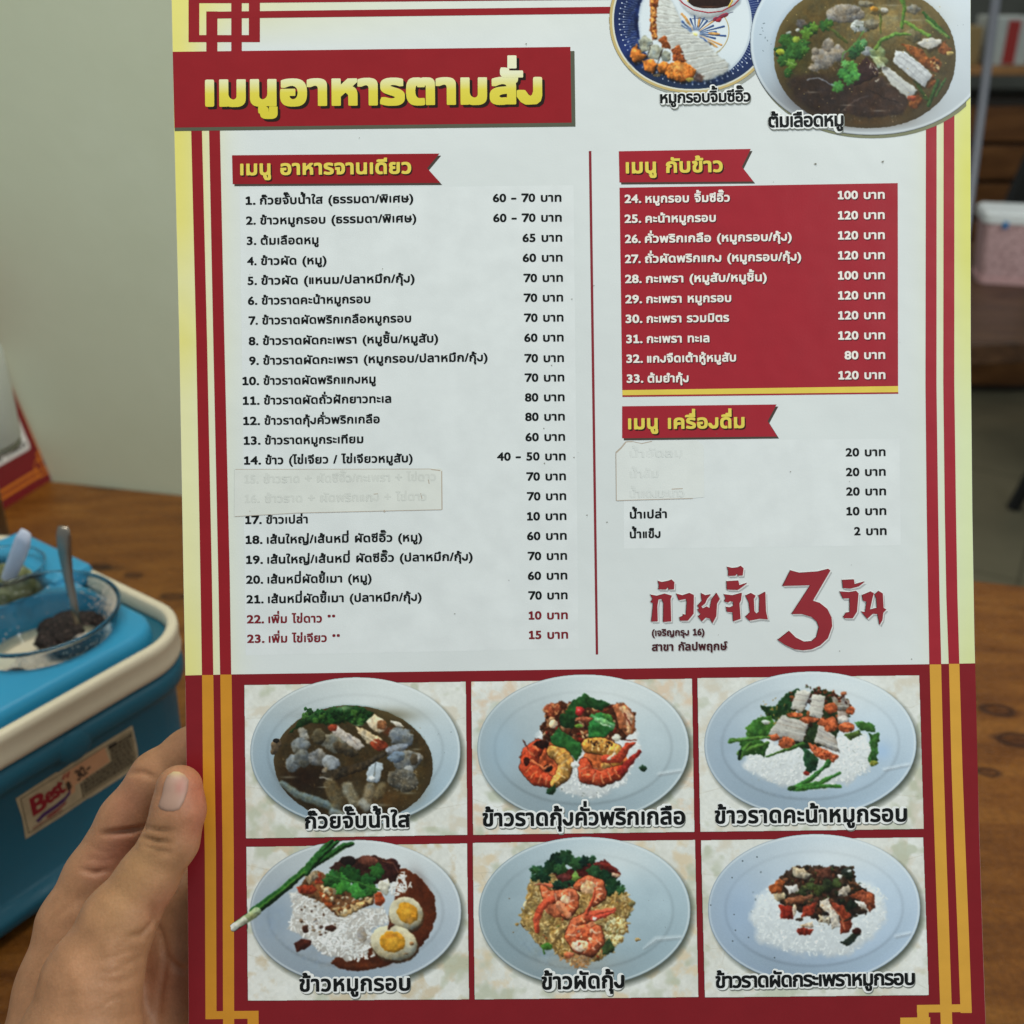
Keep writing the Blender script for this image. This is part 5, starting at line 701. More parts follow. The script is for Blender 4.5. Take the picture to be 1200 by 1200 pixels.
# sugar dusted on the glass
M_sug = simple('sugar', (225, 215, 200), 1.1, .7, .4, .08, 300)
V = []; Fs = []
prf = [(.0365, .1200), (.0425, .136), (.0455, .147)]
def wallpt(a, z):
    r = np.interp(z, [.1075, .120, .136, .147], [.028, .0365, .0425, .0455]) - .0004
    return bc0 + np.array([r * math.cos(a), r * math.sin(a), z])
def fleck(p, s, nrm):
    n0 = len(V); a = rg.normal(size=3); a -= nrm * (a @ nrm); a /= np.linalg.norm(a); b = np.cross(nrm, a)
    m = rg.integers(5, 8)
    for i in range(m):
        w = 2 * math.pi * i / m; k = s * rg.uniform(.6, 1.2); V.append(p + a * math.cos(w) * k + b * math.sin(w) * k)
    V.append(p + nrm * s * .8)
    for i in range(m): Fs.append((n0 + i, n0 + (i + 1) % m, n0 + m))
for i in range(2600):
    side = rg.random()
    if side < .55: a = rg.normal(math.radians(20), .32); z = np.clip(rg.normal(.136, .007), .112, .1475)
    elif side < .8: a = rg.normal(math.radians(-60), .45); z = np.clip(rg.normal(.128, .008), .110, .146)
    elif side < .86: a = rg.uniform(0, 6.28); z = rg.uniform(.112, .147)
    else: a = rg.normal(math.radians(35), .3); z = np.clip(rg.normal(.141, .005), .112, .1475)
    p = wallpt(a, z); fleck(p, rg.uniform(.0002, .0007), np.array([-math.cos(a), -math.sin(a), .3]))
for i in range(900):
    a = rg.normal(math.radians(-95), .75); r = rg.uniform(.006, .031); z = .1045 + max(0, r - .02) * .35
    fleck(bc0 + np.array([r * math.cos(a), r * math.sin(a), z + .0004]), rg.uniform(.0003, .0009), np.array([0, 0, 1.0]))
tag(pymesh('sugar_grains', V, Fs, M_sug), 'white sugar grains dusted over the inside of the glass bowl', 'sugar', kind='stuff')
bm = bmesh.new(); bmesh.ops.create_icosphere(bm, subdivisions=4, radius=1)
sg = bc0 + bu * .012 - bv * .004
for v in bm.verts:
    p = v.co.copy(); d = 1 + .18 * mn.noise(p * 2.6 + Vector((9, 0, 0))) + .05 * mn.noise(p * 12)
    v.co = Vector(sg + np.array([p.x * .027 * d, p.y * .027 * d, .1095 + p.z * .005 * d]))
tag(bmobj('sugar_bed', bm, simple('sugar_bed', (190, 176, 158), 1.1, .8, .3, .2, 260, .5, 700), None, True), 'pale bed of caked sugar lying at the bottom of the glass bowl', 'sugar')
# steel spoon standing in the chili
M_steel = simple('spoon_steel', (150, 142, 132), 1.0, .30, .5, .1, 60, metal=1.0)
dsp = .665
sp_ = [P(91, 731, .660), P(86, 706, .658), P(80, 676, .658), P(76, 648, .652), P(74.5, 628, .648), P(74, 617, .646)]
pxm = .00051
bm = bmesh.new(); tube_bm(bm, sp_, [.0022, .0024, .0030, .0042, .0046, .0032], 18, (Vector(CF), [.6, .55, .45, .32, .30, .3]))
ss = empty('steel_spoon', tuple(sp_[0]), 'dull steel spoon with its handle up, standing in the dark chili', 'spoon')
bmobj('spoon_handle', bm, M_steel, ss, True)
bm = bmesh.new(); bmesh.ops.create_uvsphere(bm, u_segments=20, v_segments=12, radius=1)
for v in bm.verts: v.co = Vector(sp_[0] - bz * .013 + bu * -.006 + bv * .008 + np.array([v.co.x * .010, v.co.y * .009, v.co.z * .0042]))
bmobj('spoon_bowl', bm, M_steel, ss, True)
# second glass jar with green pickle in the far well, white plastic spoon in it
jc = B3(JW[0], JW[1], 0)
gj = empty('glass_jar', tuple(jc + bz * .088), 'small glass jar of green pickled chili in the caddy\'s far well', 'jar')
bm = bmesh.new(); R_ = lathe_bm(bm, jc, [(.001, .088), (.022, .088), (.0255, .095), (.0265, .130), (.0285, .146), (.0290, .1475), (.0280, .1480), (.0265, .146), (.0245, .130), (.0235, .097), (.021, .0905), (.001, .0905)], 56)
bm.faces.new(R_[0][::-1]); bm.faces.new(R_[-1]); bmobj('jar_wall', bm, M_glass, gj, True)
t = NT('green_pickle'); co = t.coords(); t.l(t.ramp(t.noise(co, 120, 4, .6, .6), [(0.3, L3((54, 60, 34), 1.1)), (0.5, L3((92, 96, 56), 1.1)), (0.7, L3((150, 150, 110), 1.1))]), t.b.inputs['Base Color']); t.set(Roughness=.3)
t.l(t.bump(t.noise(co, 160, 3), .6, .002), t.b.inputs['Normal'])
bm = bmesh.new(); R_ = lathe_bm(bm, jc, [(.0205, .0910), (.0228, .098), (.0243, .134), (.016, .140), (.006, .1425), (.001, .143)], 48); bm.faces.new(R_[0][::-1]); bm.faces.new(R_[-1])
for v in bm.verts: v.co.z += .004 * mn.noise(v.co * 130) * (1 if v.co.z > .126 else 0)
tag(bmobj('pickled_chili', bm, t.m, None, True), 'green pickled chili filling the small glass jar', 'pickle')
M_wsp = simple('white_spoon_plastic', (196, 204, 224), 1.15, .3, .5, .02)
w_ = [P(0, 706, .7165), P(9, 680, .702), P(22, 648, .686), P(27, 634, .680), P(30.5, 623, .676)]
bm = bmesh.new(); tube_bm(bm, w_, [.0042, .0050, .0058, .0056, .0036], 20, (Vector(CF), .34))
ws = empty('white_spoon', tuple(w_[0]), 'white plastic spoon with a rounded flat handle standing in the pickle jar', 'spoon')
bmobj('spoon_handle', bm, M_wsp, ws, True)
bm = bmesh.new(); bmesh.ops.create_uvsphere(bm, u_segments=20, v_segments=12, radius=1)
for v in bm.verts: v.co = Vector(w_[0] - bz * .012 + np.array([v.co.x * .0085, v.co.y * .006, v.co.z * .012]))
bmobj('spoon_bowl', bm, M_wsp, ws, True)
# clear plastic dispenser at the far left
M_cp = NT('cloudy_plastic'); M_cp.set(Roughness=.3, IOR=1.25); M_cp.b.inputs['Transmission Weight'].default_value = .55; M_cp.b.inputs['Base Color'].default_value = (*L3((235, 238, 228)), 1); M_cp = M_cp.m
dc = P(-34, 520, .86); 
dz0 = dc[2]; base = np.array([dc[0], dc[1], 0])
ds = empty('cup_dispenser', tuple(base), 'cloudy clear plastic dispenser on a steel stand at the left edge before the small menu', 'dispenser')
bm = bmesh.new()
prof = [(.036, dz0), (.038, dz0 + .004), (.0385, dz0 + .055), (.038, dz0 + .074), (.034, dz0 + .087), (.024, dz0 + .096), (.010, dz0 + .100), (.001, dz0 + .1005), (.001, dz0 + .0985), (.0098, dz0 + .098), (.023, dz0 + .094), (.0325, dz0 + .085), (.0362, dz0 + .073), (.0367, dz0 + .055), (.0362, dz0 + .004)]
R_ = lathe_bm(bm, base, prof, 48); n = 48
for j in range(n): bm.faces.new((R_[-1][j], R_[-1][(j + 1) % n], R_[0][(j + 1) % n], R_[0][j]))
bmobj('dome', bm, M_cp, ds, True)
bm = bmesh.new(); R_ = lathe_bm(bm, base, [(.02, 0), (.02, .006), (.012, .012), (.0122, dz0 - .012), (.037, dz0 - .003), (.037, dz0 - .0005), (.001, dz0 - .0005)], 40); bm.faces.new(R_[0][::-1]); bmobj('stand', bm, simple('stand_steel', (140, 138, 128), 1, .35, .5, .1, metal=1), ds, True)
bm = bmesh.new(); R_ = lathe_bm(bm, base, [(.020, dz0 + .0), (.0235, dz0 + .072), (.021, dz0 + .074), (.001, dz0 + .070)], 36); bm.faces.new(R_[0][::-1]); bmobj('cup_stack', bm, simple('cup_plastic', (205, 205, 196), 1.05, .5), ds, True)
# the small red menu standing behind it
SB = hz(70, 556, 0); S2 = hz(0, 600, 0); sw = (S2 - SB) / np.linalg.norm(S2 - SB); spn = np.array([-sw[1], sw[0], 0]) ; spn = spn if spn[0] < 0 else -spn
ln_ = math.radians(13); su = np.array([0, 0, math.cos(ln_)]) + spn * math.sin(ln_); sn = np.cross(sw, su); sn = sn if sn[0] > 0 else -sn
def S3(a, b, h=0.0): return SB + sw * a + su * b + sn * h
sm = empty('standing_menu', tuple(SB + sw * .1), 'small red menu board with gold fret border standing against the wall at the left', 'menu')
def plate2(name, loops, h0, h1, mat, par):
    V2, F2 = fill_even(loops); n = len(V2)
    V = [S3(a, b, h1) for a, b in V2] + [S3(a, b, h0) for a, b in V2]; Fs = [f for f in F2] + [tuple(i + n for i in f[::-1]) for f in F2]
    bm = bmesh.new(); vs = [bm.verts.new(p) for p in V]
    for f in Fs: bm.faces.new([vs[i] for i in f])
    be = [e for e in bm.edges if e.is_boundary]
    if be: bmesh.ops.bridge_loops(bm, edges=be)
    return bmobj(name, bm, mat, par)
def rrect(a0, b0, a1, b1, r, n=6):
    out = []
    for ca, cb_, t0 in ((a1 - r, b1 - r, 0), (a0 + r, b1 - r, 90), (a0 + r, b0 + r, 180), (a1 - r, b0 + r, 270)):
        for i in range(n + 1): a = math.radians(t0 + 90 * i / n); out.append((ca + r * math.cos(a), cb_ + r * math.sin(a)))
    return out
M_smr = simple('small_menu_red', (96, 16, 22), 1.5, .35, .4, .06); M_smo = simple('small_menu_gold', (176, 96, 26), 1.4, .35, .4, .06); M_smw = simple('small_menu_white', (206, 202, 198), 1.15, .4)
plate2('board', [rrect(-.003, 0, .20, .285, .008)], -.003, 0, M_smr, sm)
def bar(a0, b0, a1, b1): return [(a0, b0), (a1, b0), (a1, b1), (a0, b1)]
q = [bar(.0055, .030, .0092, .27), bar(.0118, .030, .0155, .27), bar(.026, .0095, .19, .0128), bar(.026, .0158, .19, .0190), bar(.0055, .0085, .0075, .034), bar(.0055, .0085, .030, .0105), bar(.028, .0085, .030, .024), bar(.0055, .032, .0205, .034), bar(.0185, .0135, .0205, .034), bar(.010, .0135, .012, .0275), bar(.010, .0135, .026, .0155), bar(.010, .0255, .0265, .0275)]
V = []; Fs = []
for i, b_ in enumerate(q):
    n0 = len(V); V += [S3(a, b, .0004 + i * 2e-5) for a, b in b_]; Fs.append(tuple(range(n0, n0 + 4)))
pymesh('fret_border', V, Fs, M_smo, sm)
def sflat(name, loops, h, mat, par):
    V2, F2 = fill_even(loops); return pymesh(name, [S3(a, b, h) for a, b in V2], F2, mat, par)
pn = sflat('dish_photo', [rrect(.0240, .0415, .19, .15, .004)], .0004, M_smw, sm)
sflat('plate_print', [[(.088 + .060 * math.cos(i / 40 * 6.2832), .098 + .046 * math.sin(i / 40 * 6.2832)) for i in range(40)]], .0006, simple('small_plate_print', (150, 160, 178), 1.2, .4), pn)
sflat('food_print', [[(.09 + .035 * math.cos(i / 30 * 6.2832) * (1 + .2 * math.sin(i * 2.1)), .10 + .026 * math.sin(i / 30 * 6.2832) * (1 + .2 * math.cos(i * 1.7))) for i in range(30)]], .0008, simple('small_food_print', (88, 56, 30), 1.2, .5, .4, .4, 200), pn)
V, Fs = text_geo('ข้าวผัด', 0, 4.6, 0, 0, 1.0, 'body')
pymesh('caption', [S3(.072 - v[0] * .0095, .0455 - v[1] * .0095, .0007 + v[2] * 2e-5) for v in V], Fs, simple('small_menu_ink', (40, 36, 34), 1.0, .5), pn)

# ------------------------------------------------------------------ the hand-held menu: a flat printed board
DB = 0.400; SB_ = DB / FPX; ROLL = math.radians(0.93)
BO = np.array([678.0, 600.0]); cr, sr = math.cos(ROLL), math.sin(ROLL)
m3 = np.stack([CX * cr + CU * sr, -CX * sr + CU * cr, -CF], 1)
MB = Matrix([[*map(float, m3[i]), float(P(*BO, DB)[i])] for i in range(3)] + [[0, 0, 0, 1]])
def LX(x, y):          # layout unit (1/1200 of the frame at the board) -> board metres
    dx = np.asarray(x, float) - BO[0]; dy = -(np.asarray(y, float) - BO[1])
    return (dx * cr + dy * sr) * SB_, (-dx * sr + dy * cr) * SB_
menu = bpy.data.objects.new('menu_board', None); COL.objects.link(menu); menu.matrix_world = MB; menu.empty_display_size = .02
tag(menu, 'large laminated red, white and yellow Thai menu board held up in a hand', 'menu')
def pmesh(name, V, Fs, mat, parent=menu, smooth=False):
    """mesh given in layout units with z in micrometres above the sheet"""
    V = np.asarray(V, float); x, y = LX(V[:, 0], V[:, 1])
    me = bpy.data.meshes.new(name); me.from_pydata(list(zip(x.tolist(), y.tolist(), (V[:, 2] * 1e-6).tolist())), [], [tuple(map(int, f)) for f in Fs]); me.update()
    me.flip_normals() if len(me.polygons) and me.polygons[0].normal.z < 0 else None
    o = bpy.data.objects.new(name, me); COL.objects.link(o); o.parent = parent; me.materials.append(mat); return o
def pflat(name, loops, z, mat, parent=menu):
    V, Fs = [], []
    for i, lp in enumerate(loops):
        v, f = fill_even([lp]); n0 = len(V); V += [(a, b, z + i * 2) for a, b in v]; Fs += [tuple(q + n0 for q in t_) for t_ in f]
    # all faces towards the viewer
    out = []
    for f in Fs:
        a, b, c = [np.array(V[i][:2]) for i in f[:3]]
        out.append(f if np.cross(b - a, c - a) < 0 else f[::-1])
    return pmesh(name, V, out, mat, parent)
def ptext(name, lines, z, mat, parent=menu):
    V, Fs = merge_geo([text_geo(*ln) for ln in lines]); V = V.copy(); V[:, 2] = z + V[:, 2] * 14
    return pmesh(name, V, Fs, mat, parent)
def grow(lp, dx, dy): return [(a + dx, b + dy) for a, b in lp]
def strip(rows):
    return [(l, y) for y, l, r in rows] + [(r, y) for y, l, r in rows[::-1]]

LEFT = [(-62, 200), (0, 201), (150, 204), (400, 210), (680, 215), (800, 217.3), (1000, 219.6), (1262, 221.5)]
RIGHT = [(-62, 1137), (0, 1137.5), (400, 1137.6), (600, 1139.5), (750, 1142), (970, 1147.5), (1100, 1151.5), (1262, 1157.5)]
outline = [(x, y) for y, x in LEFT] + [(x, y) for y, x in RIGHT[::-1]]
# backing board with its thickness
V2, F2 = fill_even([outline]); x_, y_ = LX(V2[:, 0], V2[:, 1]); bm = bmesh.new(); n = len(V2)
vs = [bm.verts.new((a, b, -.00005)) for a, b in zip(x_, y_)] + [bm.verts.new((a, b, -.0014)) for a, b in zip(x_, y_)]
for f in F2: bm.faces.new([vs[i] for i in f]); bm.faces.new([vs[i + n] for i in f[::-1]])
bmesh.ops.bridge_loops(bm, edges=[e for e in bm.edges if e.is_boundary])
me = bpy.data.meshes.new('backing'); bmesh.ops.recalc_face_normals(bm, faces=bm.faces[:]); bm.to_mesh(me); bm.free()
bo = bpy.data.objects.new('backing', me); COL.objects.link(bo); bo.parent = menu; me.materials.append(simple('laminate_edge', (222, 222, 214), 1.1, .4))

# ---- small raster toolkit: the printed photographs are colour grids, one colour per mesh vertex
def vnoise(X, Y, sc, seed):
    r = np.random.default_rng(seed).random((128, 128)); x = X / sc + 1000.3; y = Y / sc + 1000.7
    i = np.floor(x).astype(int); j = np.floor(y).astype(int); u = x - i; v = y - j
    u = u * u * (3 - 2 * u); v = v * v * (3 - 2 * v)
    g = lambda a, b: r[(j + b) % 128, (i + a) % 128]
    return (g(0, 0) * (1 - u) + g(1, 0) * u) * (1 - v) + (g(0, 1) * (1 - u) + g(1, 1) * u) * v
def fbm(X, Y, sc, seed, o=3):
    return sum(vnoise(X, Y, sc / 2 ** k, seed + 17 * k) * .5 ** k for k in range(o)) / sum(.5 ** k for k in range(o))
class Print:
    """colour grid in the coordinates of one picture: k picture units per layout unit, origin (ox, oy)"""
    def __init__(s, ox, oy, k, box, dens=1.75, seed=1):
        s.ox, s.oy, s.k, s.seed = ox, oy, k, seed; st = k / dens
        s.xs = np.arange(box[0], box[2] + st, st); s.ys = np.arange(box[1], box[3] + st, st); s.st = st
        s.X, s.Y = np.meshgrid(s.xs, s.ys); s.C = np.zeros(s.X.shape + (3,)); s.M = np.zeros(s.X.shape); s.rg = np.random.default_rng(seed); s.q = 0
    def win(s, x0, y0, x1, y1):
        i0 = max(int((x0 - s.xs[0]) / s.st), 0); i1 = min(int((x1 - s.xs[0]) / s.st) + 2, len(s.xs)); j0 = max(int((y0 - s.ys[0]) / s.st), 0); j1 = min(int((y1 - s.ys[0]) / s.st) + 2, len(s.ys))
        return slice(j0, max(j1, j0)), slice(i0, max(i1, i0))
    def put(s, w, a, col, mask=False):
        if a.size == 0: return
        s.C[w] = s.C[w] * (1 - a[..., None]) + np.asarray(col, float) * a[..., None]
        if mask: s.M[w] = np.maximum(s.M[w], a)
    def sd(s, pts, X, Y):
        pts = np.asarray(pts, float); d = np.full(X.shape, 1e9); ins = np.zeros(X.shape, bool)
        for (ax, ay), (bx, by) in zip(pts, np.roll(pts, -1, 0)):
            ux, uy = bx - ax, by - ay; n = ux * ux + uy * uy + 1e-9; t = np.clip(((X - ax) * ux + (Y - ay) * uy) / n, 0, 1)
            d = np.minimum(d, (X - ax - t * ux) ** 2 + (Y - ay - t * uy) ** 2)
            if abs(by - ay) > 1e-9:
                xi = ax + (Y - ay) / (by - ay) * ux; ins ^= ((ay <= Y) != (by <= Y)) & (X < xi)
        d = np.sqrt(d); return np.where(ins, -d, d)
    def tone(s, X, Y, col, tex, ts):
        s.q += 1; c = np.asarray(col, float)
        f = 1 + tex * 2 * (fbm(X, Y, ts, s.seed * 131 + s.q * 7) - .5)
        return c[None, None] * f[..., None] if c.ndim == 1 else c * f[..., None]
    def relief(s, d, k, rw):
        """light from the upper left as the camera of the dish saw it: bright upper edges, dark lower ones"""
        if min(d.shape) < 3: return np.ones_like(d)
        gy, gx = np.gradient(d); n = np.hypot(gx, gy) + 1e-6; dn = (gx * .45 + gy * .89) / n; e = np.exp(np.minimum(d, 0) / (rw * 1.5))
        return 1 - e * k * (1.25 * np.clip(dn, -.55, 1) + .22)
    def piece(s, pts, col, wob=5, ws=16, tex=.22, ts=14, rim=.3, rw=7, soft=3.2, al=1.0, mask=False, lit=.16):
        """an irregular patch: wobbling outline, mottled, darker at its lower rim, paler at the top"""
        pts = np.asarray(pts, float); x0, y0 = pts.min(0) - 14; x1, y1 = pts.max(0) + 14; w = s.win(x0, y0, x1, y1); X, Y = s.X[w], s.Y[w]
        if X.size == 0: return
        s.q += 1; d = s.sd(pts, X, Y) + wob * 2 * (fbm(X, Y, ws, s.seed * 57 + s.q * 3) - .5)
        a = np.clip(.5 - d / soft, 0, 1) * al
        c = s.tone(X, Y, col, tex, ts); yy = (Y - y0) / (y1 - y0 + 1e-6)
        sh = s.relief(d, rim, rw) + lit * (.5 - yy)
        s.put(w, a, np.clip(c * sh[..., None], 0, 255), mask)
    def ell(s, cx, cy, rx, ry, col, rot=0, **k):
        n = 36; a = np.linspace(0, 2 * np.pi, n, endpoint=False); r = math.radians(rot); x, y = rx * np.cos(a), ry * np.sin(a)
        s.piece(np.stack([cx + x * math.cos(r) - y * math.sin(r), cy + x * math.sin(r) + y * math.cos(r)], 1), col, **k)
    def line(s, pts, wd, col, soft=2.6, al=1.0, tex=.12, round_=.3):
        pts = np.asarray(pts, float); wd = np.broadcast_to(np.asarray(wd, float), (len(pts),)); m = wd.max() + 4
        x0, y0 = pts.min(0) - m; x1, y1 = pts.max(0) + m; w = s.win(x0, y0, x1, y1); X, Y = s.X[w], s.Y[w]
        if X.size == 0: return
        d = np.full(X.shape, 1e9)
        for (ax, ay), (bx, by), ra, rb in zip(pts[:-1], pts[1:], wd[:-1], wd[1:]):
            ux, uy = bx - ax, by - ay; n = ux * ux + uy * uy + 1e-9; t = np.clip(((X - ax) * ux + (Y - ay) * uy) / n, 0, 1)
            d = np.minimum(d, np.hypot(X - ax - t * ux, Y - ay - t * uy) - (ra + (rb - ra) * t) / 2)
        c = s.tone(X, Y, col, tex, 10); sh = s.relief(d, round_ * 1.1, wd.max() * .3 + .01) if wd.max() > 7 else np.ones_like(d)
        s.put(w, np.clip(.5 - d / soft, 0, 1) * al, np.clip(c * sh[..., None], 0, 255))
    def soft(s, cx, cy, rx, ry, col, al=.5, rot=0):
        w = s.win(cx - rx * 1.6 - ry, cy - ry * 1.6 - rx, cx + rx * 1.6 + ry, cy + ry * 1.6 + rx); X, Y = s.X[w] - cx, s.Y[w] - cy; r = math.radians(rot)
        u = (X * math.cos(r) + Y * math.sin(r)) / rx; v = (-X * math.sin(r) + Y * math.cos(r)) / ry
        s.put(w, al * np.exp(-(u * u + v * v) * 1.6), col)
    def rice(s, pts, n, col=(226, 230, 228), ln=13, wd=5.5, var=26, dark=(150, 160, 165)):
        pts = np.asarray(pts, float); x0, y0 = pts.min(0); x1, y1 = pts.max(0); k = 0
        while k < n:
            x, y = s.rg.uniform(x0, x1), s.rg.uniform(y0, y1)
            if s.sd(pts, np.array([[x]]), np.array([[y]]))[0, 0] > 4 * s.rg.random(): continue
            k += 1; a = s.rg.uniform(0, math.pi); l = ln * s.rg.uniform(.6, 1.2) / 2; dx, dy = math.cos(a) * l, math.sin(a) * l
            s.line([(x - dx + 2, y - dy + 3), (x + dx + 2, y + dy + 3)], wd, dark, al=.36, tex=0, round_=0)
            s.line([(x - dx, y - dy), (x + dx, y + dy)], wd, np.clip(np.array(col) + s.rg.normal(0, var) * .5, 0, 255), tex=.04, round_=.12)
    def specks(s, box, n, col, r=(1.2, 3), al=.9):
        for _ in range(n):
            x, y = s.rg.uniform(box[0], box[2]), s.rg.uniform(box[1], box[3]); q = s.rg.uniform(*r); s.line([(x, y), (x + q * s.rg.normal(), y + q * s.rg.normal())], q, col, al=al, tex=0, round_=0)
    def leaf(s, cx, cy, r, col, lobes=5, rot=None, asp=1.0, **k):
        ph = s.rg.uniform(0, 6.28) if rot is None else math.radians(rot); a = np.linspace(0, 2 * np.pi, 44, endpoint=False)
        q = r * (.72 + .28 * np.abs(np.sin(a * lobes / 2 + ph)) + .08 * s.rg.normal(size=44)); x, y = q * np.cos(a), q * asp * np.sin(a)
        s.piece(np.stack([cx + x * math.cos(ph) - y * math.sin(ph), cy + x * math.sin(ph) + y * math.cos(ph)], 1), col, **{**dict(wob=3, ws=8, tex=.25, ts=10, rim=.35, rw=5), **k})
        for j in range(3):
            t = ph + j * 2.1; s.line([(cx, cy), (cx + r * .7 * math.cos(t), cy + r * .7 * asp * math.sin(t))], 2.0, np.clip(np.array(col) * 1.45, 0, 255), al=.5, tex=0, round_=0)
    def mottle(s, pts, cols, n, r=(5, 14), al=.85):
        pts = np.asarray(pts, float); x0, y0 = pts.min(0); x1, y1 = pts.max(0); k = 0
        while k < n:
            x, y = s.rg.uniform(x0, x1), s.rg.uniform(y0, y1)
            if s.sd(pts, np.array([[x]]), np.array([[y]]))[0, 0] > 0: continue
            k += 1; q = s.rg.uniform(*r); s.ell(x, y, q, q * s.rg.uniform(.45, 1), cols[s.rg.integers(len(cols))], rot=s.rg.uniform(0, 180), wob=q * .35, ws=q, rim=.35, rw=q * .5, al=al)
    def photo(s, pts, amp=(2.6, 1.3), lum=.30, soft=30, sharp=.12):
        """make the painted food read as a photograph: ragged outlines, uneven tone, local contrast"""
        X, Y = s.X, s.Y; m = np.clip(.5 - s.sd(pts, X, Y) / soft, 0, 1); sd_ = s.seed * 977
        dx = (fbm(X, Y, 24, sd_ + 1) - .5) * 4 * amp[0] + (fbm(X, Y, 9, sd_ + 2, 2) - .5) * 4 * amp[1]; dy = (fbm(X, Y, 24, sd_ + 3) - .5) * 4 * amp[0] + (fbm(X, Y, 9, sd_ + 4, 2) - .5) * 4 * amp[1]
        dx *= m; dy *= m; fi = np.clip((X + dx - s.xs[0]) / s.st, 0, len(s.xs) - 1.01); fj = np.clip((Y + dy - s.ys[0]) / s.st, 0, len(s.ys) - 1.01)
        i = fi.astype(int); j = fj.astype(int); u = (fi - i)[..., None]; v = (fj - j)[..., None]; C = s.C
        C = (C[j, i] * (1 - u) + C[j, i + 1] * u) * (1 - v) + (C[j + 1, i] * (1 - u) + C[j + 1, i + 1] * u) * v
        mean = C.mean(2); w = m * np.clip(np.maximum(np.maximum(C[..., 0], C[..., 1]) - C[..., 2], 0) / 45 + (165 - mean) / 60, 0, 1)
        f = 1 + lum * ((fbm(X, Y, 12, sd_ + 5, 2) - .5) * 1.3 + (fbm(X, Y, 34, sd_ + 6, 3) - .5) * 1.5)
        f = f + .14 * np.clip((fbm(X, Y, 7, sd_ + 7, 2) - .66) * 7, 0, 1)
        D = C * f[..., None]; h = (fbm(X, Y, 30, sd_ + 8) - .5)[..., None]; D = D * (1 + h * np.array([.2, .02, -.3]))
        g = D.mean(2, keepdims=True); D = g + (D - g) * .86; D = (D - 96) * 1.10 + 90
        D = C * (1 - w[..., None]) + D * w[..., None]
        B = D.copy()
        for ax in (0, 1):
            B = sum(np.roll(B, k, ax) for k in (-4, -3, -2, -1, 0, 1, 2, 3, 4)) / 9
        D = D + sharp * (D - B) * m[..., None]
        for _ in range(2):      # the print is a little soft
            S3_ = D
            for ax in (0, 1): S3_ = (np.roll(S3_, 1, ax) + 1.6 * S3_ + np.roll(S3_, -1, ax)) / 3.6
            D = D * (1 - m[..., None]) + S3_ * m[..., None]
        s.C = np.clip(D, 4, 250)
    def build(s, name, z, mat, parent):
        ny, nx = s.X.shape; idx = np.arange(ny * nx).reshape(ny, nx)
        keep = (s.M[:-1, :-1] + s.M[1:, :-1] + s.M[:-1, 1:] + s.M[1:, 1:]) / 4 > .5
        q = np.stack([idx[:-1, :-1], idx[1:, :-1], idx[1:, 1:], idx[:-1, 1:]], -1)[keep]
        used = np.unique(q); re = np.full(ny * nx, -1); re[used] = np.arange(len(used)); q = re[q]
        lx, ly = LX(s.ox + s.X.ravel()[used] / s.k, s.oy + s.Y.ravel()[used] / s.k)
        co = np.stack([lx, ly, np.full(len(used), z * 1e-6)], 1).astype(np.float32)
        me = bpy.data.meshes.new(name); me.vertices.add(len(used)); me.vertices.foreach_set('co', co.ravel())
        me.loops.add(q.size); me.loops.foreach_set('vertex_index', q.ravel().astype(np.int32)); me.polygons.add(len(q)); me.polygons.foreach_set('loop_start', np.arange(0, q.size, 4, dtype=np.int32))
        me.update(calc_edges=True)
        c = np.minimum(lin(np.clip(s.C.reshape(-1, 3)[used], 0, 255)) * KP, .92)
        at = me.color_attributes.new('Col', 'FLOAT_COLOR', 'POINT'); at.data.foreach_set('color', np.concatenate([c, np.ones((len(c), 1))], 1).astype(np.float32).ravel())
        o = bpy.data.objects.new(name, me); COL.objects.link(o); o.parent = parent; me.materials.append(mat); return o
M_print = painted('printed_photo')

# ---- sheet: white running to yellow at the upper left and right margins
sh = Print(0, 0, 1.0, (196, -66, 1164, 800), dens=.25, seed=9)
X, Y = sh.X, sh.Y
lx_ = np.interp(Y, [r[0] for r in LEFT], [r[1] for r in LEFT]); rx_ = np.interp(Y, [r[0] for r in RIGHT], [r[1] for r in RIGHT])
white = np.array([207, 212.5, 213.]); yel = np.array([217, 207, 104.]); pale = np.array([226, 224, 176.]); mint = np.array([214, 222, 160.])
c = white[None, None] * (1 + .05 * (fbm(X, Y, 190, 4) - .5))[..., None]
def bl(c, f, col): return c * (1 - f[..., None]) + col * f[..., None]
fl = np.exp(-((X - lx_) / 42.) ** 2); vs_ = np.interp(Y, [-60, 0, 60, 150, 260, 330, 400, 470, 560, 680, 760, 800], [.95, .9, .9, .95, .9, .62, .85, .5, .45, .55, .75, .8]); c = bl(c, fl * vs_, yel); c = bl(c, fl * (1 - vs_) * .8, pale)
c = bl(c, np.exp(-np.maximum(X - 205, 0) / 150) * np.clip(1 - (Y - 5) / 52, 0, 1) * .8, np.array([219, 211, 120.]))
fr = np.exp(-((rx_ - X) / 36.) ** 2); vr = np.interp(Y, [-60, 120, 200, 300, 420, 520, 680, 780], [.8, .8, .95, .9, .6, .25, .3, .55]); c = bl(c, fr * vr, np.array([205, 203, 98.])); c = bl(c, fr * (1 - vr) * .75, np.array([206, 220, 160.]))
sh.C[:] = c; sh.M[:] = 1
# keep the sheet inside the outline
sh.X = np.clip(sh.X, lx_ + .2, rx_ - .2)
sh.build('printed_sheet', 0, M_print, menu)
RED = (138, 26, 34); REDR = (152, 34, 46)
rb = [(217.0, 791.5), (270, 790.3), (1090, 778.3), (1142.8, 777.3)] + [(x - .2, y) for y, x in RIGHT if y > 790] + [(x + .2, y) for y, x in LEFT[::-1] if y > 795]
pflat('lower_red_ground', [rb], 30, ink((122, 24, 32)))
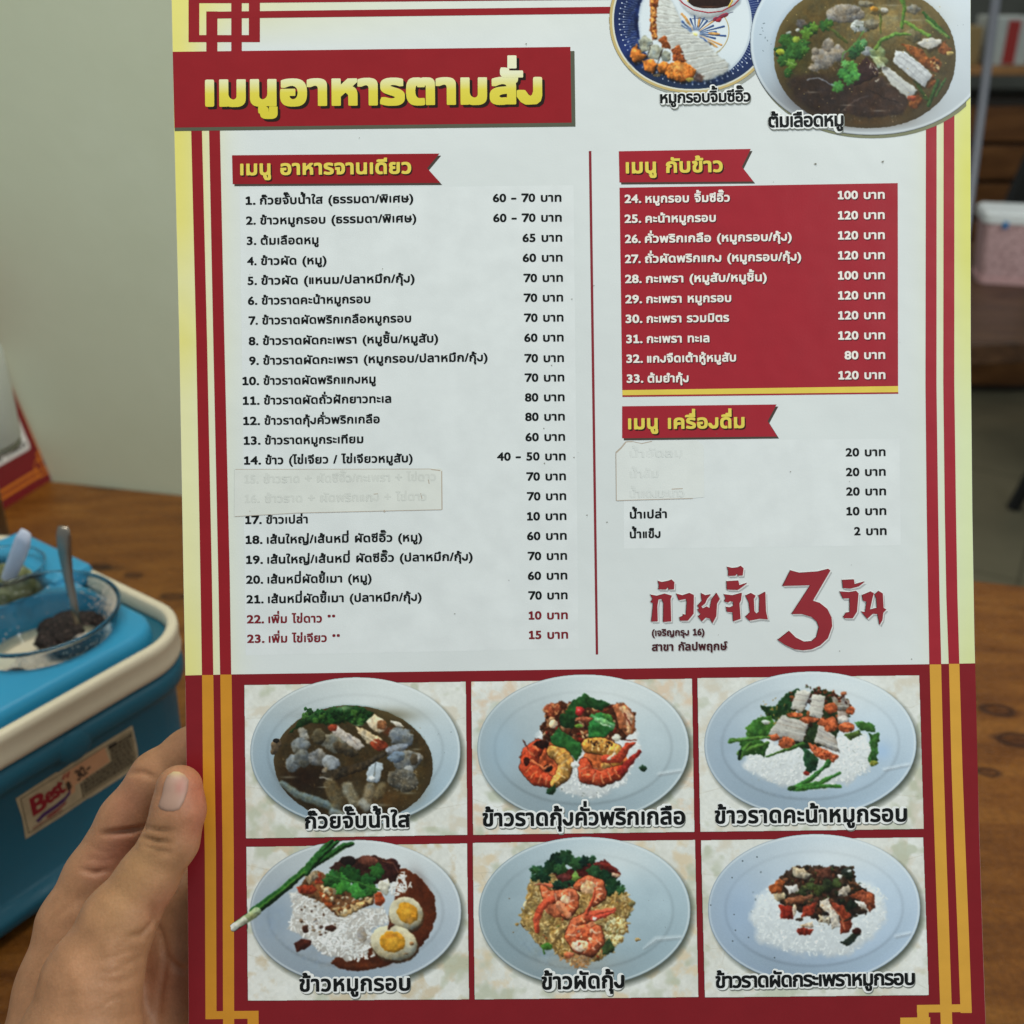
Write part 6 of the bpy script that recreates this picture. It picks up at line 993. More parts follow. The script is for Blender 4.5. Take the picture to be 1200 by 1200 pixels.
# border stripes
M_red = ink(RED); M_redr = ink(REDR); M_or = ink((196, 134, 40)); M_orr = ink((204, 152, 58))
pflat('border_stripe', [strip([(149, 224, 236.6), (400, 230, 242.7), (680, 235, 248.4), (791, 236.7, 250)])], 40, M_red)
pflat('border_stripe', [strip([(149, 245, 257.7), (400, 250, 263), (680, 256, 269.4), (790.5, 258, 271)])], 40, M_red)
pflat('border_stripe', [strip([(90, 1085.2, 1097.6), (450, 1084.5, 1097.4), (600, 1086, 1099.4), (700, 1087.6, 1101), (778.5, 1089, 1103)])], 40, M_redr)
pflat('border_stripe', [strip([(60, 1106, 1118.4), (450, 1105.4, 1118.3), (600, 1107.2, 1120.3), (700, 1109, 1122), (777.8, 1111.8, 1124.2)])], 40, M_redr)
pflat('border_stripe', [strip([(791, 236.8, 250), (900, 237.8, 251.6), (1000, 240, 253.2), (1194, 240.8, 253.8)])], 40, M_or)
pflat('border_stripe', [strip([(790.5, 258.2, 271.4), (900, 259.6, 273), (1000, 260.8, 274), (1262, 261.6, 274.6)])], 40, M_or)
pflat('border_stripe', [strip([(778.6, 1089.4, 1102.8), (900, 1092.4, 1105.8), (1000, 1095.6, 1109), (1100, 1099, 1112.6), (1262, 1104.5, 1118)])], 40, M_orr)
pflat('border_stripe', [strip([(777.9, 1112, 1124.2), (900, 1115, 1127.8), (1000, 1118.4, 1131.6), (1100, 1122.4, 1135.6), (1187, 1125.6, 1138.8)])], 40, M_orr)
def cz(x, y): return (200 + x / 4.615, y / 4.615)
def cbar(x0, y0, x1, y1): return [cz(x0, y0), cz(x1, y0), cz(x1, y1), cz(x0, y1)]
fret = [cbar(97, -50, 155, 228), cbar(193, 62, 253, 285), cbar(328, -260, 385, 285), cbar(423, -260, 483, 228), cbar(97, 190, 483, 228), cbar(97, -50, 483, 17),
        [cz(470, -40), cz(483, 15), (745, -.6), (745, -14)], [cz(193, 64), (745, 7.6), (745, 15.6), cz(193, 101)]]
pflat('corner_fret', fret, 46, M_red)
pflat('corner_fret', [[(240.8, 1185), (303, 1184.4), (303, 1193.6), (240.8, 1194.4)], [(290, 1185), (303, 1185), (303.6, 1262), (290.6, 1262)], [(276, 1204), (340, 1203), (340, 1212), (276, 1213)]], 46, M_or)
pflat('corner_fret', [[(1074.5, 1177.6), (1138, 1176.6), (1138.4, 1185.8), (1074.5, 1186.6)], [(1074.5, 1178), (1088, 1178), (1090, 1262), (1077, 1262)], [(1055, 1192.5), (1090, 1192), (1090, 1201.2), (1055, 1201.8)], [(1055, 1192.5), (1066, 1192.5), (1068, 1262), (1057, 1262)]], 46, M_orr)

# ---- headings
tb_ = pflat('title_banner', [[(202.4, 60.8), (668.4, 55), (669.8, 143.8), (204.6, 149.6)]], 70, M_red)
pflat('banner_shadow', [[(240, 66), (673.2, 59.8), (674.4, 148.4), (204.9, 153.6), (204.4, 140)]], 60, ink((84, 86, 72)), tb_)
TL_ = ('เมนูอาหารตามสั่ง', 240.5, 635.5, 123, 119.8, 49.5, 'title')
ptext('title_shadow', [(TL_[0], TL_[1] + 3.2, TL_[2] + 3.2, TL_[3] + 3.0, TL_[4] + 3.0, *TL_[5:])], 90, ink((34, 22, 18)), tb_)
t = NT('title_yellow'); tc = t.n('ShaderNodeTexCoord'); sx = t.n('ShaderNodeSeparateXYZ'); t.l(tc.outputs['Object'], sx.inputs[0])
ya = float(LX(440, 88)[1]); yb = float(LX(440, 126)[1])
t.l(t.ramp(t.math('DIVIDE', t.math('SUBTRACT', sx.outputs['Y'], yb), ya - yb), [(0.0, L3((206, 192, 60), KP)), (0.5, L3((212, 200, 76), KP)), (0.82, L3((218, 216, 160), KP)), (1.0, L3((222, 222, 190), KP))]), t.b.inputs['Base Color']); laminate(t, t.coords())
ptext('title_lettering', [TL_], 150, t.m, tb_)
M_blk_ink = ink((12, 15, 15)); M_yel_ink = ink((214, 196, 84)); M_shadow = ink((58, 34, 30))
def heading(poly, line, red):
    h = pflat('section_banner', [poly], 70, red)
    pflat('banner_shadow', [grow(poly, 2.0, 2.4)], 60, ink((70, 60, 54)), h)
    s, x0, x1, y0, y1, em = line
    ptext('heading_shadow', [(s, x0 + 1.5, x1 + 1.5, y0 + 1.6, y1 + 1.6, em, 'head')], 90, ink((50, 24, 22)), h)
    ptext('heading_lettering', [(s, x0, x1, y0, y1, em, 'head')], 150, M_yel_ink, h)
heading([(272, 182), (515, 180), (500.6, 197.2), (516.2, 214.4), (272.8, 215.8)], ('เมนู อาหารจานเดียว', 281.6, 482, 205, 203, 22.4), M_red)
heading([(725.2, 177.3), (879.8, 174.6), (869.4, 195.6), (882.9, 212.7), (726, 213.8)], ('เมนู กับข้าว', 733.3, 846.9, 202.8, 201, 21.8), M_redr)
heading([(729.1, 476.1), (910, 474), (899.5, 493.5), (910.9, 511.5), (729.1, 513.6)], ('เมนู เครื่องดื่ม', 736, 872.5, 502.6, 501, 21.2), M_redr)
# ---- lists
M_panel = ink((210, 215, 216))
pflat('list_panel', [[(281, 222), (672, 217), (678, 760), (288, 768)]], 12, M_panel)
pflat('list_panel', [[(731, 517), (1054, 514), (1055.5, 639), (731, 643)]], 12, M_panel)
pflat('divider_rule', [[(690, 177), (693, 177), (701, 767), (698.2, 767)]], 40, ink((128, 40, 48)))
rbx = pflat('red_list_panel', [[(726, 220), (1052, 214.6), (1052.4, 452.4), (729.2, 457.2)]], 50, M_redr)
pflat('yellow_rule', [[(729.2, 457.2), (1052.4, 452.4), (1052.6, 459.6), (729.4, 463.2)]], 52, ink((214, 190, 80)), rbx)
pflat('red_rule', [[(729.4, 463.2), (1052.6, 459.6), (1052.7, 461.4), (729.5, 465.2)]], 54, M_redr, rbx)
LIST = [(1, 287.9, 'ก๊วยจั๊บน้ำใส (ธรรมดา/พิเศษ)', 304.6, 484.4, 239.7), (2, 288.4, 'ข้าวหมูกรอบ (ธรรมดา/พิเศษ)', 304.9, 488, 263.1), (3, 289.3, 'ต้มเลือดหมู', 305.5, 373.7, 286.8),
 (4, 289.7, 'ข้าวผัด (หมู)', 305.8, 382.8, 310.6), (5, 290.2, 'ข้าวผัด (แหนม/ปลาหมึก/กุ้ง)', 306.2, 486, 333.7), (6, 290.6, 'ข้าวราดคะน้าหมูกรอบ', 306.7, 434.2, 357),
 (7, 291.2, 'ข้าวราดผัดพริกเกลือหมูกรอบ', 307.3, 482, 380.3), (8, 291.5, 'ข้าวราดผัดกะเพรา (หมูชิ้น/หมูสับ)', 308, 513.6, 404.3), (9, 292, 'ข้าวราดผัดกะเพรา (หมูกรอบ/ปลาหมึก/กุ้ง)', 308.4, 571.5, 427.4),
 (10, 284.2, 'ข้าวราดผัดพริกแกงหมู', 308.8, 440.6, 451), (11, 284.7, 'ข้าวราดผัดถั่วฝักยาวทะเล', 309.3, 458.6, 474.1), (12, 285.1, 'ข้าวราดกุ้งคั่วพริกเกลือ', 309.9, 445.2, 497.8),
 (13, 285.7, 'ข้าวราดหมูกระเทียม', 310.4, 425.9, 520.9), (14, 286, 'ข้าว (ไข่เจียว / ไข่เจียวหมูสับ)', 311, 483.7, 544.2), (17, 287.5, 'ข้าวเปล่า', 311.9, 360.8, 613.8),
 (18, 287.9, 'เส้นใหญ่/เส้นหมี่ ผัดซีอิ๊ว (หมู)', 312.8, 494.8, 637.1), (19, 288.4, 'เส้นใหญ่/เส้นหมี่ ผัดซีอิ๊ว (ปลาหมึก/กุ้ง)', 313.3, 554, 660.5), (20, 288.4, 'เส้นหมี่ผัดขี้เมา (หมู)', 313.5, 435.6, 683.8),
 (21, 288.8, 'เส้นหมี่ผัดขี้เมา (ปลาหมึก/กุ้ง)', 314.1, 494.2, 706.8), (22, 289.3, 'เพิ่ม ไข่ดาว **', 314.6, 392.9, 730.2), (23, 289.7, 'เพิ่ม ไข่เจียว **', 315, 398.4, 753.1)]
SLP = -.0165; EM = 13.2
def lines_of(num, xn, s, xs, xe, yb, nw=11.7):
    return [(f'{num}.', xn, xs - 5.0, yb, yb - .2, EM, 'body'), (s, xs, xe, yb - .2, yb + SLP * (xe - xs), EM, 'body')]
bl_ = []; rd_ = []
for it in LIST: (rd_ if it[0] >= 22 else bl_).extend(lines_of(*it))
ptext('dish_names', bl_, 60, M_blk_ink); M_dkred = ink((116, 30, 38)); ptext('extra_names', rd_, 60, M_dkred)
PR = [('60 - 70', 577.6, 658, 236.6), ('60 - 70', 578, 658.4, 260), ('65', 612.4, 659, 283.4), ('60', 612.6, 659.4, 306.8), ('70', 613.4, 659.8, 330.4), ('70', 613.6, 660, 353.6), ('70', 614, 660.4, 377), ('60', 614.4, 660.6, 400.4),
 ('70', 614.5, 661, 424.4), ('70', 614.8, 661.4, 447.2), ('80', 615.2, 661.7, 470.3), ('80', 615.5, 662, 493.1), ('60', 615.8, 662.3, 516.8), ('40 - 50', 582.5, 663, 539.6), ('70', 616.7, 663.3, 563), ('70', 617.4, 663.6, 586.2),
 ('10', 617.7, 663.9, 609.6), ('60', 617.7, 664.2, 632.7), ('70', 618.3, 664.6, 656.2), ('60', 618.6, 664.9, 679.3), ('70', 619, 665.2, 702.4), ('10', 619.6, 665.5, 725.8), ('15', 619.9, 665.8, 748.6)]
pt_ = [(a + ' บาท', x0, x1, y, y - .6, EM, 'body') for a, x0, x1, y in PR]
ptext('prices', pt_[:-2], 60, M_blk_ink); ptext('extra_prices', pt_[-2:], 60, M_dkred)
RL = [(24, 731.9, 'หมูกรอบ จิ้มซีอิ๊ว', 756.3, 855.2, 237.7), (25, 731.9, 'คะน้าหมูกรอบ', 756.3, 838.8, 261), (26, 732.3, 'คั่วพริกเกลือ (หมูกรอบ/กุ้ง)', 755.8, 927.7, 284.6), (27, 732.3, 'ถั่วผัดพริกแกง (หมูกรอบ/กุ้ง)', 755.8, 938.8, 308.1),
 (28, 732.5, 'กะเพรา (หมูสับ/หมูชิ้น)', 756.9, 898.5, 331.5), (29, 732.7, 'กะเพรา หมูกรอบ', 757.3, 856.9, 355.2), (30, 733.1, 'กะเพรา รวมมิตร', 757.7, 854.4, 378.3), (31, 733.8, 'กะเพรา ทะเล', 757.9, 831.3, 401.9),
 (32, 734, 'แกงจืดเต้าหู้หมูสับ', 758.3, 862.5, 425), (33, 734.4, 'ต้มยำกุ้ง', 758.8, 806.9, 448.3)]
rl_ = []
for it in RL: rl_ += lines_of(*it)
RP = [('100', 981.7, 1036.7, 233.3), ('120', 981.9, 1036.7, 257), ('120', 982, 1036.8, 280.5), ('120', 982, 1036.8, 303.9), ('100', 982, 1036.9, 327.4), ('120', 982.1, 1037, 350.8), ('120', 982.2, 1037.1, 374.2), ('120', 982.3, 1037.2, 397.8), ('80', 989.6, 1037.3, 420.9), ('120', 982.5, 1037.5, 444.4)]
rl_ += [(a + ' บาท', x0, x1, y, y - .6, EM, 'body') for a, x0, x1, y in RP]
ptext('white_names_shadow', [(s, a + .9, b + .9, c_ + 1.0, d_ + 1.0, e, w) for s, a, b, c_, d_, e, w in rl_], 70, ink((70, 20, 28)), rbx)
ptext('white_names', rl_, 125, ink((226, 220, 214)), rbx)
DR = [('20 บาท', 991, 1037.8, 534.6), ('20 บาท', 991.3, 1038, 557.7), ('20 บาท', 991.6, 1038.4, 580.5), ('10 บาท', 991.9, 1038.7, 603.6), ('2 บาท', 1000.9, 1039, 627)]
ptext('drink_prices', [(s, a, b, y, y - .5, EM, 'body') for s, a, b, y in DR], 60, M_blk_ink)
ptext('drink_names', [('น้ำเปล่า', 738.1, 781.6, 607.5, 606.8, EM, 'body'), ('น้ำแข็ง', 738.1, 774.1, 630.6, 630, EM, 'body')], 60, M_blk_ink)
# ---- pasted-over paper stickers with the old lines ghosting through
def sticker(name, poly, col, ghost, gcol, edge, lab):
    s_ = pflat(name, [poly], 90, ink(col)); tag(s_, lab)
    ptext('ghost_lettering', ghost, 110, ink(gcol), s_)
    pflat('dirty_edge', edge, 100, ink((176, 164, 150)), s_); return s_
gs = [('15. ข้าวราด + ผัดซีอิ๊ว/กะเพรา + ไข่ดาว', 286.5, 511, 566, 563, EM, 'body'), ('16. ข้าวราด + ผัดพริกแกง + ไข่ดาว', 287, 500, 589, 586, EM, 'body')]
def thin(a, b, w=.5):
    dx, dy = b[0] - a[0], b[1] - a[1]; l = math.hypot(dx, dy); nx, ny = -dy / l * w, dx / l * w
    return [(a[0] + nx, a[1] + ny), (b[0] + nx, b[1] + ny), (b[0] - nx, b[1] - ny), (a[0] - nx, a[1] - ny)]
pl_ = [(274.9, 549.8), (517, 549), (518.4, 551), (518.2, 597.4), (400, 600.4), (340, 601.4), (274.6, 605.6)]
sticker('cover_sticker', pl_, (208, 211, 206), gs, (200, 203, 198), [thin((276, 550), (505, 549.6), .35), thin((517.6, 552), (518, 597), .6), thin((518, 597.2), (345, 601.2), .35), thin((275.2, 605.2), (345, 601.3), .3), thin((505, 550), (516, 551.5), .6),
    [(449, 598.6), (450.6, 597.4), (452, 599), (450.6, 600.6)], [(292, 598.6), (293.4, 598.4), (293.2, 600)], thin((502, 562), (503, 567), .5), thin((493, 578), (495, 586), .5), thin((438, 579), (443, 578.6), .4)], 'yellowed paper strip pasted over items 15 and 16')
gs2 = [('น้ำอัดลม', 738, 800, 536, 535, EM, 'body'), ('น้ำส้ม', 738, 772, 560, 559, EM, 'body'), ('น้ำแดงมะนาว', 738, 802, 583, 582, EM, 'body')]
pr_ = [(721.6, 530.8), (727.4, 525.8), (733.6, 517.6), (741, 517), (752, 519.8), (758, 519), (766, 516.6), (817, 516), (824.6, 522.4), (825.4, 582.6), (806, 584.4), (722.4, 586.8)]
sticker('cover_sticker', pr_, (210, 214, 212), gs2, (205, 209, 207), [thin((721.8, 530.6), (727.6, 525.2), .9), thin((727.6, 525.4), (733.6, 517.8), .8), thin((733.6, 517.8), (741, 517.4), .6), thin((741, 517.4), (752, 519.8), .4), thin((752, 519.8), (764, 517.2), .5), thin((721.8, 531), (722.4, 586.6), .4), thin((722.4, 586.6), (775, 585), .4), thin((775, 585), (812, 584), .4), thin((787, 573.2), (800, 572.6), .5)], 'white paper patch pasted over three drinks, torn at a corner')
# ---- shop logo lettering
def lg1(pts): return [(740 + a / 6.667, 650 + b / 6.667) for a, b in pts]
def lg2(pts): return [(890 + a / 7.0588, 650 + b / 7.0588) for a, b in pts]
logo = [lg1([(147, 312), (200, 322), (260, 305), (315, 320), (305, 345), (310, 520), (248, 525), (250, 380), (236, 345), (210, 350), (202, 400), (205, 520), (155, 522), (170, 380), (150, 370), (165, 345)]),
 lg1([(350, 305), (400, 318), (455, 300), (487, 315), (485, 460), (440, 515), (380, 515), (375, 490), (400, 480), (405, 465), (425, 470), (432, 365), (425, 345), (370, 355)]),
 lg1([(545, 300), (580, 318), (620, 310), (590, 345), (575, 380), (545, 405), (560, 420), (590, 405), (612, 418), (625, 350), (640, 330), (665, 298), (690, 345), (668, 380), (662, 480), (632, 535), (615, 500), (580, 490), (550, 520), (520, 482), (540, 465), (515, 430), (530, 420), (515, 400), (550, 360), (545, 330)]),
 lg1([(722, 310), (790, 318), (862, 298), (855, 355), (843, 380), (852, 500), (795, 520), (790, 450), (745, 445), (738, 408), (770, 412), (795, 400), (795, 370), (770, 362), (755, 374), (725, 365), (735, 340)]),
 lg1([(890, 320), (935, 300), (970, 320), (955, 345), (960, 440), (978, 462), (996, 445), (1000, 340), (990, 320), (1045, 290), (1050, 440), (1065, 505), (1000, 500), (920, 515), (890, 485), (925, 450), (915, 370)]),
 lg1([(207, 205), (240, 215), (290, 205), (315, 195), (335, 215), (332, 270), (290, 272), (285, 250), (270, 272), (210, 270), (215, 240)]),
 lg1([(747, 95), (790, 105), (830, 100), (855, 88), (875, 105), (868, 162), (830, 164), (825, 146), (810, 164), (755, 165), (757, 130)]),
 lg1([(742, 208), (835, 203), (842, 240), (905, 220), (850, 262), (830, 275), (745, 272)]),
 lg2([(255, 130), (330, 150), (480, 140), (570, 118), (585, 130), (440, 380), (500, 400), (560, 448), (595, 520), (600, 590), (565, 690), (500, 750), (430, 782), (360, 790), (290, 782), (210, 745), (150, 705), (245, 630), (300, 685), (370, 720), (430, 715), (470, 680), (490, 600), (475, 555), (430, 515), (350, 490), (265, 490), (420, 252), (190, 258)]),
 lg2([(662, 305), (740, 310), (800, 300), (818, 320), (805, 470), (770, 525), (700, 525), (692, 515), (715, 480), (745, 475), (745, 360), (690, 362)]),
 lg2([(683, 210), (780, 205), (785, 245), (870, 222), (820, 262), (750, 280), (690, 275)]),
 lg2([(848, 335), (920, 305), (945, 318), (935, 350), (912, 455), (970, 440), (965, 360), (950, 330), (985, 300), (1018, 320), (1025, 440), (1048, 452), (1022, 480), (1015, 540), (992, 580), (975, 490), (935, 488), (890, 530), (840, 470), (872, 475), (885, 390), (855, 380)])]
lo_ = pflat('shop_name_logo', logo, 330, ink((138, 40, 48)))
pflat('logo_shadow', [grow(q, 2.2, 2.6) for q in logo], 60, ink((168, 172, 172)), lo_)
pflat('logo_halo', [grow(q, 1.0, 1.2) for q in logo] + [grow(q, -.3, -1.3) for q in logo], 140, ink((226, 224, 222)), lo_)
pflat('logo_outline', [grow(q, -.5, -.35) for q in logo], 250, ink((66, 26, 32)), lo_)
bl2 = [('(เจริญกรุง 16)', 764, 825.5, 745, 744, 10.6, 'body'), ('สาขา กัลปพฤกษ์', 764, 852.5, 762.4, 761.2, 12.6, 'body')]
ptext('branch_shadow', [(s, a + .9, b + .9, c_ + .9, d_ + .9, e, w) for s, a, b, c_, d_, e, w in bl2], 70, ink((176, 172, 172)), lo_)
ptext('branch_lettering', bl2, 150, ink((66, 24, 30)), lo_)
# little dents and stains on the laminate
rs = random.Random(11); q = []
for i in range(46):
    x = rs.uniform(280, 1070); y = rs.uniform(155, 775); r = rs.uniform(.25, .8)
    if 726 < x < 1052 and 214 < y < 466: continue
    q.append([(x + r * math.cos(a) * rs.uniform(.6, 1.3), y + r * math.sin(a)) for a in np.linspace(0, 6.28, 7)[:-1]])
q += [[(954, 191.6), (956.4, 191.2), (957, 193), (955, 193.4)], [(1033, 189), (1036, 188.4), (1034.4, 191.4)], [(615.6, 51), (617.4, 51), (617, 53)]]
tag(pflat('stain_specks', q, 160, ink((120, 118, 108))), kind='stuff')

# ------------------------------------------------------------------ the printed dish photographs (flat print on the menu)
def oval(cx, cy, rx, ry, n=72, rot=0, ex=2.0):
    a = np.linspace(0, 2 * np.pi, n, endpoint=False); c, s_ = np.cos(a), np.sin(a)
    x = rx * np.sign(c) * np.abs(c) ** (2 / ex); y = ry * np.sign(s_) * np.abs(s_) ** (2 / ex); r = math.radians(rot)
    return np.stack([cx + x * math.cos(r) - y * math.sin(r), cy + x * math.sin(r) + y * math.cos(r)], 1)
def panel_plate(p, quad, plate, tint=(186, 204, 216), top=(212, 220, 224), dark=(132, 152, 164), warm=(222, 214, 196)):
    """marbled table, then the oval plate with its rim, sheen and cast shade as printed"""
    X, Y = p.X, p.Y
    d = p.sd(quad, X, Y); a = np.clip(.5 - d / 2.5, 0, 1)
    m1 = fbm(X, Y, 150, p.seed * 3 + 1, 4); m2 = fbm(X + 60 * m1, Y, 70, p.seed * 3 + 2, 4); m3 = fbm(X, Y, 16, p.seed * 3 + 5, 3)
    base = np.array([214, 216, 210.]) + (m1 - .5)[..., None] * np.array([26, 30, 40.]) + (m3 - .5)[..., None] * 16
    f = np.clip((m2 - .52) * 5, 0, 1)[..., None]; base = base * (1 - .75 * f) + np.array(warm) * .92 * .75 * f
    g = np.clip((fbm(X, Y, 90, p.seed * 3 + 9, 3) - .58) * 6, 0, 1)[..., None]; base = base * (1 - .7 * g) + np.array([176, 182, 160.]) * .7 * g
    p.put((slice(None), slice(None)), a, base, True)
    for _ in range(3): p.line([(x, y) for x, y in zip(np.linspace(0, 1200, 9) + p.rg.normal(0, 50, 9), p.rg.uniform(60, 840) + np.cumsum(p.rg.normal(0, 34, 9)))], 3, (176, 170, 152), soft=6, al=.35, tex=.3, round_=0)
    cx, cy, rx, ry, rot = plate; P0 = oval(cx, cy, rx, ry, rot=rot, ex=2.06); w = (slice(None), slice(None))
    ds = p.sd(P0 + np.array([16, 20]), X, Y); p.put(w, np.clip(.5 - ds / 34, 0, 1) * .8 * np.clip(a * 2, 0, 1), (58, 66, 58))
    d = p.sd(P0, X, Y); al = np.clip(.5 - d / 2.6, 0, 1)
    ty = np.clip((Y - (cy - ry)) / (2 * ry), 0, 1); tx = np.clip((X - (cx - rx)) / (2 * rx), 0, 1)
    c = np.array(top) * (1 - ty)[..., None] + np.array(tint) * ty[..., None]
    rim = np.exp(np.minimum(d, 0) / 5.); inner = np.clip((-d - 70) / 60, 0, 1)
    c = c * (1 - .12 * np.clip(1 - tx * 1.6, 0, 1) - .10 * np.clip(ty * 1.6 - .7, 0, 1) * np.clip(1.2 - np.abs(tx - .4) * 2, 0, 1))[..., None]
    lo = np.exp(-((-d - 62) / 30.) ** 2) * np.clip(ty * 1.5 - .55, 0, 1); c = c * (1 - .3 * lo[..., None]) + np.array(dark) * .3 * lo[..., None]
    hi = np.exp(-((-d - 8) / 5.) ** 2); c = c * (1 - .5 * hi[..., None]) + np.array([226, 234, 236.]) * .5 * hi[..., None]
    c = c * (1 - (.20 + .28 * ty) * np.exp(np.minimum(d, 0) / 2.2))[..., None]
    gl = np.exp(-(((X - cx - rx * .30) / (rx * .55)) ** 2 + ((Y - cy + ry * .72) / (ry * .30)) ** 2))[..., None] * .55; c = c * (1 - gl) + np.array([220, 225, 224.]) * gl
    bl_l = np.exp(-(((X - cx + rx * .80) / (rx * .22)) ** 2 + ((Y - cy - ry * .05) / (ry * .5)) ** 2))[..., None] * .5; c = c * (1 - bl_l) + np.array(tint) * .93 * bl_l
    ring = np.exp(-((-d - 88) / 9.) ** 2)[..., None] * np.clip(.2 + ty, 0, 1)[..., None] * .10; c = c * (1 - ring)
    c = c + ((fbm(X, Y, 120, p.seed + 40) - .5) * 16 * inner)[..., None] + ((fbm(X, Y, 5, p.seed + 41, 2) - .5) * 7)[..., None]
    p.put(w, al, c, True)
def caption(ph, s, x0, x1, y0, y1, em):
    h = ptext('caption_halo', [(s, x0, x1, y0, y1, em, 'halo')], 240, ink((224, 227, 226)), ph)
    sh_ = ptext('caption_shade', [(s, x0 + 1.0, x1 + 1.0, y0 + 1.6, y1 + 1.6, em, 'halo')], 180, ink((120, 124, 118)), ph)
    ptext('caption', [(s, x0, x1, y0, y1, em, 'body')], 310, M_blk_ink, ph)
K = 1200 / 280; G1, G2, G3 = (34, 74, 34), (54, 104, 44), (88, 140, 62)
# 1. clear rolled-noodle soup
p = Print(280, 780, K, (8, 40, 1160, 880), seed=21)
panel_plate(p, [(27, 97), (1140, 80), (1148, 850), (36, 868)], (585, 432, 528, 374, -1), tint=(150, 176, 194), top=(204, 212, 212))
so = oval(575, 492, 400, 292, rot=4)
p.piece(so + [0, -6], (150, 166, 170), wob=2, tex=.06, rim=.1, soft=8)
p.piece(so, (62, 50, 30), wob=3, tex=.22, ts=120, rim=.2, rw=26, soft=4); p.soft(560, 250, 260, 30, (40, 34, 22), .5)
p.soft(330, 560, 130, 110, (40, 26, 18), .8); p.soft(480, 590, 120, 60, (42, 30, 20), .6); p.soft(720, 660, 180, 70, (104, 76, 42), .6); p.soft(860, 560, 90, 130, (104, 86, 48), .7); p.soft(760, 250, 170, 50, (96, 84, 50), .5); p.soft(560, 640, 150, 60, (84, 74, 52), .7)
p.line([(215, 590), (300, 650), (420, 690), (500, 720)], [26, 40, 44, 30], (126, 148, 148), al=.7, soft=10)
kale = [(360, 240), (430, 222), (520, 202), (610, 205), (680, 236), (665, 280), (600, 300), (540, 285), (470, 300), (400, 285), (340, 290), (250, 340), (290, 290)]
p.piece(kale, (36, 66, 30), wob=12, ws=22, tex=.5, ts=20)
for _ in range(46): p.leaf(p.rg.uniform(330, 660), p.rg.uniform(215, 290) , p.rg.uniform(9, 22), [G1, (28, 58, 26), (58, 96, 40)][p.rg.integers(3)], lobes=4)
p.soft(530, 212, 40, 14, (140, 170, 130), .6)
W1 = (176, 174, 166); GY = (132, 136, 134)
def chunk(x, y, rx, ry, c, rot=0, **k): p.ell(x, y, rx, ry, tuple(q * .84 for q in c), rot=rot, **{**dict(wob=9, ws=24, tex=.34, ts=20, rim=.34, rw=12, soft=6), **k})
chunk(185, 405, 22, 40, (110, 92, 70), 20); p.ell(188, 378, 16, 12, (30, 26, 22))
chunk(325, 345, 22, 42, (178, 172, 156), -25); chunk(310, 400, 46, 40, GY); chunk(270, 490, 38, 44, (146, 154, 158), 15); chunk(320, 465, 42, 46, (112, 116, 114)); chunk(395, 460, 46, 44, (138, 136, 130)); chunk(465, 490, 48, 36, (158, 164, 168), 25)
chunk(470, 385, 66, 46, (146, 142, 124), 15); chunk(400, 355, 36, 40, (104, 96, 74)); chunk(540, 420, 70, 30, (92, 80, 60), 20)
p.piece([(455, 300), (490, 302), (600, 368), (640, 410), (590, 430), (540, 390), (470, 335)], (184, 176, 166), tex=.25, ts=12, wob=5); p.ell(472, 312, 22, 18, (150, 62, 38)); p.line([(545, 345), (600, 400)], 6, (120, 104, 96), al=.6)
p.piece([(590, 310), (640, 320), (720, 365), (742, 410), (700, 425), (650, 395), (610, 350)], (186, 166, 130), tex=.35, ts=11); p.ell(705, 400, 44, 30, (138, 58, 34), rot=15, tex=.5); p.line([(600, 335), (690, 385)], 7, (222, 206, 176), al=.7)
p.piece([(640, 285), (680, 245), (720, 270), (745, 310), (715, 340), (668, 320)], (206, 190, 160), tex=.3); p.ell(718, 298, 24, 26, (142, 92, 56), tex=.4); p.soft(760, 330, 40, 30, (110, 52, 34), .7); p.piece([(762, 278), (800, 285), (830, 305), (790, 310)], (206, 200, 186))
chunk(815, 360, 66, 46, (132, 138, 140), 20); p.specks((760, 320, 880, 400), 60, (96, 100, 100), (2, 4)); chunk(790, 420, 60, 24, (150, 158, 168), -20); chunk(845, 478, 66, 54, (130, 130, 124), -10); p.ell(880, 470, 20, 30, (84, 72, 54)); chunk(790, 460, 44, 26, (140, 162, 186), -10); chunk(905, 460, 14, 20, (178, 176, 170)); chunk(850, 520, 26, 18, (176, 178, 176))
p.piece([(640, 540), (672, 478), (726, 488), (716, 560), (700, 592), (640, 580)], (172, 184, 192), tex=.18); p.line([(690, 490), (672, 585)], 7, (110, 118, 120)); p.ell(668, 566, 20, 12, (206, 212, 214))
chunk(825, 575, 82, 54, (108, 102, 88), 15); p.specks((750, 530, 900, 630), 90, (140, 134, 120), (2, 4)); p.piece([(400, 555), (470, 520), (640, 480), (730, 430), (750, 440), (640, 520), (520, 560), (470, 580)], (66, 56, 42), tex=.3); p.line([(410, 560), (470, 575)], 10, (150, 142, 128)); p.ell(430, 526, 16, 14, (130, 120, 104))
for (a, b, c_, d_, w_, cc) in ((545, 610, 580, 690, 56, (142, 138, 118)), (460, 600, 500, 690, 70, (104, 92, 66)), (660, 610, 640, 690, 52, (146, 134, 108)), (620, 690, 640, 715, 44, (150, 152, 144)), (720, 610, 700, 650, 50, (122, 106, 74))): p.line([(a, b), (c_, d_)], w_, cc, soft=14, al=.75, tex=.25)
p.line([(470, 735), (540, 760)], 40, (150, 168, 172), al=.6, soft=12); p.specks((200, 300, 950, 720), 120, (150, 130, 90), (1.5, 3.5), .5); p.specks((980, 330, 1090, 460), 4, (110, 120, 120))
p.photo(oval(575, 492, 380, 272), (2.6, 1.3), .16)
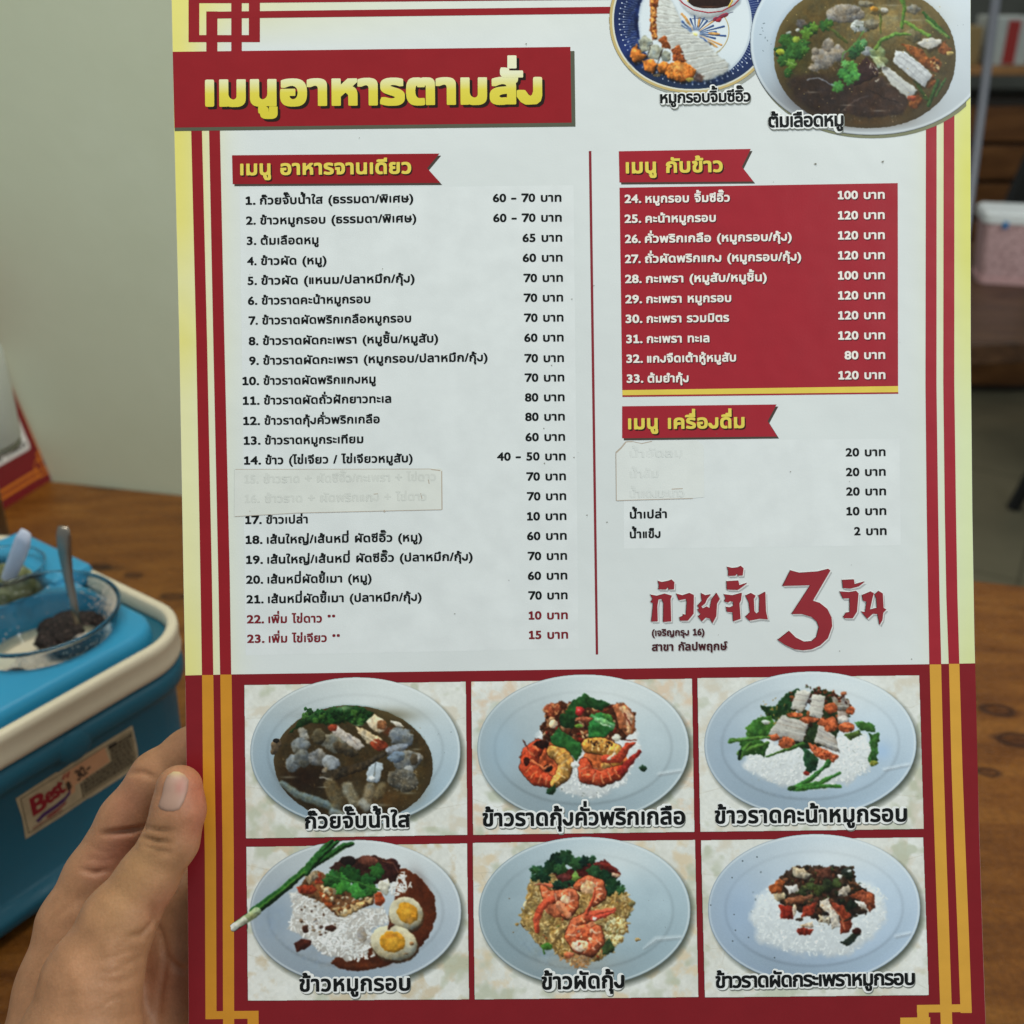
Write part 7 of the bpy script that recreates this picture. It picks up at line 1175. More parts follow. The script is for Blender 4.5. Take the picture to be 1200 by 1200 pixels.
for x, y, a_, b_ in ((250, 560, 46, 8), (890, 420, 30, 7), (700, 700, 70, 9), (420, 610, 30, 6), (600, 300, 26, 6), (850, 640, 40, 8)): p.soft(x, y, a_, b_, (176, 180, 170), .35)
ph = p.build('dish_photo', 150, M_print, menu); caption(ph, 'ก๊วยจั๊บน้ำใส', 357.7, 480.7, 970.4, 968.4, 24)
# 2. prawns with chilli salt on rice
p = Print(545, 780, K, (16, 30, 1170, 868), seed=22)
panel_plate(p, [(30, 80), (1140, 65), (1152, 835), (40, 850)], (593, 414, 532, 370, -1), tint=(158, 178, 188), top=(200, 212, 216), warm=(232, 206, 178))
p.soft(180, 420, 130, 200, (160, 190, 212), .4); p.line([(975, 545), (1080, 528)], 20, (206, 214, 218), al=.45, soft=16)
rc = [(360, 340), (480, 260), (760, 260), (870, 340), (880, 430), (800, 600), (640, 670), (500, 650), (430, 560)]
p.piece(rc, (206, 212, 214), wob=16, ws=40, tex=.08, rim=.06, soft=20); p.rice(rc, 420)
p.piece([(380, 320), (420, 200), (480, 185), (560, 190), (650, 175), (720, 195), (790, 190), (850, 240), (855, 320), (800, 370), (700, 380), (600, 390), (500, 400), (400, 380)], (74, 40, 24), wob=14, tex=.5, ts=18)
p.mottle([(390, 200), (740, 190), (760, 370), (400, 390)], [(150, 84, 48), (112, 54, 32), (176, 124, 84), (60, 34, 22), (190, 158, 118), (132, 40, 28)], 150, (6, 15))
p.piece([(740, 200), (790, 185), (850, 240), (855, 330), (815, 352), (780, 320), (760, 260)], (158, 92, 58), tex=.4, ts=16); p.line([(790, 215), (830, 260), (820, 330)], [30, 34, 22], (206, 160, 120), tex=.3); p.line([(800, 240), (835, 300)], 7, (120, 52, 34))
p.ell(440, 222, 44, 34, (128, 62, 38), tex=.45); p.specks((400, 190, 480, 250), 16, (196, 130, 84), (4, 8))
for q, cc in (([(530, 190), (600, 138), (625, 165), (610, 205), (560, 260), (500, 250)], (40, 82, 40)), ([(600, 150), (720, 190), (690, 220), (610, 210)], (34, 70, 36)), ([(480, 240), (560, 250), (540, 320), (470, 300)], (30, 62, 34)), ([(625, 250), (680, 230), (755, 290), (740, 330), (690, 370), (620, 360)], (46, 112, 52)), ([(430, 360), (470, 310), (520, 350), (580, 390), (590, 430), (560, 475), (510, 430), (440, 410)], (42, 92, 44))): p.piece(q, cc, tex=.3, ts=24, wob=7)
p.piece([(635, 248), (690, 262), (757, 300), (748, 322), (700, 300), (660, 285)], (104, 160, 104), tex=.2); p.line([(680, 290), (730, 310)], 4, (190, 214, 180)); p.piece([(690, 240), (740, 250), (745, 285), (700, 270)], (66, 126, 58))
p.ell(575, 226, 24, 22, (184, 44, 40), tex=.2); p.soft(570, 220, 8, 6, (236, 150, 140), .8); p.ell(444, 292, 22, 20, (214, 186, 150)); p.ell(568, 304, 20, 10, (110, 160, 60)); p.ell(762, 362, 22, 16, (222, 222, 206)); p.ell(600, 270, 40, 16, (168, 88, 58), tex=.4)
def prawn(pts, wd, col, hi, stripes, sc=(120, 36, 22)):
    p.line(pts, np.array(wd) + 7, (70, 30, 18), tex=.3, al=.85); p.line(pts, wd, col, tex=.3, round_=.4)
    P_ = np.array(pts, float); W_ = np.array(wd, float)
    for i in range(stripes):
        t_ = (i + .6) / stripes * (len(P_) - 1); a = int(t_); f = t_ - a; b = min(a + 1, len(P_) - 1); c_ = P_[a] * (1 - f) + P_[b] * f; dv = P_[b] - P_[a]; n_ = np.array([-dv[1], dv[0]]) / (np.linalg.norm(dv) + 1e-6); r = (W_[a] * (1 - f) + W_[b] * f) * .42
        p.line([c_ - n_ * r, c_ + n_ * r * .9], 6, sc, al=.55, soft=4); p.line([c_ - n_ * r * .5 + dv * .03, c_ + n_ * r * .7 + dv * .05], 7, hi, al=.75, soft=5, tex=.2)
p.ell(400, 490, 104, 104, (186, 84, 44), tex=.5, ts=20); p.ell(700, 490, 118, 92, (196, 100, 52), tex=.5, ts=20)
prawn([(370, 400), (330, 440), (320, 510), (360, 560), (420, 580)], [62, 86, 92, 84, 60], (196, 70, 38), (232, 140, 84), 7)
prawn([(440, 430), (480, 450), (508, 490), (490, 550), (450, 590)], [60, 74, 78, 70, 46], (206, 150, 70), (236, 206, 140), 6, (150, 80, 40)); p.ell(385, 395, 40, 20, (48, 24, 18), tex=.4); p.ell(415, 515, 22, 18, (40, 26, 22)); p.line([(330, 470), (400, 520), (430, 500)], 9, (236, 130, 80)); p.line([(290, 375), (305, 400), (318, 425)], 5, (84, 40, 30)); p.line([(355, 365), (372, 385)], 5, (90, 46, 32)); p.line([(275, 460), (300, 440)], 5, (120, 50, 34)); p.ell(310, 480, 16, 22, (60, 26, 18))
prawn([(620, 400), (690, 405), (750, 430), (760, 480)], [70, 84, 76, 60], (214, 150, 64), (240, 212, 150), 7, (140, 70, 34))
prawn([(600, 490), (610, 550), (680, 570), (750, 545), (790, 520)], [56, 84, 72, 76, 50], (206, 78, 44), (238, 160, 106), 7)
p.line([(780, 530), (840, 470), (872, 432)], [40, 34, 20], (158, 44, 36), tex=.3); p.line([(700, 470), (770, 470), (820, 400), (856, 392)], [40, 40, 30, 12], (184, 66, 42), tex=.3); p.line([(720, 470), (755, 440)], 12, (240, 214, 190)); p.ell(705, 500, 26, 16, (196, 140, 70), tex=.4); p.line([(800, 370), (862, 376)], 5, (110, 40, 30)); p.mottle([(610, 372), (760, 380), (740, 410), (620, 410)], [(58, 36, 24), (224, 180, 100), (90, 48, 26)], 40, (4, 9))
p.ell(896, 514, 18, 16, (40, 70, 50)); p.piece([(408, 620), (450, 598), (460, 630), (440, 648), (406, 640)], (36, 66, 40)); p.specks((480, 480, 680, 660), 26, (96, 100, 84), (2, 4.5)); p.ell(552, 500, 22, 14, (222, 226, 222))
p.photo(oval(590, 400, 350, 290), (3.2, 1.5))
ph = p.build('dish_photo', 150, M_print, menu); caption(ph, 'ข้าวราดกุ้งคั่วพริกเกลือ', 565.5, 802.8, 967.6, 965.2, 26.4)
# 3. kale and crisp pork on rice
p = Print(810, 780, K, (16, 14, 1186, 852), seed=23)
panel_plate(p, [(30, 62), (1145, 48), (1168, 820), (45, 835)], (598, 394, 533, 365, -1), tint=(166, 188, 208), top=(202, 216, 224))
p.soft(960, 430, 60, 60, (150, 184, 224), .5); p.line([(970, 522), (1090, 498)], 18, (212, 220, 226), al=.45, soft=16)
rc = [(280, 430), (380, 380), (520, 400), (640, 420), (740, 340), (880, 340), (930, 420), (900, 520), (780, 590), (640, 620), (460, 600), (340, 560), (260, 500)]
p.piece(rc, (210, 216, 218), wob=22, ws=50, tex=.08, rim=.04, soft=26); p.rice(rc, 460, ln=12, wd=5)
kg = (46, 82, 40)
for q, cc in (([(345, 205), (420, 200), (490, 130), (540, 110), (560, 180), (500, 250), (430, 280), (380, 250)], (40, 70, 36)), ([(270, 310), (330, 265), (400, 250), (430, 300), (380, 360), (280, 360)], (62, 110, 44)), ([(240, 380), (330, 360), (385, 395), (370, 460), (330, 440), (250, 460)], (48, 88, 36)), ([(420, 260), (600, 220), (760, 300), (700, 400), (560, 420), (430, 340)], (44, 62, 34)), ([(600, 130), (680, 120), (760, 160), (800, 240), (740, 330), (600, 260)], (40, 54, 32)), ([(820, 285), (860, 275), (925, 300), (920, 330), (850, 330)], (62, 106, 46)), ([(890, 345), (945, 340), (935, 430), (940, 495), (905, 505), (885, 470), (900, 420)], (56, 98, 44)), ([(770, 350), (840, 325), (865, 345), (800, 370)], (84, 110, 50)), ([(560, 400), (600, 430), (640, 470), (630, 520), (580, 550), (565, 480)], (36, 72, 48))): p.piece(q, cc, tex=.4, ts=22, wob=9)
p.ell(915, 490, 20, 14, (140, 140, 50)); p.ell(375, 285, 22, 14, (198, 206, 200)); p.specks((340, 150, 520, 300), 26, (150, 120, 60), (3, 6)); p.ell(577, 542, 16, 10, (140, 44, 34))
p.mottle([(480, 130), (780, 130), (820, 330), (560, 300)], [(112, 56, 30), (60, 36, 24), (150, 76, 40), (44, 58, 32), (90, 44, 28)], 90, (7, 16))
def pork(q, c=(192, 190, 180), st=3):
    p.piece(np.array(q) + [3, 8], (58, 34, 22), wob=4, al=.7, soft=8); p.piece(q, c, wob=4, ws=22, tex=.14, ts=12, rim=.25)
    q = np.array(q, float); 
    for i in range(st):
        f = (i + 1) / (st + 1); a = q[0] * (1 - f) + q[-1] * f; b = q[1] * (1 - f) + q[2] * f; p.line([a, (a + b) / 2 + p.rg.normal(0, 3, 2), b], p.rg.uniform(4, 7), [(150, 142, 138), (166, 152, 140), (206, 204, 196)][i % 3], al=.7, soft=4)
pork([(528, 122), (600, 130), (560, 230), (498, 215)]); pork([(605, 140), (672, 150), (655, 270), (590, 250)]); pork([(720, 165), (790, 170), (790, 290), (740, 290)], (166, 152, 142)); p.ell(765, 268, 26, 20, (212, 206, 198)); pork([(455, 248), (590, 290), (560, 385), (385, 345)], (178, 176, 168), 4); pork([(640, 295), (720, 350), (740, 430), (615, 385)], (176, 172, 164)); pork([(700, 150), (770, 160), (790, 220), (720, 220)], (138, 132, 122))
for x, y, a, b in ((478, 388, 42, 34), (700, 295, 34, 38), (780, 310, 42, 26), (700, 215, 34, 30), (590, 272, 50, 16), (800, 225, 24, 20), (410, 360, 34, 16), (520, 248, 40, 14), (660, 285, 26, 18)): p.ell(x, y, a, b, (168, 84, 48), tex=.5, ts=12, wob=6)
p.piece([(585, 390), (620, 395), (690, 430), (740, 455), (715, 485), (650, 470), (610, 440)], (184, 92, 56), tex=.45, ts=10, wob=6); p.mottle([(600, 400), (730, 455), (700, 475), (620, 440)], [(214, 136, 90), (130, 54, 32)], 30, (3, 7)); p.mottle([(560, 95), (640, 110), (780, 160), (800, 200), (600, 130)], [(124, 50, 30), (70, 36, 24), (60, 70, 36)], 36, (5, 10))
for q in ([(195, 378), (300, 365), (390, 360)], [(240, 440), (300, 415), (385, 388)], [(250, 462), (262, 420), (300, 385)]): p.line(q, [22, 20, 14], (84, 132, 58))
p.line([(242, 470), (246, 430)], 16, (30, 52, 30)); p.line([(380, 455), (470, 425), (560, 395)], [9, 12, 22], (74, 116, 48))
for q in ([(500, 620), (600, 570), (680, 500)], [(510, 615), (640, 590), (745, 540)], [(515, 625), (640, 605), (752, 605)]): p.line(q, [16, 24, 14], (62, 122, 52))
p.line([(680, 500), (690, 485)], 30, (46, 96, 46)); p.line([(495, 620), (520, 612)], 22, (50, 84, 40)); p.specks((300, 400, 900, 580), 30, (150, 158, 150), (2, 4))
p.photo(oval(570, 370, 420, 300), (2.6, 1.3))
ph = p.build('dish_photo', 150, M_print, menu); caption(ph, 'ข้าวราดคะน้าหมูกรอบ', 837.5, 1062.5, 964.4, 961.8, 26)
# 4. crisp pork with egg and brown sauce on rice
K4 = 1200 / 290
p = Print(270, 970, K4, (-12, 46, 1176, 852), seed=24)
panel_plate(p, [(77, 92), (1148, 75), (1158, 832), (85, 838)], (607, 410, 513, 352, -1), tint=(158, 174, 190), top=(196, 206, 210), warm=(214, 196, 164))
p.soft(220, 430, 110, 130, (132, 152, 172), .55)
p.piece([(800, 200), (850, 195), (930, 250), (990, 330), (1000, 430), (960, 530), (900, 600), (840, 640), (720, 680), (620, 694), (530, 685), (490, 655), (510, 630), (600, 610), (760, 500), (800, 330)], (92, 44, 22), wob=5, tex=.18, ts=60, rim=.2, rw=16); p.soft(930, 300, 40, 110, (60, 26, 14), .5, -20); p.soft(650, 665, 130, 16, (130, 66, 34), .5)
rc = [(290, 320), (400, 310), (560, 420), (740, 380), (770, 450), (680, 500), (690, 560), (640, 620), (560, 640), (430, 600), (380, 540), (280, 490), (310, 400)]
p.piece(rc, (188, 186, 180), wob=14, ws=30, tex=.2, rim=.1, soft=8); p.rice(rc, 380, ln=17, wd=7.5, col=(222, 225, 223), dark=(140, 126, 116)); p.rice([(410, 470), (560, 460), (580, 590), (460, 610)], 90, ln=16, wd=8, col=(232, 234, 232), dark=(190, 196, 200))
p.rice([(760, 260), (840, 210), (880, 290), (800, 330)], 60, ln=16, wd=7, dark=(130, 116, 104)); p.rice([(570, 580), (700, 560), (710, 630), (560, 640)], 16, ln=20, wd=11, dark=(80, 44, 26))
p.mottle([(330, 340), (500, 360), (540, 460), (440, 540), (350, 500)], [(62, 38, 28), (120, 96, 72), (150, 128, 104)], 34, (4, 10)); p.piece([(308, 560), (345, 535), (392, 548), (380, 580), (325, 602)], (78, 36, 24), tex=.3); p.ell(486, 486, 26, 16, (70, 42, 32), wob=7); p.ell(360, 490, 16, 20, (72, 44, 34)); p.ell(640, 520, 24, 40, (120, 110, 100), al=.6)
p.piece([(480, 190), (560, 140), (610, 150), (700, 130), (790, 170), (825, 220), (800, 260), (690, 280), (520, 260)], (58, 34, 28), wob=8, tex=.4); p.ell(670, 160, 50, 26, (104, 60, 48), rot=10, tex=.35); p.ell(775, 195, 50, 46, (64, 34, 30), rot=35, tex=.4); p.line([(735, 160), (790, 170), (815, 215)], 6, (130, 84, 66), al=.6); p.ell(570, 160, 40, 24, (40, 30, 28))
p.piece([(330, 280), (420, 200), (520, 250), (700, 310), (690, 370), (560, 420), (520, 430), (450, 360), (340, 320)], (112, 74, 44), tex=.5, ts=24, wob=10)
for q, cc in (([(322, 285), (400, 275), (420, 300), (400, 322), (330, 318)], (150, 58, 34)), ([(405, 240), (440, 215), (450, 270), (415, 275)], (160, 64, 38)), ([(430, 310), (470, 330), (505, 375), (480, 395), (440, 350)], (156, 74, 34)), ([(500, 390), (560, 380), (690, 340), (680, 370), (560, 430), (520, 425)], (196, 164, 112)), ([(695, 320), (730, 310), (752, 345), (730, 380), (700, 370)], (164, 70, 34)), ([(720, 260), (760, 245), (780, 280), (755, 330), (715, 300)], (202, 200, 184)), ([(360, 235), (420, 205), (430, 240), (380, 275)], (150, 132, 104)), ([(440, 290), (500, 280), (520, 320), (480, 330)], (176, 150, 108))): p.piece(q, cc, tex=.4, ts=13, wob=6)
p.mottle([(430, 280), (690, 330), (660, 380), (540, 410), (460, 350)], [(206, 186, 146), (150, 90, 46), (84, 52, 32), (222, 206, 170)], 40, (6, 14))
for x, y, r, cc in ((560, 220, 44, G1), (540, 270, 54, (60, 130, 50)), (620, 300, 50, (66, 140, 56)), (500, 240, 40, (46, 96, 42)), (660, 260, 44, (38, 84, 38)), (710, 210, 40, (44, 92, 40)), (600, 230, 40, (34, 74, 34)), (680, 300, 34, (50, 100, 44)), (470, 260, 26, (44, 84, 40))): p.leaf(x, y, r, cc, lobes=5)
p.line([(470, 230), (600, 260), (720, 300)], 8, (60, 110, 50))
def egg(x, y, rx, ry, rot, yx, yy, yr):
    p.ell(x + 4, y + 9, rx + 4, ry + 3, (92, 66, 44), rot=rot, wob=3, tex=.2, soft=8); p.ell(x, y, rx, ry, (188, 182, 154), rot=rot, wob=2.5, tex=.14, ts=40, rim=.34, rw=16); p.ell(yx, yy, yr, yr * .84, (200, 142, 36), rot=rot, wob=5, tex=.16, ts=18, rim=.3, rw=9); p.soft(yx, yy - 6, yr * .5, yr * .4, (228, 182, 62), .7)
egg(850, 415, 84, 80, 35, 858, 412, 56); egg(792, 558, 116, 84, 10, 786, 552, 62); p.soft(790, 522, 40, 14, (170, 96, 26), .6); p.soft(870, 450, 20, 20, (190, 130, 60), .7); p.ell(880, 560, 10, 8, (150, 110, 70)); p.ell(850, 610, 12, 6, (160, 130, 90)); p.piece([(770, 460), (800, 470), (760, 500)], (90, 50, 34))
on = (40, 86, 38)
for q, wv in (([(110, 410), (250, 305), (370, 200), (440, 120), (490, 62)], [44, 40, 36, 36, 26]), ([(360, 210), (450, 130), (520, 66)], [20, 26, 18]), ([(400, 190), (500, 120), (555, 85), (592, 76)], [16, 30, 26, 20]), ([(370, 220), (430, 150), (470, 110)], [24, 20, 12])): p.line(q, wv, on, tex=.3, round_=.5)
p.line([(120, 404), (240, 312), (360, 214)], 9, (84, 140, 52), al=.8); p.line([(480, 150), (560, 96)], 6, (90, 130, 90), al=.6); p.line([(20, 480), (70, 445), (130, 405)], [38, 40, 42], (150, 164, 120), tex=.15); p.line([(20, 482), (70, 448)], [34, 30], (196, 200, 182), tex=.1); p.line([(12, 486), (22, 478)], [36, 38], (208, 210, 198), tex=.1)
on_ = np.array([(0, 470), (60, 425), (130, 380), (130, 440), (70, 470), (24, 504), (4, 500)]); p.M = np.maximum(p.M, np.clip(.5 - p.sd(on_, p.X, p.Y) / 2.5, 0, 1) * (p.C.sum(2) > 60)); p.M = np.maximum(p.M, np.clip(.5 - p.sd([(430, 100), (490, 56), (530, 60), (545, 90), (600, 70), (585, 90), (500, 130)], p.X, p.Y) / 2.5, 0, 1) * (p.C.sum(2) > 60))
p.photo([(-10, 500), (60, 400), (300, 200), (470, 40), (620, 60), (860, 150), (1040, 380), (960, 640), (700, 720), (420, 700), (250, 560), (20, 520)], (2.0, 1.0), .16)
ph = p.build('dish_photo', 155, M_print, menu); caption(ph, 'ข้าวหมูกรอบ', 351, 481, 1161.2, 1159.8, 25)
# 5. prawn fried rice
p = Print(545, 970, K, (22, 32, 1188, 876), seed=25)
panel_plate(p, [(38, 75), (1155, 60), (1172, 850), (48, 862)], (600, 420, 532, 375, -1), tint=(148, 170, 180), top=(182, 202, 212), warm=(230, 210, 176))
p.line([(900, 605), (960, 560), (1080, 550)], [10, 26, 18], (214, 222, 226), al=.42, soft=18); p.soft(560, 680, 260, 60, (168, 166, 156), .5)
rc = [(330, 270), (430, 230), (700, 260), (820, 330), (840, 400), (810, 520), (740, 620), (640, 680), (560, 690), (470, 630), (380, 590), (320, 520), (270, 480), (300, 360)]
p.piece(rc, (146, 116, 66), wob=22, ws=40, tex=.35, ts=26, rim=.2); p.rice(rc, 620, col=(184, 154, 92), ln=19, wd=8, var=44, dark=(96, 66, 34)); p.mottle(rc, [(96, 58, 30), (176, 96, 44), (206, 182, 130), (120, 126, 60), (160, 60, 34)], 70, (4, 9)); p.rice([(460, 640), (640, 640), (600, 700), (530, 690)], 60, col=(170, 120, 70), ln=18, wd=9)
p.rice([(700, 480), (800, 440), (790, 560), (720, 600)], 50, col=(214, 204, 150), ln=18, wd=8, dark=(110, 90, 50))
p.piece([(440, 230), (560, 200), (700, 160), (780, 220), (760, 260), (640, 260), (520, 300)], (80, 30, 26), tex=.4); p.line([(620, 180), (720, 190), (775, 232)], [20, 26, 12], (126, 44, 36)); p.ell(755, 240, 24, 12, (196, 160, 130))
for x, y, r in ((460, 160, 46), (510, 150, 50), (430, 200, 44), (380, 230, 46), (350, 210, 30), (560, 180, 44), (600, 170, 34), (640, 160, 26), (650, 220, 46), (700, 250, 48), (740, 290, 50), (780, 310, 30), (490, 280, 40), (540, 270, 30), (460, 290, 30), (400, 250, 40), (480, 210, 44), (345, 250, 24), (720, 320, 34)): p.leaf(x, y, r * .85, [(24, 50, 38), (34, 66, 42), (28, 58, 36), (46, 84, 48)][p.rg.integers(4)], lobes=6)
p.piece([(530, 240), (556, 218), (578, 250), (556, 272), (532, 262)], (140, 186, 84), tex=.12); p.ell(500, 250, 40, 18, (110, 50, 44), tex=.3)
def prawn5(pts, wd): prawn(pts, wd, (206, 102, 62), (242, 190, 148), 8, (176, 66, 40))
p.ell(470, 385, 80, 66, (206, 110, 70), tex=.4, ts=18); p.ell(600, 540, 84, 84, (210, 124, 82), tex=.4, ts=18)
prawn5([(390, 300), (420, 350), (470, 345), (530, 340), (540, 390), (510, 435)], [30, 50, 66, 70, 64, 44]); p.line([(430, 360), (380, 400), (358, 460), (362, 520)], [36, 38, 34, 22], (190, 76, 48), tex=.3); p.line([(350, 285), (400, 285), (430, 290)], [6, 16, 24], (204, 104, 70)); p.line([(470, 385), (520, 440)], [36, 30], (226, 140, 96)); p.ell(505, 360, 24, 22, (240, 190, 150), tex=.3)
prawn5([(570, 290), (620, 270), (670, 290), (680, 340), (650, 375)], [50, 64, 62, 52, 40]); p.ell(620, 300, 40, 34, (226, 176, 126), tex=.3); p.line([(655, 300), (640, 370), (620, 420)], [8, 16, 14], (196, 76, 50))
prawn5([(620, 440), (560, 480), (535, 540), (570, 600), (630, 610), (670, 570), (660, 510)], [50, 66, 70, 66, 70, 64, 50]); p.ell(600, 525, 46, 40, (206, 96, 56), tex=.4); p.ell(575, 590, 44, 30, (240, 206, 170), tex=.25); p.mottle(oval(600, 550, 60, 60), [(240, 200, 160), (196, 78, 46), (236, 160, 110)], 26, (5, 12))
p.line([(620, 440), (690, 420), (750, 408)], [40, 26, 12], (206, 86, 60)); p.line([(640, 455), (700, 440), (760, 415)], [26, 22, 8], (190, 70, 52)); p.ell(650, 455, 10, 8, (238, 190, 176)); p.line([(610, 430), (640, 360), (655, 315)], [22, 14, 6], (196, 80, 50))
p.piece([(380, 590), (410, 580), (445, 590), (430, 610), (400, 612), (395, 635)], (70, 120, 44)); p.piece([(690, 600), (725, 550), (750, 600), (735, 630), (690, 640)], (56, 76, 44), tex=.3); p.ell(520, 638, 26, 16, (206, 110, 70)); p.ell(260, 486, 12, 8, (170, 140, 80)); p.ell(222, 355, 6, 5, (150, 140, 120)); p.ell(243, 525, 6, 5, (150, 140, 120)); p.ell(868, 562, 14, 8, (170, 146, 100)); p.ell(838, 382, 18, 14, (120, 110, 70)); p.specks((850, 290, 1020, 640), 5, (120, 130, 130))
p.photo(oval(560, 400, 340, 320), (3.2, 1.5))
ph = p.build('dish_photo', 150, M_print, menu); caption(ph, 'ข้าวผัดกุ้ง', 634.8, 731.7, 1158.8, 1156.6, 25.6)
# 6. basil crisp pork on rice
p = Print(810, 970, K, (34, 16, 1210, 868), seed=26)
panel_plate(p, [(48, 62), (1165, 47), (1193, 840), (68, 852)], (617, 406, 533, 375, -1), tint=(164, 186, 210), top=(196, 212, 224))
p.line([(1030, 545), (1095, 530)], 20, (208, 218, 226), al=.45, soft=16); p.soft(250, 420, 120, 220, (160, 186, 216), .4)
rc = [(330, 340), (420, 280), (900, 270), (980, 340), (980, 460), (900, 560), (780, 640), (620, 640), (470, 620), (340, 560), (300, 450)]
p.piece(rc, (206, 214, 218), wob=26, ws=60, tex=.06, rim=.02, soft=34); p.rice(rc, 620, ln=11, wd=4.6, col=(224, 230, 230), dark=(168, 180, 188))
p.piece([(400, 300), (500, 200), (530, 190), (640, 190), (700, 200), (760, 190), (815, 200), (830, 280), (920, 330), (900, 420), (820, 440), (760, 480), (640, 470), (560, 430), (450, 380)], (58, 44, 34), wob=12, tex=.5, ts=20)
p.mottle([(420, 280), (560, 200), (760, 200), (900, 330), (830, 420), (560, 440), (450, 360)], [(70, 46, 32), (44, 50, 34), (96, 56, 40), (130, 84, 56), (36, 34, 28), (74, 84, 50)], 150, (7, 17))
for q, cc in (([(510, 190), (560, 205), (605, 235), (570, 262), (505, 240)], (178, 164, 138)), ([(390, 300), (440, 250), (472, 265), (450, 320), (400, 335)], (160, 84, 42)), ([(475, 295), (535, 285), (540, 320), (490, 335)], (206, 204, 200)), ([(410, 330), (470, 330), (470, 355), (430, 370)], (174, 156, 120)), ([(440, 390), (505, 390), (510, 455), (450, 455)], (142, 44, 30)), ([(508, 385), (525, 390), (520, 450), (505, 440)], (206, 186, 160)), ([(560, 400), (630, 370), (610, 440), (555, 450)], (150, 56, 36)), ([(530, 510), (560, 500), (608, 515), (600, 535), (540, 535)], (146, 50, 32)), ([(545, 490), (610, 470), (615, 500), (555, 505)], (204, 178, 146)), ([(640, 370), (690, 350), (700, 380), (740, 440), (745, 500), (710, 510), (690, 430), (650, 400)], (204, 194, 178)), ([(700, 370), (760, 390), (810, 450), (800, 520), (750, 535), (745, 440)], (132, 56, 36)), ([(790, 340), (860, 310), (915, 330), (920, 400), (900, 425), (850, 370)], (138, 68, 42)), ([(820, 370), (870, 375), (890, 420), (850, 400)], (214, 208, 198)), ([(740, 310), (790, 285), (800, 310), (770, 350), (740, 340)], (176, 166, 150)), ([(750, 210), (800, 195), (815, 240), (775, 260)], (56, 60, 50)), ([(780, 215), (805, 210), (800, 235)], (196, 200, 192)), ([(735, 232), (760, 240), (750, 262)], (206, 206, 196)), ([(620, 210), (700, 200), (700, 250), (630, 250)], (106, 64, 50)), ([(480, 350), (600, 340), (560, 380), (470, 385)], (124, 78, 56)), ([(640, 440), (700, 450), (690, 480), (640, 470)], (190, 178, 150))): p.piece(q, cc, tex=.35, ts=13, wob=6)
for x, y, r in ((690, 290, 36), (640, 310, 30), (600, 290, 26), (730, 280, 30), (800, 390, 28), (560, 320, 24), (790, 240, 22)): p.leaf(x, y, r, [(48, 56, 36), (38, 46, 34), (66, 78, 42)][p.rg.integers(3)], lobes=3)
p.mottle([(650, 380), (690, 360), (735, 450), (720, 490)], [(226, 214, 196), (176, 150, 120)], 14, (4, 8)); p.piece([(740, 575), (800, 540), (850, 505), (845, 540), (790, 594)], (44, 56, 48), tex=.3); p.ell(830, 520, 20, 18, (62, 30, 26)); p.line([(760, 470), (830, 440)], 10, (52, 46, 36)); p.ell(545, 460, 20, 12, (60, 44, 34)); p.mottle([(620, 440), (700, 440), (690, 490), (640, 490)], [(206, 200, 186), (110, 84, 60)], 14, (4, 8)); p.piece([(835, 272), (862, 285), (845, 280)], (60, 80, 60)); p.ell(900, 370, 14, 40, (166, 84, 50), rot=-10, tex=.5); p.line([(700, 395), (750, 440), (770, 510)], 8, (190, 110, 76), al=.7)
for x, y in ((258, 166), (330, 146), (350, 222), (205, 250), (312, 320), (98, 388), (215, 435), (303, 418), (222, 514), (208, 568), (288, 550), (418, 652), (322, 360)): p.ell(x, y, 4, 4, (92, 104, 112), wob=1, rim=0)
p.photo(oval(640, 400, 380, 280), (3.2, 1.5))
ph = p.build('dish_photo', 150, M_print, menu); caption(ph, 'ข้าวราดผัดกระเพราหมูกรอบ', 838.5, 1071.8, 1157, 1153.2, 23.6)

# 7. crisp pork slices on a blue patterned plate (upper photo)
K7 = 1200 / 190
p = Print(710, 0, K7, (10, -400, 1200, 720), dens=1.75, seed=27)
w = (slice(None), slice(None)); X, Y = p.X, p.Y
pc = (640, 150, 615, 540)
def ov(k, dy=0, ex=2.1): return oval(pc[0], pc[1] + dy, pc[2] * k, pc[3] * k, ex=ex)
d = p.sd(ov(1), X, Y); p.put(w, np.clip(.5 - d / 3, 0, 1), np.array([186, 166, 112.]), True)
d = p.sd(ov(.965), X, Y); p.put(w, np.clip(.5 - d / 3, 0, 1), np.array([206, 208, 196.]))
d = p.sd(ov(.945), X, Y); nb = (1 + .5 * (fbm(X, Y, 160, 5) - .5))[..., None] * np.array([28, 44, 92.]); sh_ = np.clip((Y - 380) / 260, 0, 1)[..., None]; p.put(w, np.clip(.5 - d / 3, 0, 1), nb * (1 - .55 * sh_) + np.array([30, 44, 52.]) * .55 * sh_)
for i in range(150):
    a = i / 150 * 2 * math.pi; ca, sa = math.cos(a), math.sin(a); r0, r1 = (.70, .83 + .05 * (i % 2))
    pts = [(pc[0] + pc[2] * r * math.cos(a + .10 * (r - .7)), pc[1] + pc[3] * r * math.sin(a + .10 * (r - .7))) for r in (r0, (r0 + r1) / 2, r1)]
    p.line(pts, 3.6, (140, 158, 190), al=.75, tex=0, round_=0); p.ell(*pts[-1], 5, 5, (190, 200, 216), wob=1, rim=0)
d = p.sd(oval(660, 170, 420, 430, ex=2.1), X, Y); cc = np.array([206, 216, 222.]) - np.clip((Y - 380) / 300, 0, 1)[..., None] * np.array([26, 22, 18.]); p.put(w, np.clip(.5 - d / 3.4, 0, 1), cc); p.put(w, np.exp(-((d + 8) / 7.) ** 2) * .35, (140, 156, 176))
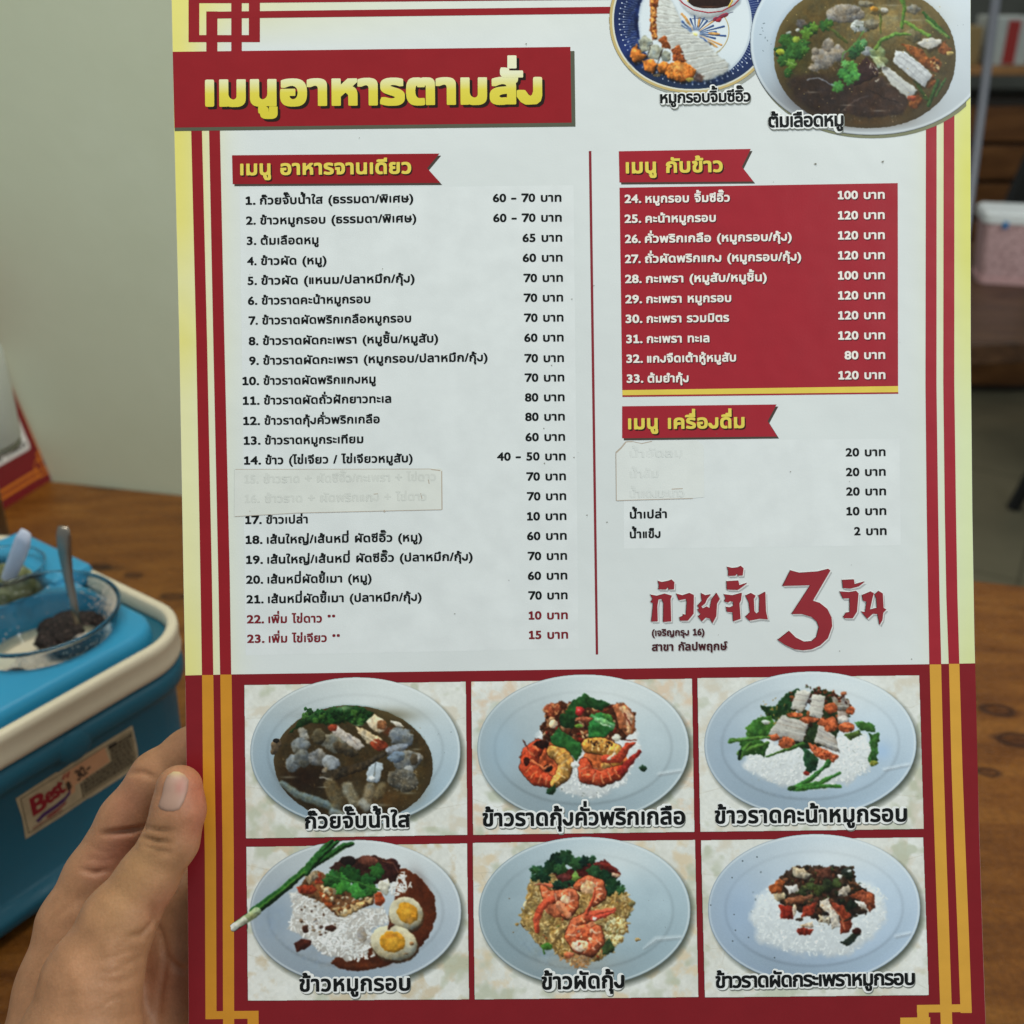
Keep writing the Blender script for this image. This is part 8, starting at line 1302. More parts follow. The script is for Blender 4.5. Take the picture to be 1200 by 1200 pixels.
a = np.linspace(-.5, 1.25, 30); p.line([(660 + 250 * math.cos(t_), 230 + 210 * math.sin(t_)) for t_ in a], 8, (186, 166, 110), al=.9)
for i, t_ in enumerate(np.linspace(-2.7, .75, 17)):
    r0 = 36; r1 = 150 + 70 * (i % 2); c0 = (665, 250); cq = [(36, 66, 124), (58, 92, 150), (206, 150, 84)][0 if i % 3 else (2 if i % 2 else 1)]
    p.line([(c0[0] + r0 * math.cos(t_), c0[1] + r0 * math.sin(t_) * .8), (c0[0] + r1 * math.cos(t_), c0[1] + r1 * math.sin(t_) * .75)], [5, 16], cq, al=.9, tex=.1)
for x, y, rt in ((600, 150, 55), (690, 160, 100), (800, 250, 5), (790, 330, 30)): p.ell(x, y, 46, 10, (206, 156, 92), rot=rt, wob=2)
p.ell(660, 255, 20, 16, (216, 206, 120))
# sauce bowl
bw_ = [(535, -120), (1010, -120), (985, 10), (930, 60), (850, 110), (780, 132), (700, 130), (620, 100), (570, 50), (540, 5)]
p.piece(np.array(bw_) + [8, 16], (120, 132, 146), al=.6, soft=22, wob=2); p.piece(bw_, (206, 212, 216), wob=2, tex=.05, rim=.2, rw=16); p.line([(535, -10), (575, 30), (650, 75), (760, 96), (860, 84), (950, 35), (1000, -20)], 9, (156, 34, 44)); p.piece([(600, -120), (930, -120), (925, 10), (905, 45), (830, 62), (720, 64), (650, 50), (610, 20)], (40, 24, 20), wob=2, tex=.2, rim=.15); p.line([(925, -20), (935, 10), (910, 50)], 12, (206, 176, 70)); p.line([(600, -20), (606, 10)], 10, (196, 170, 80)); p.soft(760, 52, 90, 8, (110, 70, 50), .6)
for x, y in ((815, 142), (850, 128), (885, 112), (835, 150), (868, 118)): p.ell(x, y, 24, 15, (150, 40, 54), rot=-25, wob=4)
p.line([(760, 165), (850, 120), (940, 90)], 5, (60, 60, 90)); p.line([(640, 140), (700, 134), (745, 150)], 5, (60, 70, 110))
# meat slices
mt = [(400, -80), (440, -60), (500, 30), (545, 120), (560, 200), (640, 250), (750, 320), (820, 400), (905, 470), (890, 530), (800, 575), (730, 595), (680, 560), (650, 500), (590, 460), (560, 400), (480, 350), (430, 280), (380, 290), (350, 200), (360, 60)]
p.piece(np.array(mt) + [8, 14], (110, 120, 124), al=.55, soft=20); p.piece(mt, (192, 196, 192), wob=6, ws=30, tex=.12, ts=28, rim=.15)
sl = [((385, -30), (470, 10)), ((378, 40), (510, 70)), ((372, 100), (535, 120)), ((370, 160), (550, 170)), ((380, 215), (580, 215)), ((400, 262), (640, 250)), ((440, 300), (690, 290)), ((490, 345), (740, 320)), ((550, 395), (790, 365)), ((590, 450), (830, 410)), ((660, 500), (880, 450)), ((690, 545), (900, 500))]
for a_, b_ in sl:
    a_ = np.array(a_, float); b_ = np.array(b_, float); m_ = (a_ + b_) / 2 + p.rg.normal(0, 7, 2); p.line([a_, m_, b_], 6, (120, 120, 112), al=.75, soft=5); p.line([a_ + [4, 12], m_ + [4, 12], b_ + [2, 12]], 14, (214, 216, 212), al=.6, soft=9); p.line([a_ + [10, 26], m_ + [0, 30]], 9, (166, 160, 152), al=.5, soft=8)
for q in ([(325, -60), (400, -60), (385, 20), (370, 120), (375, 230), (380, 290), (350, 300), (325, 230), (330, 120)], [(390, 290), (440, 262), (480, 340), (470, 370), (420, 350)], [(485, 370), (550, 330), (560, 400), (600, 460), (570, 470), (500, 450)]): p.piece(q, (148, 76, 34), tex=.5, ts=16, wob=8, ws=18)
p.line([(345, -20), (345, 100), (350, 220), (365, 275)], [22, 20, 20, 16], (206, 138, 62), tex=.45); p.mottle([(330, 0), (375, 0), (370, 280), (340, 280)], [(108, 46, 22), (226, 164, 90)], 40, (5, 10)); p.mottle([(490, 360), (555, 350), (590, 460), (510, 440)], [(96, 38, 22), (176, 86, 40)], 26, (6, 13))
for q, cc in (([(235, 300), (290, 260), (345, 310), (310, 380), (260, 390)], (148, 150, 132)), ([(320, 350), (370, 325), (425, 360), (390, 440), (310, 440)], (156, 160, 146)), ([(400, 400), (440, 375), (480, 390), (480, 450), (420, 460)], (136, 140, 126))): p.piece(q, cc, tex=.28, ts=20, wob=9)
for q in ([(185, 370), (225, 330), (260, 390), (305, 410), (270, 450), (215, 470), (180, 420)], [(270, 450), (350, 440), (375, 480), (350, 545), (290, 520)], [(375, 480), (430, 455), (470, 470), (450, 540), (390, 545)], [(455, 480), (530, 450), (620, 480), (668, 520), (640, 580), (560, 610), (460, 580), (440, 540)]):
    p.piece(np.array(q) + [6, 14], (36, 26, 22), al=.7, soft=16); p.piece(q, (196, 112, 42), tex=.45, ts=26, wob=8, rim=.45, rw=12)
p.soft(530, 500, 50, 30, (236, 190, 110), .7); p.soft(220, 380, 20, 16, (230, 170, 90), .6); p.mottle([(450, 480), (650, 500), (620, 590), (470, 570)], [(160, 76, 28), (230, 160, 76)], 30, (5, 12), .6); p.line([(420, 370), (385, 460), (362, 540)], 7, (40, 30, 24)); p.line([(345, 320), (310, 400), (300, 440)], 6, (60, 50, 40)); p.piece([(670, 540), (720, 560), (720, 610), (640, 600)], (72, 44, 34), al=.8, soft=10); p.ell(620, 590, 30, 14, (150, 140, 60), al=.8); p.ell(380, 560, 30, 12, (120, 100, 60), al=.7)
p.M *= (X < 1215)
p.photo([(150, -420), (520, -420), (560, 120), (780, 300), (930, 470), (900, 620), (600, 640), (160, 480)], (3.5, 1.8))
ph = p.build('dish_photo', 130, M_print, menu)
pflat('plate_shade', [[(710 + x / K7 + 2.2, y / K7 + 3.2) for x, y in ov(1)]], 100, ink((150, 154, 146)), ph)
caption(ph, 'หมูกรอบจิ้มซีอิ๊ว', 773.6, 879.4, 121, 118.8, 18)
# 8. pork blood soup in a white bowl, cut off by the menu's edge
K8 = 1200 / 260
p = Print(880, 0, K8, (-14, -286, 1196, 744), seed=28)
X, Y = p.X, p.Y; pc8 = oval(648, 228, 653, 504, ex=2.1)
d = p.sd(pc8, X, Y); ty = np.clip((Y + 100) / 800, 0, 1)
c = np.array([204, 214, 222.]) * (1 - .16 * ty)[..., None] - np.clip(1 - X / 500, 0, 1)[..., None] * np.array([14, 8, 2.]); c = c * (1 - (.15 + .35 * ty) * np.exp(np.minimum(d, 0) / 3.5))[..., None]; hi = np.exp(-((-d - 10) / 7.) ** 2)[..., None]; c = c * (1 - .5 * hi) + np.array([222, 230, 234.]) * .5 * hi
p.put((slice(None), slice(None)), np.clip(.5 - d / 3, 0, 1), c, True)
so = oval(615, 305, 492, 388, ex=2.15, rot=3)
d = p.sd(so + np.array([-10, -4]), X, Y); p.put((slice(None), slice(None)), np.clip(.5 - d / 40, 0, 1) * .6, (150, 168, 188))
p.piece(so, (84, 72, 42), wob=3, tex=.16, ts=140, rim=.2, rw=24, soft=5)
p.soft(720, 110, 280, 120, (146, 132, 88), .85); p.soft(930, 330, 90, 200, (104, 92, 54), .6); p.soft(560, 230, 160, 80, (110, 100, 62), .6); p.soft(420, 520, 300, 150, (44, 32, 28), .85); p.soft(700, 560, 260, 100, (66, 46, 32), .7); p.soft(640, 660, 240, 40, (84, 60, 34), .6); p.soft(250, 300, 110, 120, (56, 64, 34), .6)
p.piece([(200, 430), (330, 400), (480, 450), (560, 470), (560, 560), (480, 620), (350, 620), (240, 540)], (54, 42, 38), wob=14, tex=.2, ts=40, rim=.06, al=.8, soft=34)
p.piece([(560, 470), (700, 410), (760, 460), (860, 540), (820, 620), (640, 640), (500, 610)], (62, 46, 40), wob=8, tex=.22, ts=34, rim=.12, al=.85, soft=16); p.line([(490, 600), (560, 545), (630, 520)], 5, (120, 104, 98), al=.6, soft=6); p.line([(640, 490), (720, 530), (800, 560)], 5, (30, 22, 20), al=.7)
p.piece([(570, 370), (625, 305), (695, 385), (690, 410), (560, 470), (545, 440)], (58, 40, 38), tex=.2, ts=26, wob=4, rim=.3); p.line([(625, 310), (690, 390)], 4, (110, 90, 84), al=.7)
p.specks((300, 430, 840, 660), 46, (150, 130, 108), (2, 5), .7)
for x, y, a, b in ((500, 75, 96, 50), (440, 95, 30, 30), (580, 80, 36, 30), (540, 50, 50, 28)): chunk(x, y, a, b, (158, 152, 142), wob=10, tex=.22, ts=14)
p.specks((430, 40, 600, 120), 60, (118, 110, 100), (3, 6)); 
for x, y, a, b in ((390, 320, 62, 60), (420, 245, 34, 36), (340, 370, 30, 18), (470, 290, 44, 40), (350, 280, 24, 20)): chunk(x, y, a, b, (158, 150, 138), wob=11, tex=.22, ts=14)
p.specks((330, 230, 490, 390), 60, (120, 108, 96), (3, 6)); chunk(590, 145, 52, 34, (178, 184, 180)); p.mottle([(545, 120), (650, 130), (640, 175), (560, 180)], [(220, 226, 222), (70, 80, 66)], 16, (4, 9)); chunk(650, 130, 44, 30, (140, 132, 108)); chunk(690, 60, 50, 24, (140, 130, 90)); p.ell(665, 50, 22, 16, (176, 130, 50)); p.ell(720, 55, 20, 14, (170, 168, 160)); chunk(880, 50, 40, 26, (150, 146, 130)); chunk(880, 190, 50, 36, (136, 126, 88)); chunk(630, 280, 36, 26, (176, 180, 178)); chunk(690, 290, 44, 40, (134, 150, 100)); chunk(700, 330, 40, 26, (150, 160, 110)); p.ell(270, 130, 30, 22, (90, 84, 78)); p.ell(250, 165, 14, 10, (196, 200, 196)); p.ell(200, 180, 20, 10, (150, 158, 150)); chunk(620, 20, 40, 18, (126, 124, 110))
for x, y, r in ((190, 220, 46), (230, 240, 50), (160, 280, 40), (210, 300, 46), (280, 240, 44), (320, 160, 46), (300, 180, 40), (260, 290, 44), (175, 330, 40), (220, 350, 36), (400, 140, 40), (290, 270, 30), (340, 150, 30), (200, 395, 30), (430, 130, 22)): p.leaf(x, y, r * .9, [(46, 84, 38), (64, 110, 46), (40, 70, 36), (88, 130, 48), (54, 96, 44)][p.rg.integers(5)], lobes=6)
p.ell(160, 280, 24, 16, (160, 170, 50), wob=6); p.ell(245, 215, 20, 18, (140, 160, 56), wob=6); p.line([(180, 330), (240, 355)], 9, (120, 160, 80))
for x, y, r, cc in ((540, 370, 42, (70, 134, 62)), (500, 400, 34, (60, 120, 56)), (560, 410, 34, (76, 144, 66)), (530, 430, 34, (64, 126, 56)), (470, 470, 36, (66, 124, 56)), (510, 350, 26, (90, 150, 76)), (590, 250, 36, (56, 104, 52)), (560, 280, 34, (46, 90, 48)), (610, 230, 22, (96, 150, 90)), (550, 300, 24, (40, 74, 44))): p.leaf(x, y, r, cc, lobes=7)
p.line([(610, 170), (570, 230), (500, 290), (485, 340)], 7, (84, 128, 64)); p.line([(300, 430), (370, 425), (450, 465)], 6, (150, 160, 176), al=.8)
for q, wv, cc in (([(810, -20), (830, 40), (815, 150)], 20, (84, 124, 50)), ([(835, 120), (900, 160), (965, 195)], 20, (104, 144, 60)), ([(860, 185), (780, 185), (710, 215), (675, 262)], [10, 18, 20, 20], (96, 134, 58)), ([(930, 70), (990, 130), (1070, 205)], [14, 26, 14], (52, 92, 38)), ([(950, 115), (1010, 160), (1060, 200)], 16, (110, 140, 66)), ([(700, 80), (702, 180)], 10, (90, 104, 44)), ([(1010, 440), (960, 570)], 22, (52, 82, 40)), ([(890, 440), (950, 540)], 18, (62, 84, 40)), ([(420, 150), (520, 230)], 16, (80, 92, 44)), ([(1050, 430), (1000, 520)], 12, (60, 90, 44))): p.line(q, wv, cc, tex=.25)
for q in ([(815, 240), (900, 250), (960, 310), (1000, 380), (940, 370), (860, 290)], [(950, 330), (990, 300), (1035, 340), (1020, 390), (970, 385)], [(1000, 250), (1050, 220), (1085, 270), (1080, 300), (1020, 290)], [(940, 450), (985, 400), (1000, 440), (960, 485)], [(850, 540), (900, 500), (930, 540), (900, 590), (860, 580)]): p.piece(q, (128, 76, 38), tex=.5, ts=14, wob=7)
p.mottle([(955, 320), (1030, 330), (1010, 385)], [(206, 176, 120), (80, 48, 28)], 16, (4, 9)); p.ell(1075, 290, 18, 14, (170, 150, 90))
def pk(q, c):
    p.piece(np.array(q) + [6, 12], (60, 48, 32), al=.7, soft=16); p.piece(q, c, wob=5, ws=24, tex=.14, ts=16, rim=.2)
pk([(785, 275), (830, 280), (985, 405), (940, 470), (900, 450), (768, 335)], (184, 188, 190)); pk([(710, 370), (740, 360), (900, 490), (850, 535), (800, 500), (720, 410)], (178, 180, 176)); pk([(890, 235), (940, 205), (1030, 215), (1030, 235), (960, 270)], (182, 180, 172)); pk([(640, 300), (690, 310), (730, 360), (690, 370)], (150, 164, 130))
for a_, b_ in (((800, 300), (950, 425)), ((785, 325), (920, 445)), ((820, 290), (970, 405)), ((735, 390), (860, 500)), ((910, 240), (1000, 225))): p.line([a_, ((a_[0] + b_[0]) / 2 + 4, (a_[1] + b_[1]) / 2 - 4), b_], 5, (140, 142, 146), al=.7, soft=4)
for i in range(7): x = 800 + i * 24; p.line([(x, 300 + i * 19), (x - 26, 330 + i * 20)], 4, (150, 152, 156), al=.6)
p.ell(870, 530, 24, 16, (150, 70, 44)); p.specks((640, 340, 720, 440), 20, (190, 186, 170), (3, 6)); p.specks((0, 120, 110, 340), 8, (96, 110, 118), (3, 5)); p.specks((1100, 100, 1180, 300), 2, (120, 130, 136))
rx8 = (np.interp(Y / K8, [r[0] for r in RIGHT], [r[1] for r in RIGHT]) - 880) * K8
p.M *= (X < rx8 - 2); p.X = np.minimum(p.X, rx8 - 1)
p.photo(oval(615, 305, 470, 366), (3.2, 1.7), .16)
for x, y, a_, b_ in ((760, 455, 40, 10), (520, 570, 40, 6), (690, 600, 50, 7), (330, 500, 40, 7), (880, 110, 60, 8), (760, 30, 60, 8)): p.soft(x, y, a_, b_, (190, 188, 176), .3)
for i in range(40): x = p.rg.uniform(180, 1060); y = p.rg.uniform(20, 660); p.ell(x, y, 4, 3, (170, 150, 90), wob=1, rim=0, al=.5)
ph = p.build('dish_photo', 170, M_print, menu)
shp = [(880 + x / K8 + 2.0, y / K8 + 3.4) for x, y in pc8 if 880 + x / K8 + 2 < 1136]
pflat('bowl_shade', [shp], 104, ink((120, 122, 96)), ph)
caption(ph, 'ต้มเลือดหมู', 900.2, 987.7, 149.2, 147.8, 21.4)

# ------------------------------------------------------------------ the hand holding the menu (one continuous surface)
def C3(px, py, d): return np.array([(px - 600) / FPX * d, -(py - 600) / FPX * d, d])     # camera axes: right, up, forward
def cam2w(q): q = np.asarray(q, float); return CC + q[..., :1] * CX + q[..., 1:2] * CU + q[..., 2:3] * CF
def chain(pts): return [(C3(x, y, d), r / FPX * d) for x, y, d, r in pts]
CH = [chain([(210, 924, .3905, 27), (209, 950, .3895, 29.5), (200, 985, .3885, 31), (172, 1030, .387, 34), (140, 1078, .384, 42), (108, 1150, .380, 56), (92, 1230, .376, 72), (70, 1340, .372, 84)]),
      chain([(296, 816, .4125, 23), (252, 862, .4185, 26.5), (222, 884, .421, 29), (186, 912, .4215, 31.5), (150, 962, .4205, 33), (116, 1030, .4185, 40), (96, 1085, .415, 50), (90, 1160, .408, 68), (84, 1260, .396, 90), (66, 1360, .39, 98)]),
      chain([(330, 945, .4125, 22), (282, 958, .430, 25), (228, 985, .442, 28), (170, 1040, .440, 32), (120, 1100, .432, 44), (120, 1220, .420, 70)]),
      chain([(345, 1035, .4125, 22), (298, 1050, .431, 25), (246, 1078, .444, 28), (186, 1115, .445, 32), (140, 1160, .436, 44), (140, 1250, .424, 66)]),
      chain([(325, 1128, .412, 19), (285, 1145, .428, 22), (240, 1165, .441, 25), (190, 1190, .444, 29), (150, 1225, .438, 42)]),
      chain([(214, 1050, .4235, 40), (214, 1110, .4255, 48), (208, 1190, .4285, 58), (190, 1270, .424, 66), (150, 1380, .412, 74)]),
      chain([(80, 1350, .382, 90), (30, 1500, .375, 92), (-40, 1700, .37, 100)]),
      chain([(150, 1350, .398, 76), (100, 1500, .392, 80), (30, 1700, .385, 90)])]
KS = [.0028, .0022, .004, .004, .004, .007, .008, .008]
def cone_sd(Pq, a, ra, b, rb):
    ba = b - a; l2 = (ba @ ba); h = np.clip(((Pq - a) @ ba) / l2, 0, 1)
    return np.linalg.norm(Pq - a - h[..., None] * ba, axis=-1) - (ra + (rb - ra) * h)
def smin(a, b, k):
    h = np.clip(.5 + .5 * (b - a) / k, 0, 1); return b * (1 - h) + a * h - k * h * (1 - h)
def hand_sd(Pq):
    D = None
    for ch, ks in zip(CH, KS):
        d = None
        for (a, ra), (b, rb) in zip(ch, ch[1:]):
            q = cone_sd(Pq, a, ra, b, rb); d = q if d is None else smin(d, q, .0035)
        D = d if D is None else smin(D, d, ks)
    return D
def trace(px, py, d0=.30):
    """first point of the hand along the line of sight through (px, py)"""
    q = np.stack([(np.asarray(px, float) - 600) / FPX, -(np.asarray(py, float) - 600) / FPX, np.ones(np.shape(px))], -1); t_ = np.full(np.shape(px), d0)
    for _ in range(70): t_ = t_ + hand_sd(q * t_[..., None]) * .8
    return q * t_[..., None]
hs = .00095
lo = np.array([C3(-130, 0, .40)[0], C3(0, 1620, .40)[1], .335]); hi = np.array([C3(385, 0, .42)[0], C3(0, 770, .42)[1], .468])
ax = [np.arange(a, b, hs) for a, b in zip(lo, hi)]
G = np.stack(np.meshgrid(*ax, indexing='ij'), -1)
Fv = np.concatenate([hand_sd(G[i:i + 8]) for i in range(0, G.shape[0], 8)], 0); S_ = Fv < 0
c8 = [(i, j, k) for i in (0, 1) for j in (0, 1) for k in (0, 1)]; n0, n1, n2 = [q - 1 for q in Fv.shape]
cnt = sum(S_[i:i + n0, j:j + n1, k:k + n2].astype(int) for i, j, k in c8); act = (cnt > 0) & (cnt < 8); ci = np.argwhere(act)
vid = np.full(act.shape, -1); vid[act] = np.arange(len(ci))
acc = np.zeros((len(ci), 3)); nn = np.zeros(len(ci))
for a in c8:
    for ax_ in range(3):
        if a[ax_] == 1: continue
        b = list(a); b[ax_] = 1
        fa = Fv[ci[:, 0] + a[0], ci[:, 1] + a[1], ci[:, 2] + a[2]]; fb = Fv[ci[:, 0] + b[0], ci[:, 1] + b[1], ci[:, 2] + b[2]]
        m = (fa < 0) != (fb < 0); t_ = np.where(m, fa / np.where(m, fa - fb, 1), 0); pt = np.array(a, float)[None] + t_[:, None] * (np.array(b) - np.array(a))[None]
        acc[m] += pt[m]; nn[m] += 1
HV = lo + (ci + acc / nn[:, None]) * hs
quads = []
for ax_ in range(3):
    sl0 = [slice(None)] * 3; sl1 = [slice(None)] * 3; sl0[ax_] = slice(0, -1); sl1[ax_] = slice(1, None)
    cr_ = np.argwhere(S_[tuple(sl0)] != S_[tuple(sl1)]); o1, o2 = [q for q in range(3) if q != ax_]
    cr_ = cr_[(cr_[:, o1] > 0) & (cr_[:, o2] > 0) & (cr_[:, o1] < act.shape[o1]) & (cr_[:, o2] < act.shape[o2]) & (cr_[:, ax_] < act.shape[ax_])]
    def vv(d1, d2):
        q = cr_.copy(); q[:, o1] -= d1; q[:, o2] -= d2; return vid[q[:, 0], q[:, 1], q[:, 2]]
    quads.append(np.stack([vv(0, 0), vv(1, 0), vv(1, 1), vv(0, 1)], 1))
quads = np.concatenate(quads); quads = quads[(quads >= 0).all(1)]
for _ in range(2):
    eps = 3e-4; g_ = np.stack([hand_sd(HV + np.eye(3)[i] * eps) - hand_sd(HV - np.eye(3)[i] * eps) for i in range(3)], -1); g_ /= np.linalg.norm(g_, axis=1, keepdims=True) + 1e-9
    HV = HV - g_ * hand_sd(HV)[:, None]
# the menu presses into the soft parts: nothing of the hand may pass through the board
xy = HV[:, :2] / HV[:, 2:3] * FPX + np.array([600, 0]); pyv = 600 - HV[:, 1] / HV[:, 2] * FPX; pxv = xy[:, 0]
ledge = np.interp(pyv, [r[0] for r in LEFT], [r[1] for r in LEFT])
front = HV[:, 2] < .4; over = pxv > ledge - 2
HV[:, 2] = np.where(over & front, np.minimum(HV[:, 2], .3994), HV[:, 2]); HV[:, 2] = np.where(over & ~front, np.maximum(HV[:, 2], .4022), HV[:, 2])
# creases and folds of the skin, pressed in along lines on the surface
def crease(pts, depth, wid):
    global HV
    pts = np.array(pts, float); t_ = np.linspace(0, 1, 60); s_ = np.linspace(0, 1, len(pts)); px = np.interp(t_, s_, pts[:, 0]); py = np.interp(t_, s_, pts[:, 1]); q = trace(px, py)
    near = np.full(len(HV), 9.); tt = np.zeros(len(HV))
    m = (np.abs(pxv - pts[:, 0].mean()) < 130) & (np.abs(pyv - pts[:, 1].mean()) < 130)
    dd = np.linalg.norm(HV[m][:, None] - q[None], axis=-1); near[m] = dd.min(1); tt[m] = t_[dd.argmin(1)]
    fade = np.sin(np.clip(tt, .03, .97) * np.pi) ** .6
    HV = HV - g_ * (depth * fade * np.exp(-(near / wid) ** 2))[:, None]
for pts, de, wi in (([(118, 978), (138, 976), (158, 974), (172, 970)], .0030, .0012), ([(92, 1018), (110, 1023), (128, 1020)], .0014, .0011), ([(150, 906), (166, 905), (182, 912)], .0012, .0012), ([(163, 980), (180, 986), (200, 988)], .0017, .0009), ([(170, 970), (186, 974), (204, 975)], .0013, .0008), ([(166, 990), (184, 997), (202, 1000)], .0010, .0008),
                    ([(178, 1062), (181, 1080), (168, 1095), (160, 1098)], .0012, .0013), ([(182, 1078), (190, 1100), (194, 1125), (188, 1160), (184, 1199)], .0014, .0014), ([(194, 1120), (206, 1134), (219, 1139)], .0014, .0012), ([(150, 1098), (166, 1094)], .0005, .001), ([(60, 1080), (84, 1060), (106, 1042)], .0004, .0014), ([(104, 990), (118, 998), (130, 1000)], .0004, .001), ([(120, 1125), (150, 1130), (176, 1118)], .0003, .0012), ([(110, 1150), (140, 1152), (172, 1140)], .0003, .0012), ([(100, 1005), (118, 1009), (140, 1006)], .0004, .0009)): crease(pts, de, wi)
rl_ = random.Random(4)
for i in range(16):      # fine lines over the thumb's base and the knuckles
    x, y = 118 + rl_.random() * 58, 1092 + i * 6.5; a_ = -.35 + rl_.uniform(-.25, .25); l_ = rl_.uniform(14, 34)
    crease([(x - l_ * math.cos(a_), y - l_ * math.sin(a_)), (x, y + rl_.uniform(-2, 2)), (x + l_ * math.cos(a_), y + l_ * math.sin(a_))], rl_.uniform(.0001, .00024), .0008)
for i in range(9):
    x, y = 104 + i * 2.5, 988 + i * 4.4; crease([(x - 10, y + 1), (x + 4, y + rl_.uniform(-1, 2)), (x + 22, y - 1)], .00018, .0007)
for i in range(5): crease([(168, 974 + i * 6), (184, 978 + i * 6 + rl_.uniform(-1, 1)), (203, 984 + i * 5)], .00035, .0007)
for pts in ([(60, 1100), (92, 1150), (104, 1200)], [(88, 1060), (126, 1110), (140, 1170)]): crease(pts, -.0006, .003)   # faint veins
# skin colour: tan, redder at the finger ends and folds, browner on the knuckle
skin = np.tile(np.array([182, 134, 98.]), (len(HV), 1))
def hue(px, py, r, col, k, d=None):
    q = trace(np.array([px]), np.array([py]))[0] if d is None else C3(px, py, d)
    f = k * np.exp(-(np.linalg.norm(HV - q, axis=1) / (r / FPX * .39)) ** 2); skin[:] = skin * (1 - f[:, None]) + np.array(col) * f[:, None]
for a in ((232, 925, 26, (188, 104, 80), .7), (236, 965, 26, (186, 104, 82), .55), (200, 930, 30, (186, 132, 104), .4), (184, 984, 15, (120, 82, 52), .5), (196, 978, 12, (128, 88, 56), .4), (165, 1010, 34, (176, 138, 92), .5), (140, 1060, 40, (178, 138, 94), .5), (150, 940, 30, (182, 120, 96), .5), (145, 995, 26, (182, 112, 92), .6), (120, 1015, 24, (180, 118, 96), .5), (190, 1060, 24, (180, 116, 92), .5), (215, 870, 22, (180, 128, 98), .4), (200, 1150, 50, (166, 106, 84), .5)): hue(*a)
skw = cam2w(HV)
me = bpy.data.meshes.new('person'); me.vertices.add(len(HV)); me.vertices.foreach_set('co', skw.astype(np.float32).ravel()); me.loops.add(quads.size); me.loops.foreach_set('vertex_index', quads.astype(np.int32).ravel()); me.polygons.add(len(quads)); me.polygons.foreach_set('loop_start', np.arange(0, quads.size, 4, dtype=np.int32)); me.update(calc_edges=True)
bm = bmesh.new(); bm.from_mesh(me); bmesh.ops.recalc_face_normals(bm, faces=bm.faces[:]); bm.to_mesh(me); bm.free(); me.shade_smooth()
at = me.color_attributes.new('Col', 'FLOAT_COLOR', 'POINT'); at.data.foreach_set('color', np.concatenate([lin(skin) * .91, np.ones((len(skin), 1))], 1).astype(np.float32).ravel())
t = NT('skin'); co = t.coords(); a = t.n('ShaderNodeAttribute', attribute_name='Col')
mo = t.ramp(t.noise(co, 130, 5, .65), [(.3, (.86, .83, .80)), (.7, (1.08, 1.05, 1.04))]); mo2 = t.ramp(t.noise(co, 900, 3), [(.3, (.93, .92, .9)), (.7, (1.04, 1.04, 1.04))])
t.l(t.mixc(1.0, t.mixc(1.0, a.outputs['Color'], mo, 'MULTIPLY'), mo2, 'MULTIPLY'), t.b.inputs['Base Color'])
t.set(Roughness=.52); t.b.inputs['Specular IOR Level'].default_value = .35; t.b.inputs['Subsurface Weight'].default_value = .2; t.b.inputs['Subsurface Radius'].default_value = (.006, .0025, .0012); t.b.inputs['Subsurface Scale'].default_value = .5
vo = t.n('ShaderNodeTexVoronoi', feature='DISTANCE_TO_EDGE'); vo.inputs['Scale'].default_value = 700; t.l(co, vo.inputs['Vector'])
cw = t.coords((500, 120, 300), (.4, .2, .9)); h = t.bump(vo.outputs['Distance'], .3, .0003); h = t.bump(t.noise(co, 330, 4, .6), .14, .0004, h); h = t.bump(t.noise(cw, 1.0, 3, .6, .5), .16, .0005, h); t.l(h, t.b.inputs['Normal'])
hand = link_mesh('person', me, t.m)
tag(hand, "bare left hand gripping the menu board's left edge, thumb in front", 'person')
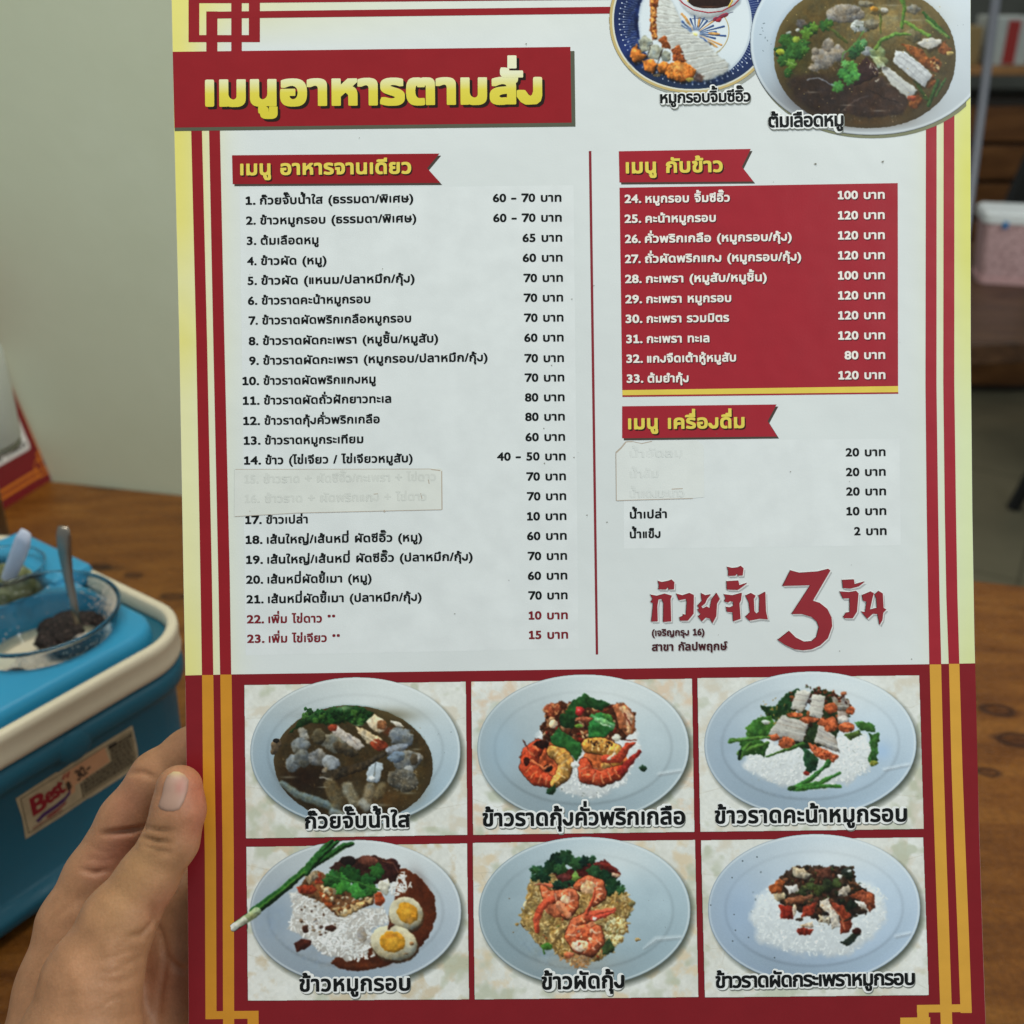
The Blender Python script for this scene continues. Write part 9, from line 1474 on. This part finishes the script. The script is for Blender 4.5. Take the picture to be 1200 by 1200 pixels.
# thumb nail
npx = [(748, 478), (800, 445), (848, 446), (898, 474), (932, 520), (922, 610), (893, 700), (850, 772), (800, 788), (740, 788), (690, 772), (668, 745), (700, 650), (720, 545)]
npx = np.array([(90 + a / 7.0588, 840 + b / 7.0588) for a, b in npx]); NV = []; NF = []
cen = npx.mean(0); rings = [1.0, .93, .8, .6, .35]
bnd = []
for i in range(len(npx)):
    for f in (0, .5): bnd.append(npx[i] * (1 - f) + npx[(i + 1) % len(npx)] * f)
bnd = np.array(bnd); nb_ = len(bnd)
for r_, up in zip(rings, (-.00035, .00025, .0005, .00062, .00066)):
    q2 = cen + (bnd - cen) * r_; q3 = trace(q2[:, 0], q2[:, 1]); e_ = 3e-4
    gg = np.stack([hand_sd(q3 + np.eye(3)[i] * e_) - hand_sd(q3 - np.eye(3)[i] * e_) for i in range(3)], -1); gg /= np.linalg.norm(gg, axis=1, keepdims=True); NV.append(q3 + gg * up)
q3 = trace(cen[:1], cen[1:]); NV.append(q3 + np.array([[0, 0, -.00066]])); NV = np.concatenate(NV)
for k in range(len(rings) - 1):
    for i in range(nb_): NF.append((k * nb_ + i, k * nb_ + (i + 1) % nb_, (k + 1) * nb_ + (i + 1) % nb_, (k + 1) * nb_ + i))
for i in range(nb_): NF.append(((len(rings) - 1) * nb_ + i, (len(rings) - 1) * nb_ + (i + 1) % nb_, len(NV) - 1))
nv = pymesh('thumbnail', cam2w(NV), NF, None, hand, True, True)
pyn = 600 - NV[:, 1] / NV[:, 2] * FPX; pxn = 600 + NV[:, 0] / NV[:, 2] * FPX
u_ = np.clip((pyn - 900) / 52, 0, 1); nc = np.array([176, 140, 122.])[None] * np.ones((len(NV), 1)); tipf = np.clip((.2 - u_) * 9, 0, 1)[:, None]; nc = nc * (1 - tipf) + np.array([214, 190, 140.]) * tipf; pk_ = np.exp(-((pxn - 212) / 7) ** 2 - ((pyn - 922) / 10) ** 2)[:, None]; nc = nc * (1 - .5 * pk_) + np.array([196, 116, 104.]) * .5 * pk_
at = nv.data.color_attributes.new('Col', 'FLOAT_COLOR', 'POINT'); at.data.foreach_set('color', np.concatenate([lin(nc) * .9, np.ones((len(nc), 1))], 1).astype(np.float32).ravel())
t = NT('nail'); a = t.n('ShaderNodeAttribute', attribute_name='Col'); t.l(a.outputs['Color'], t.b.inputs['Base Color']); t.set(Roughness=.5); co = t.coords((900, 60, 300), (0, 0, .15)); t.l(t.bump(t.noise(co, 1, 2), .2, .0003), t.b.inputs['Normal']); nv.data.materials.append(t.m)
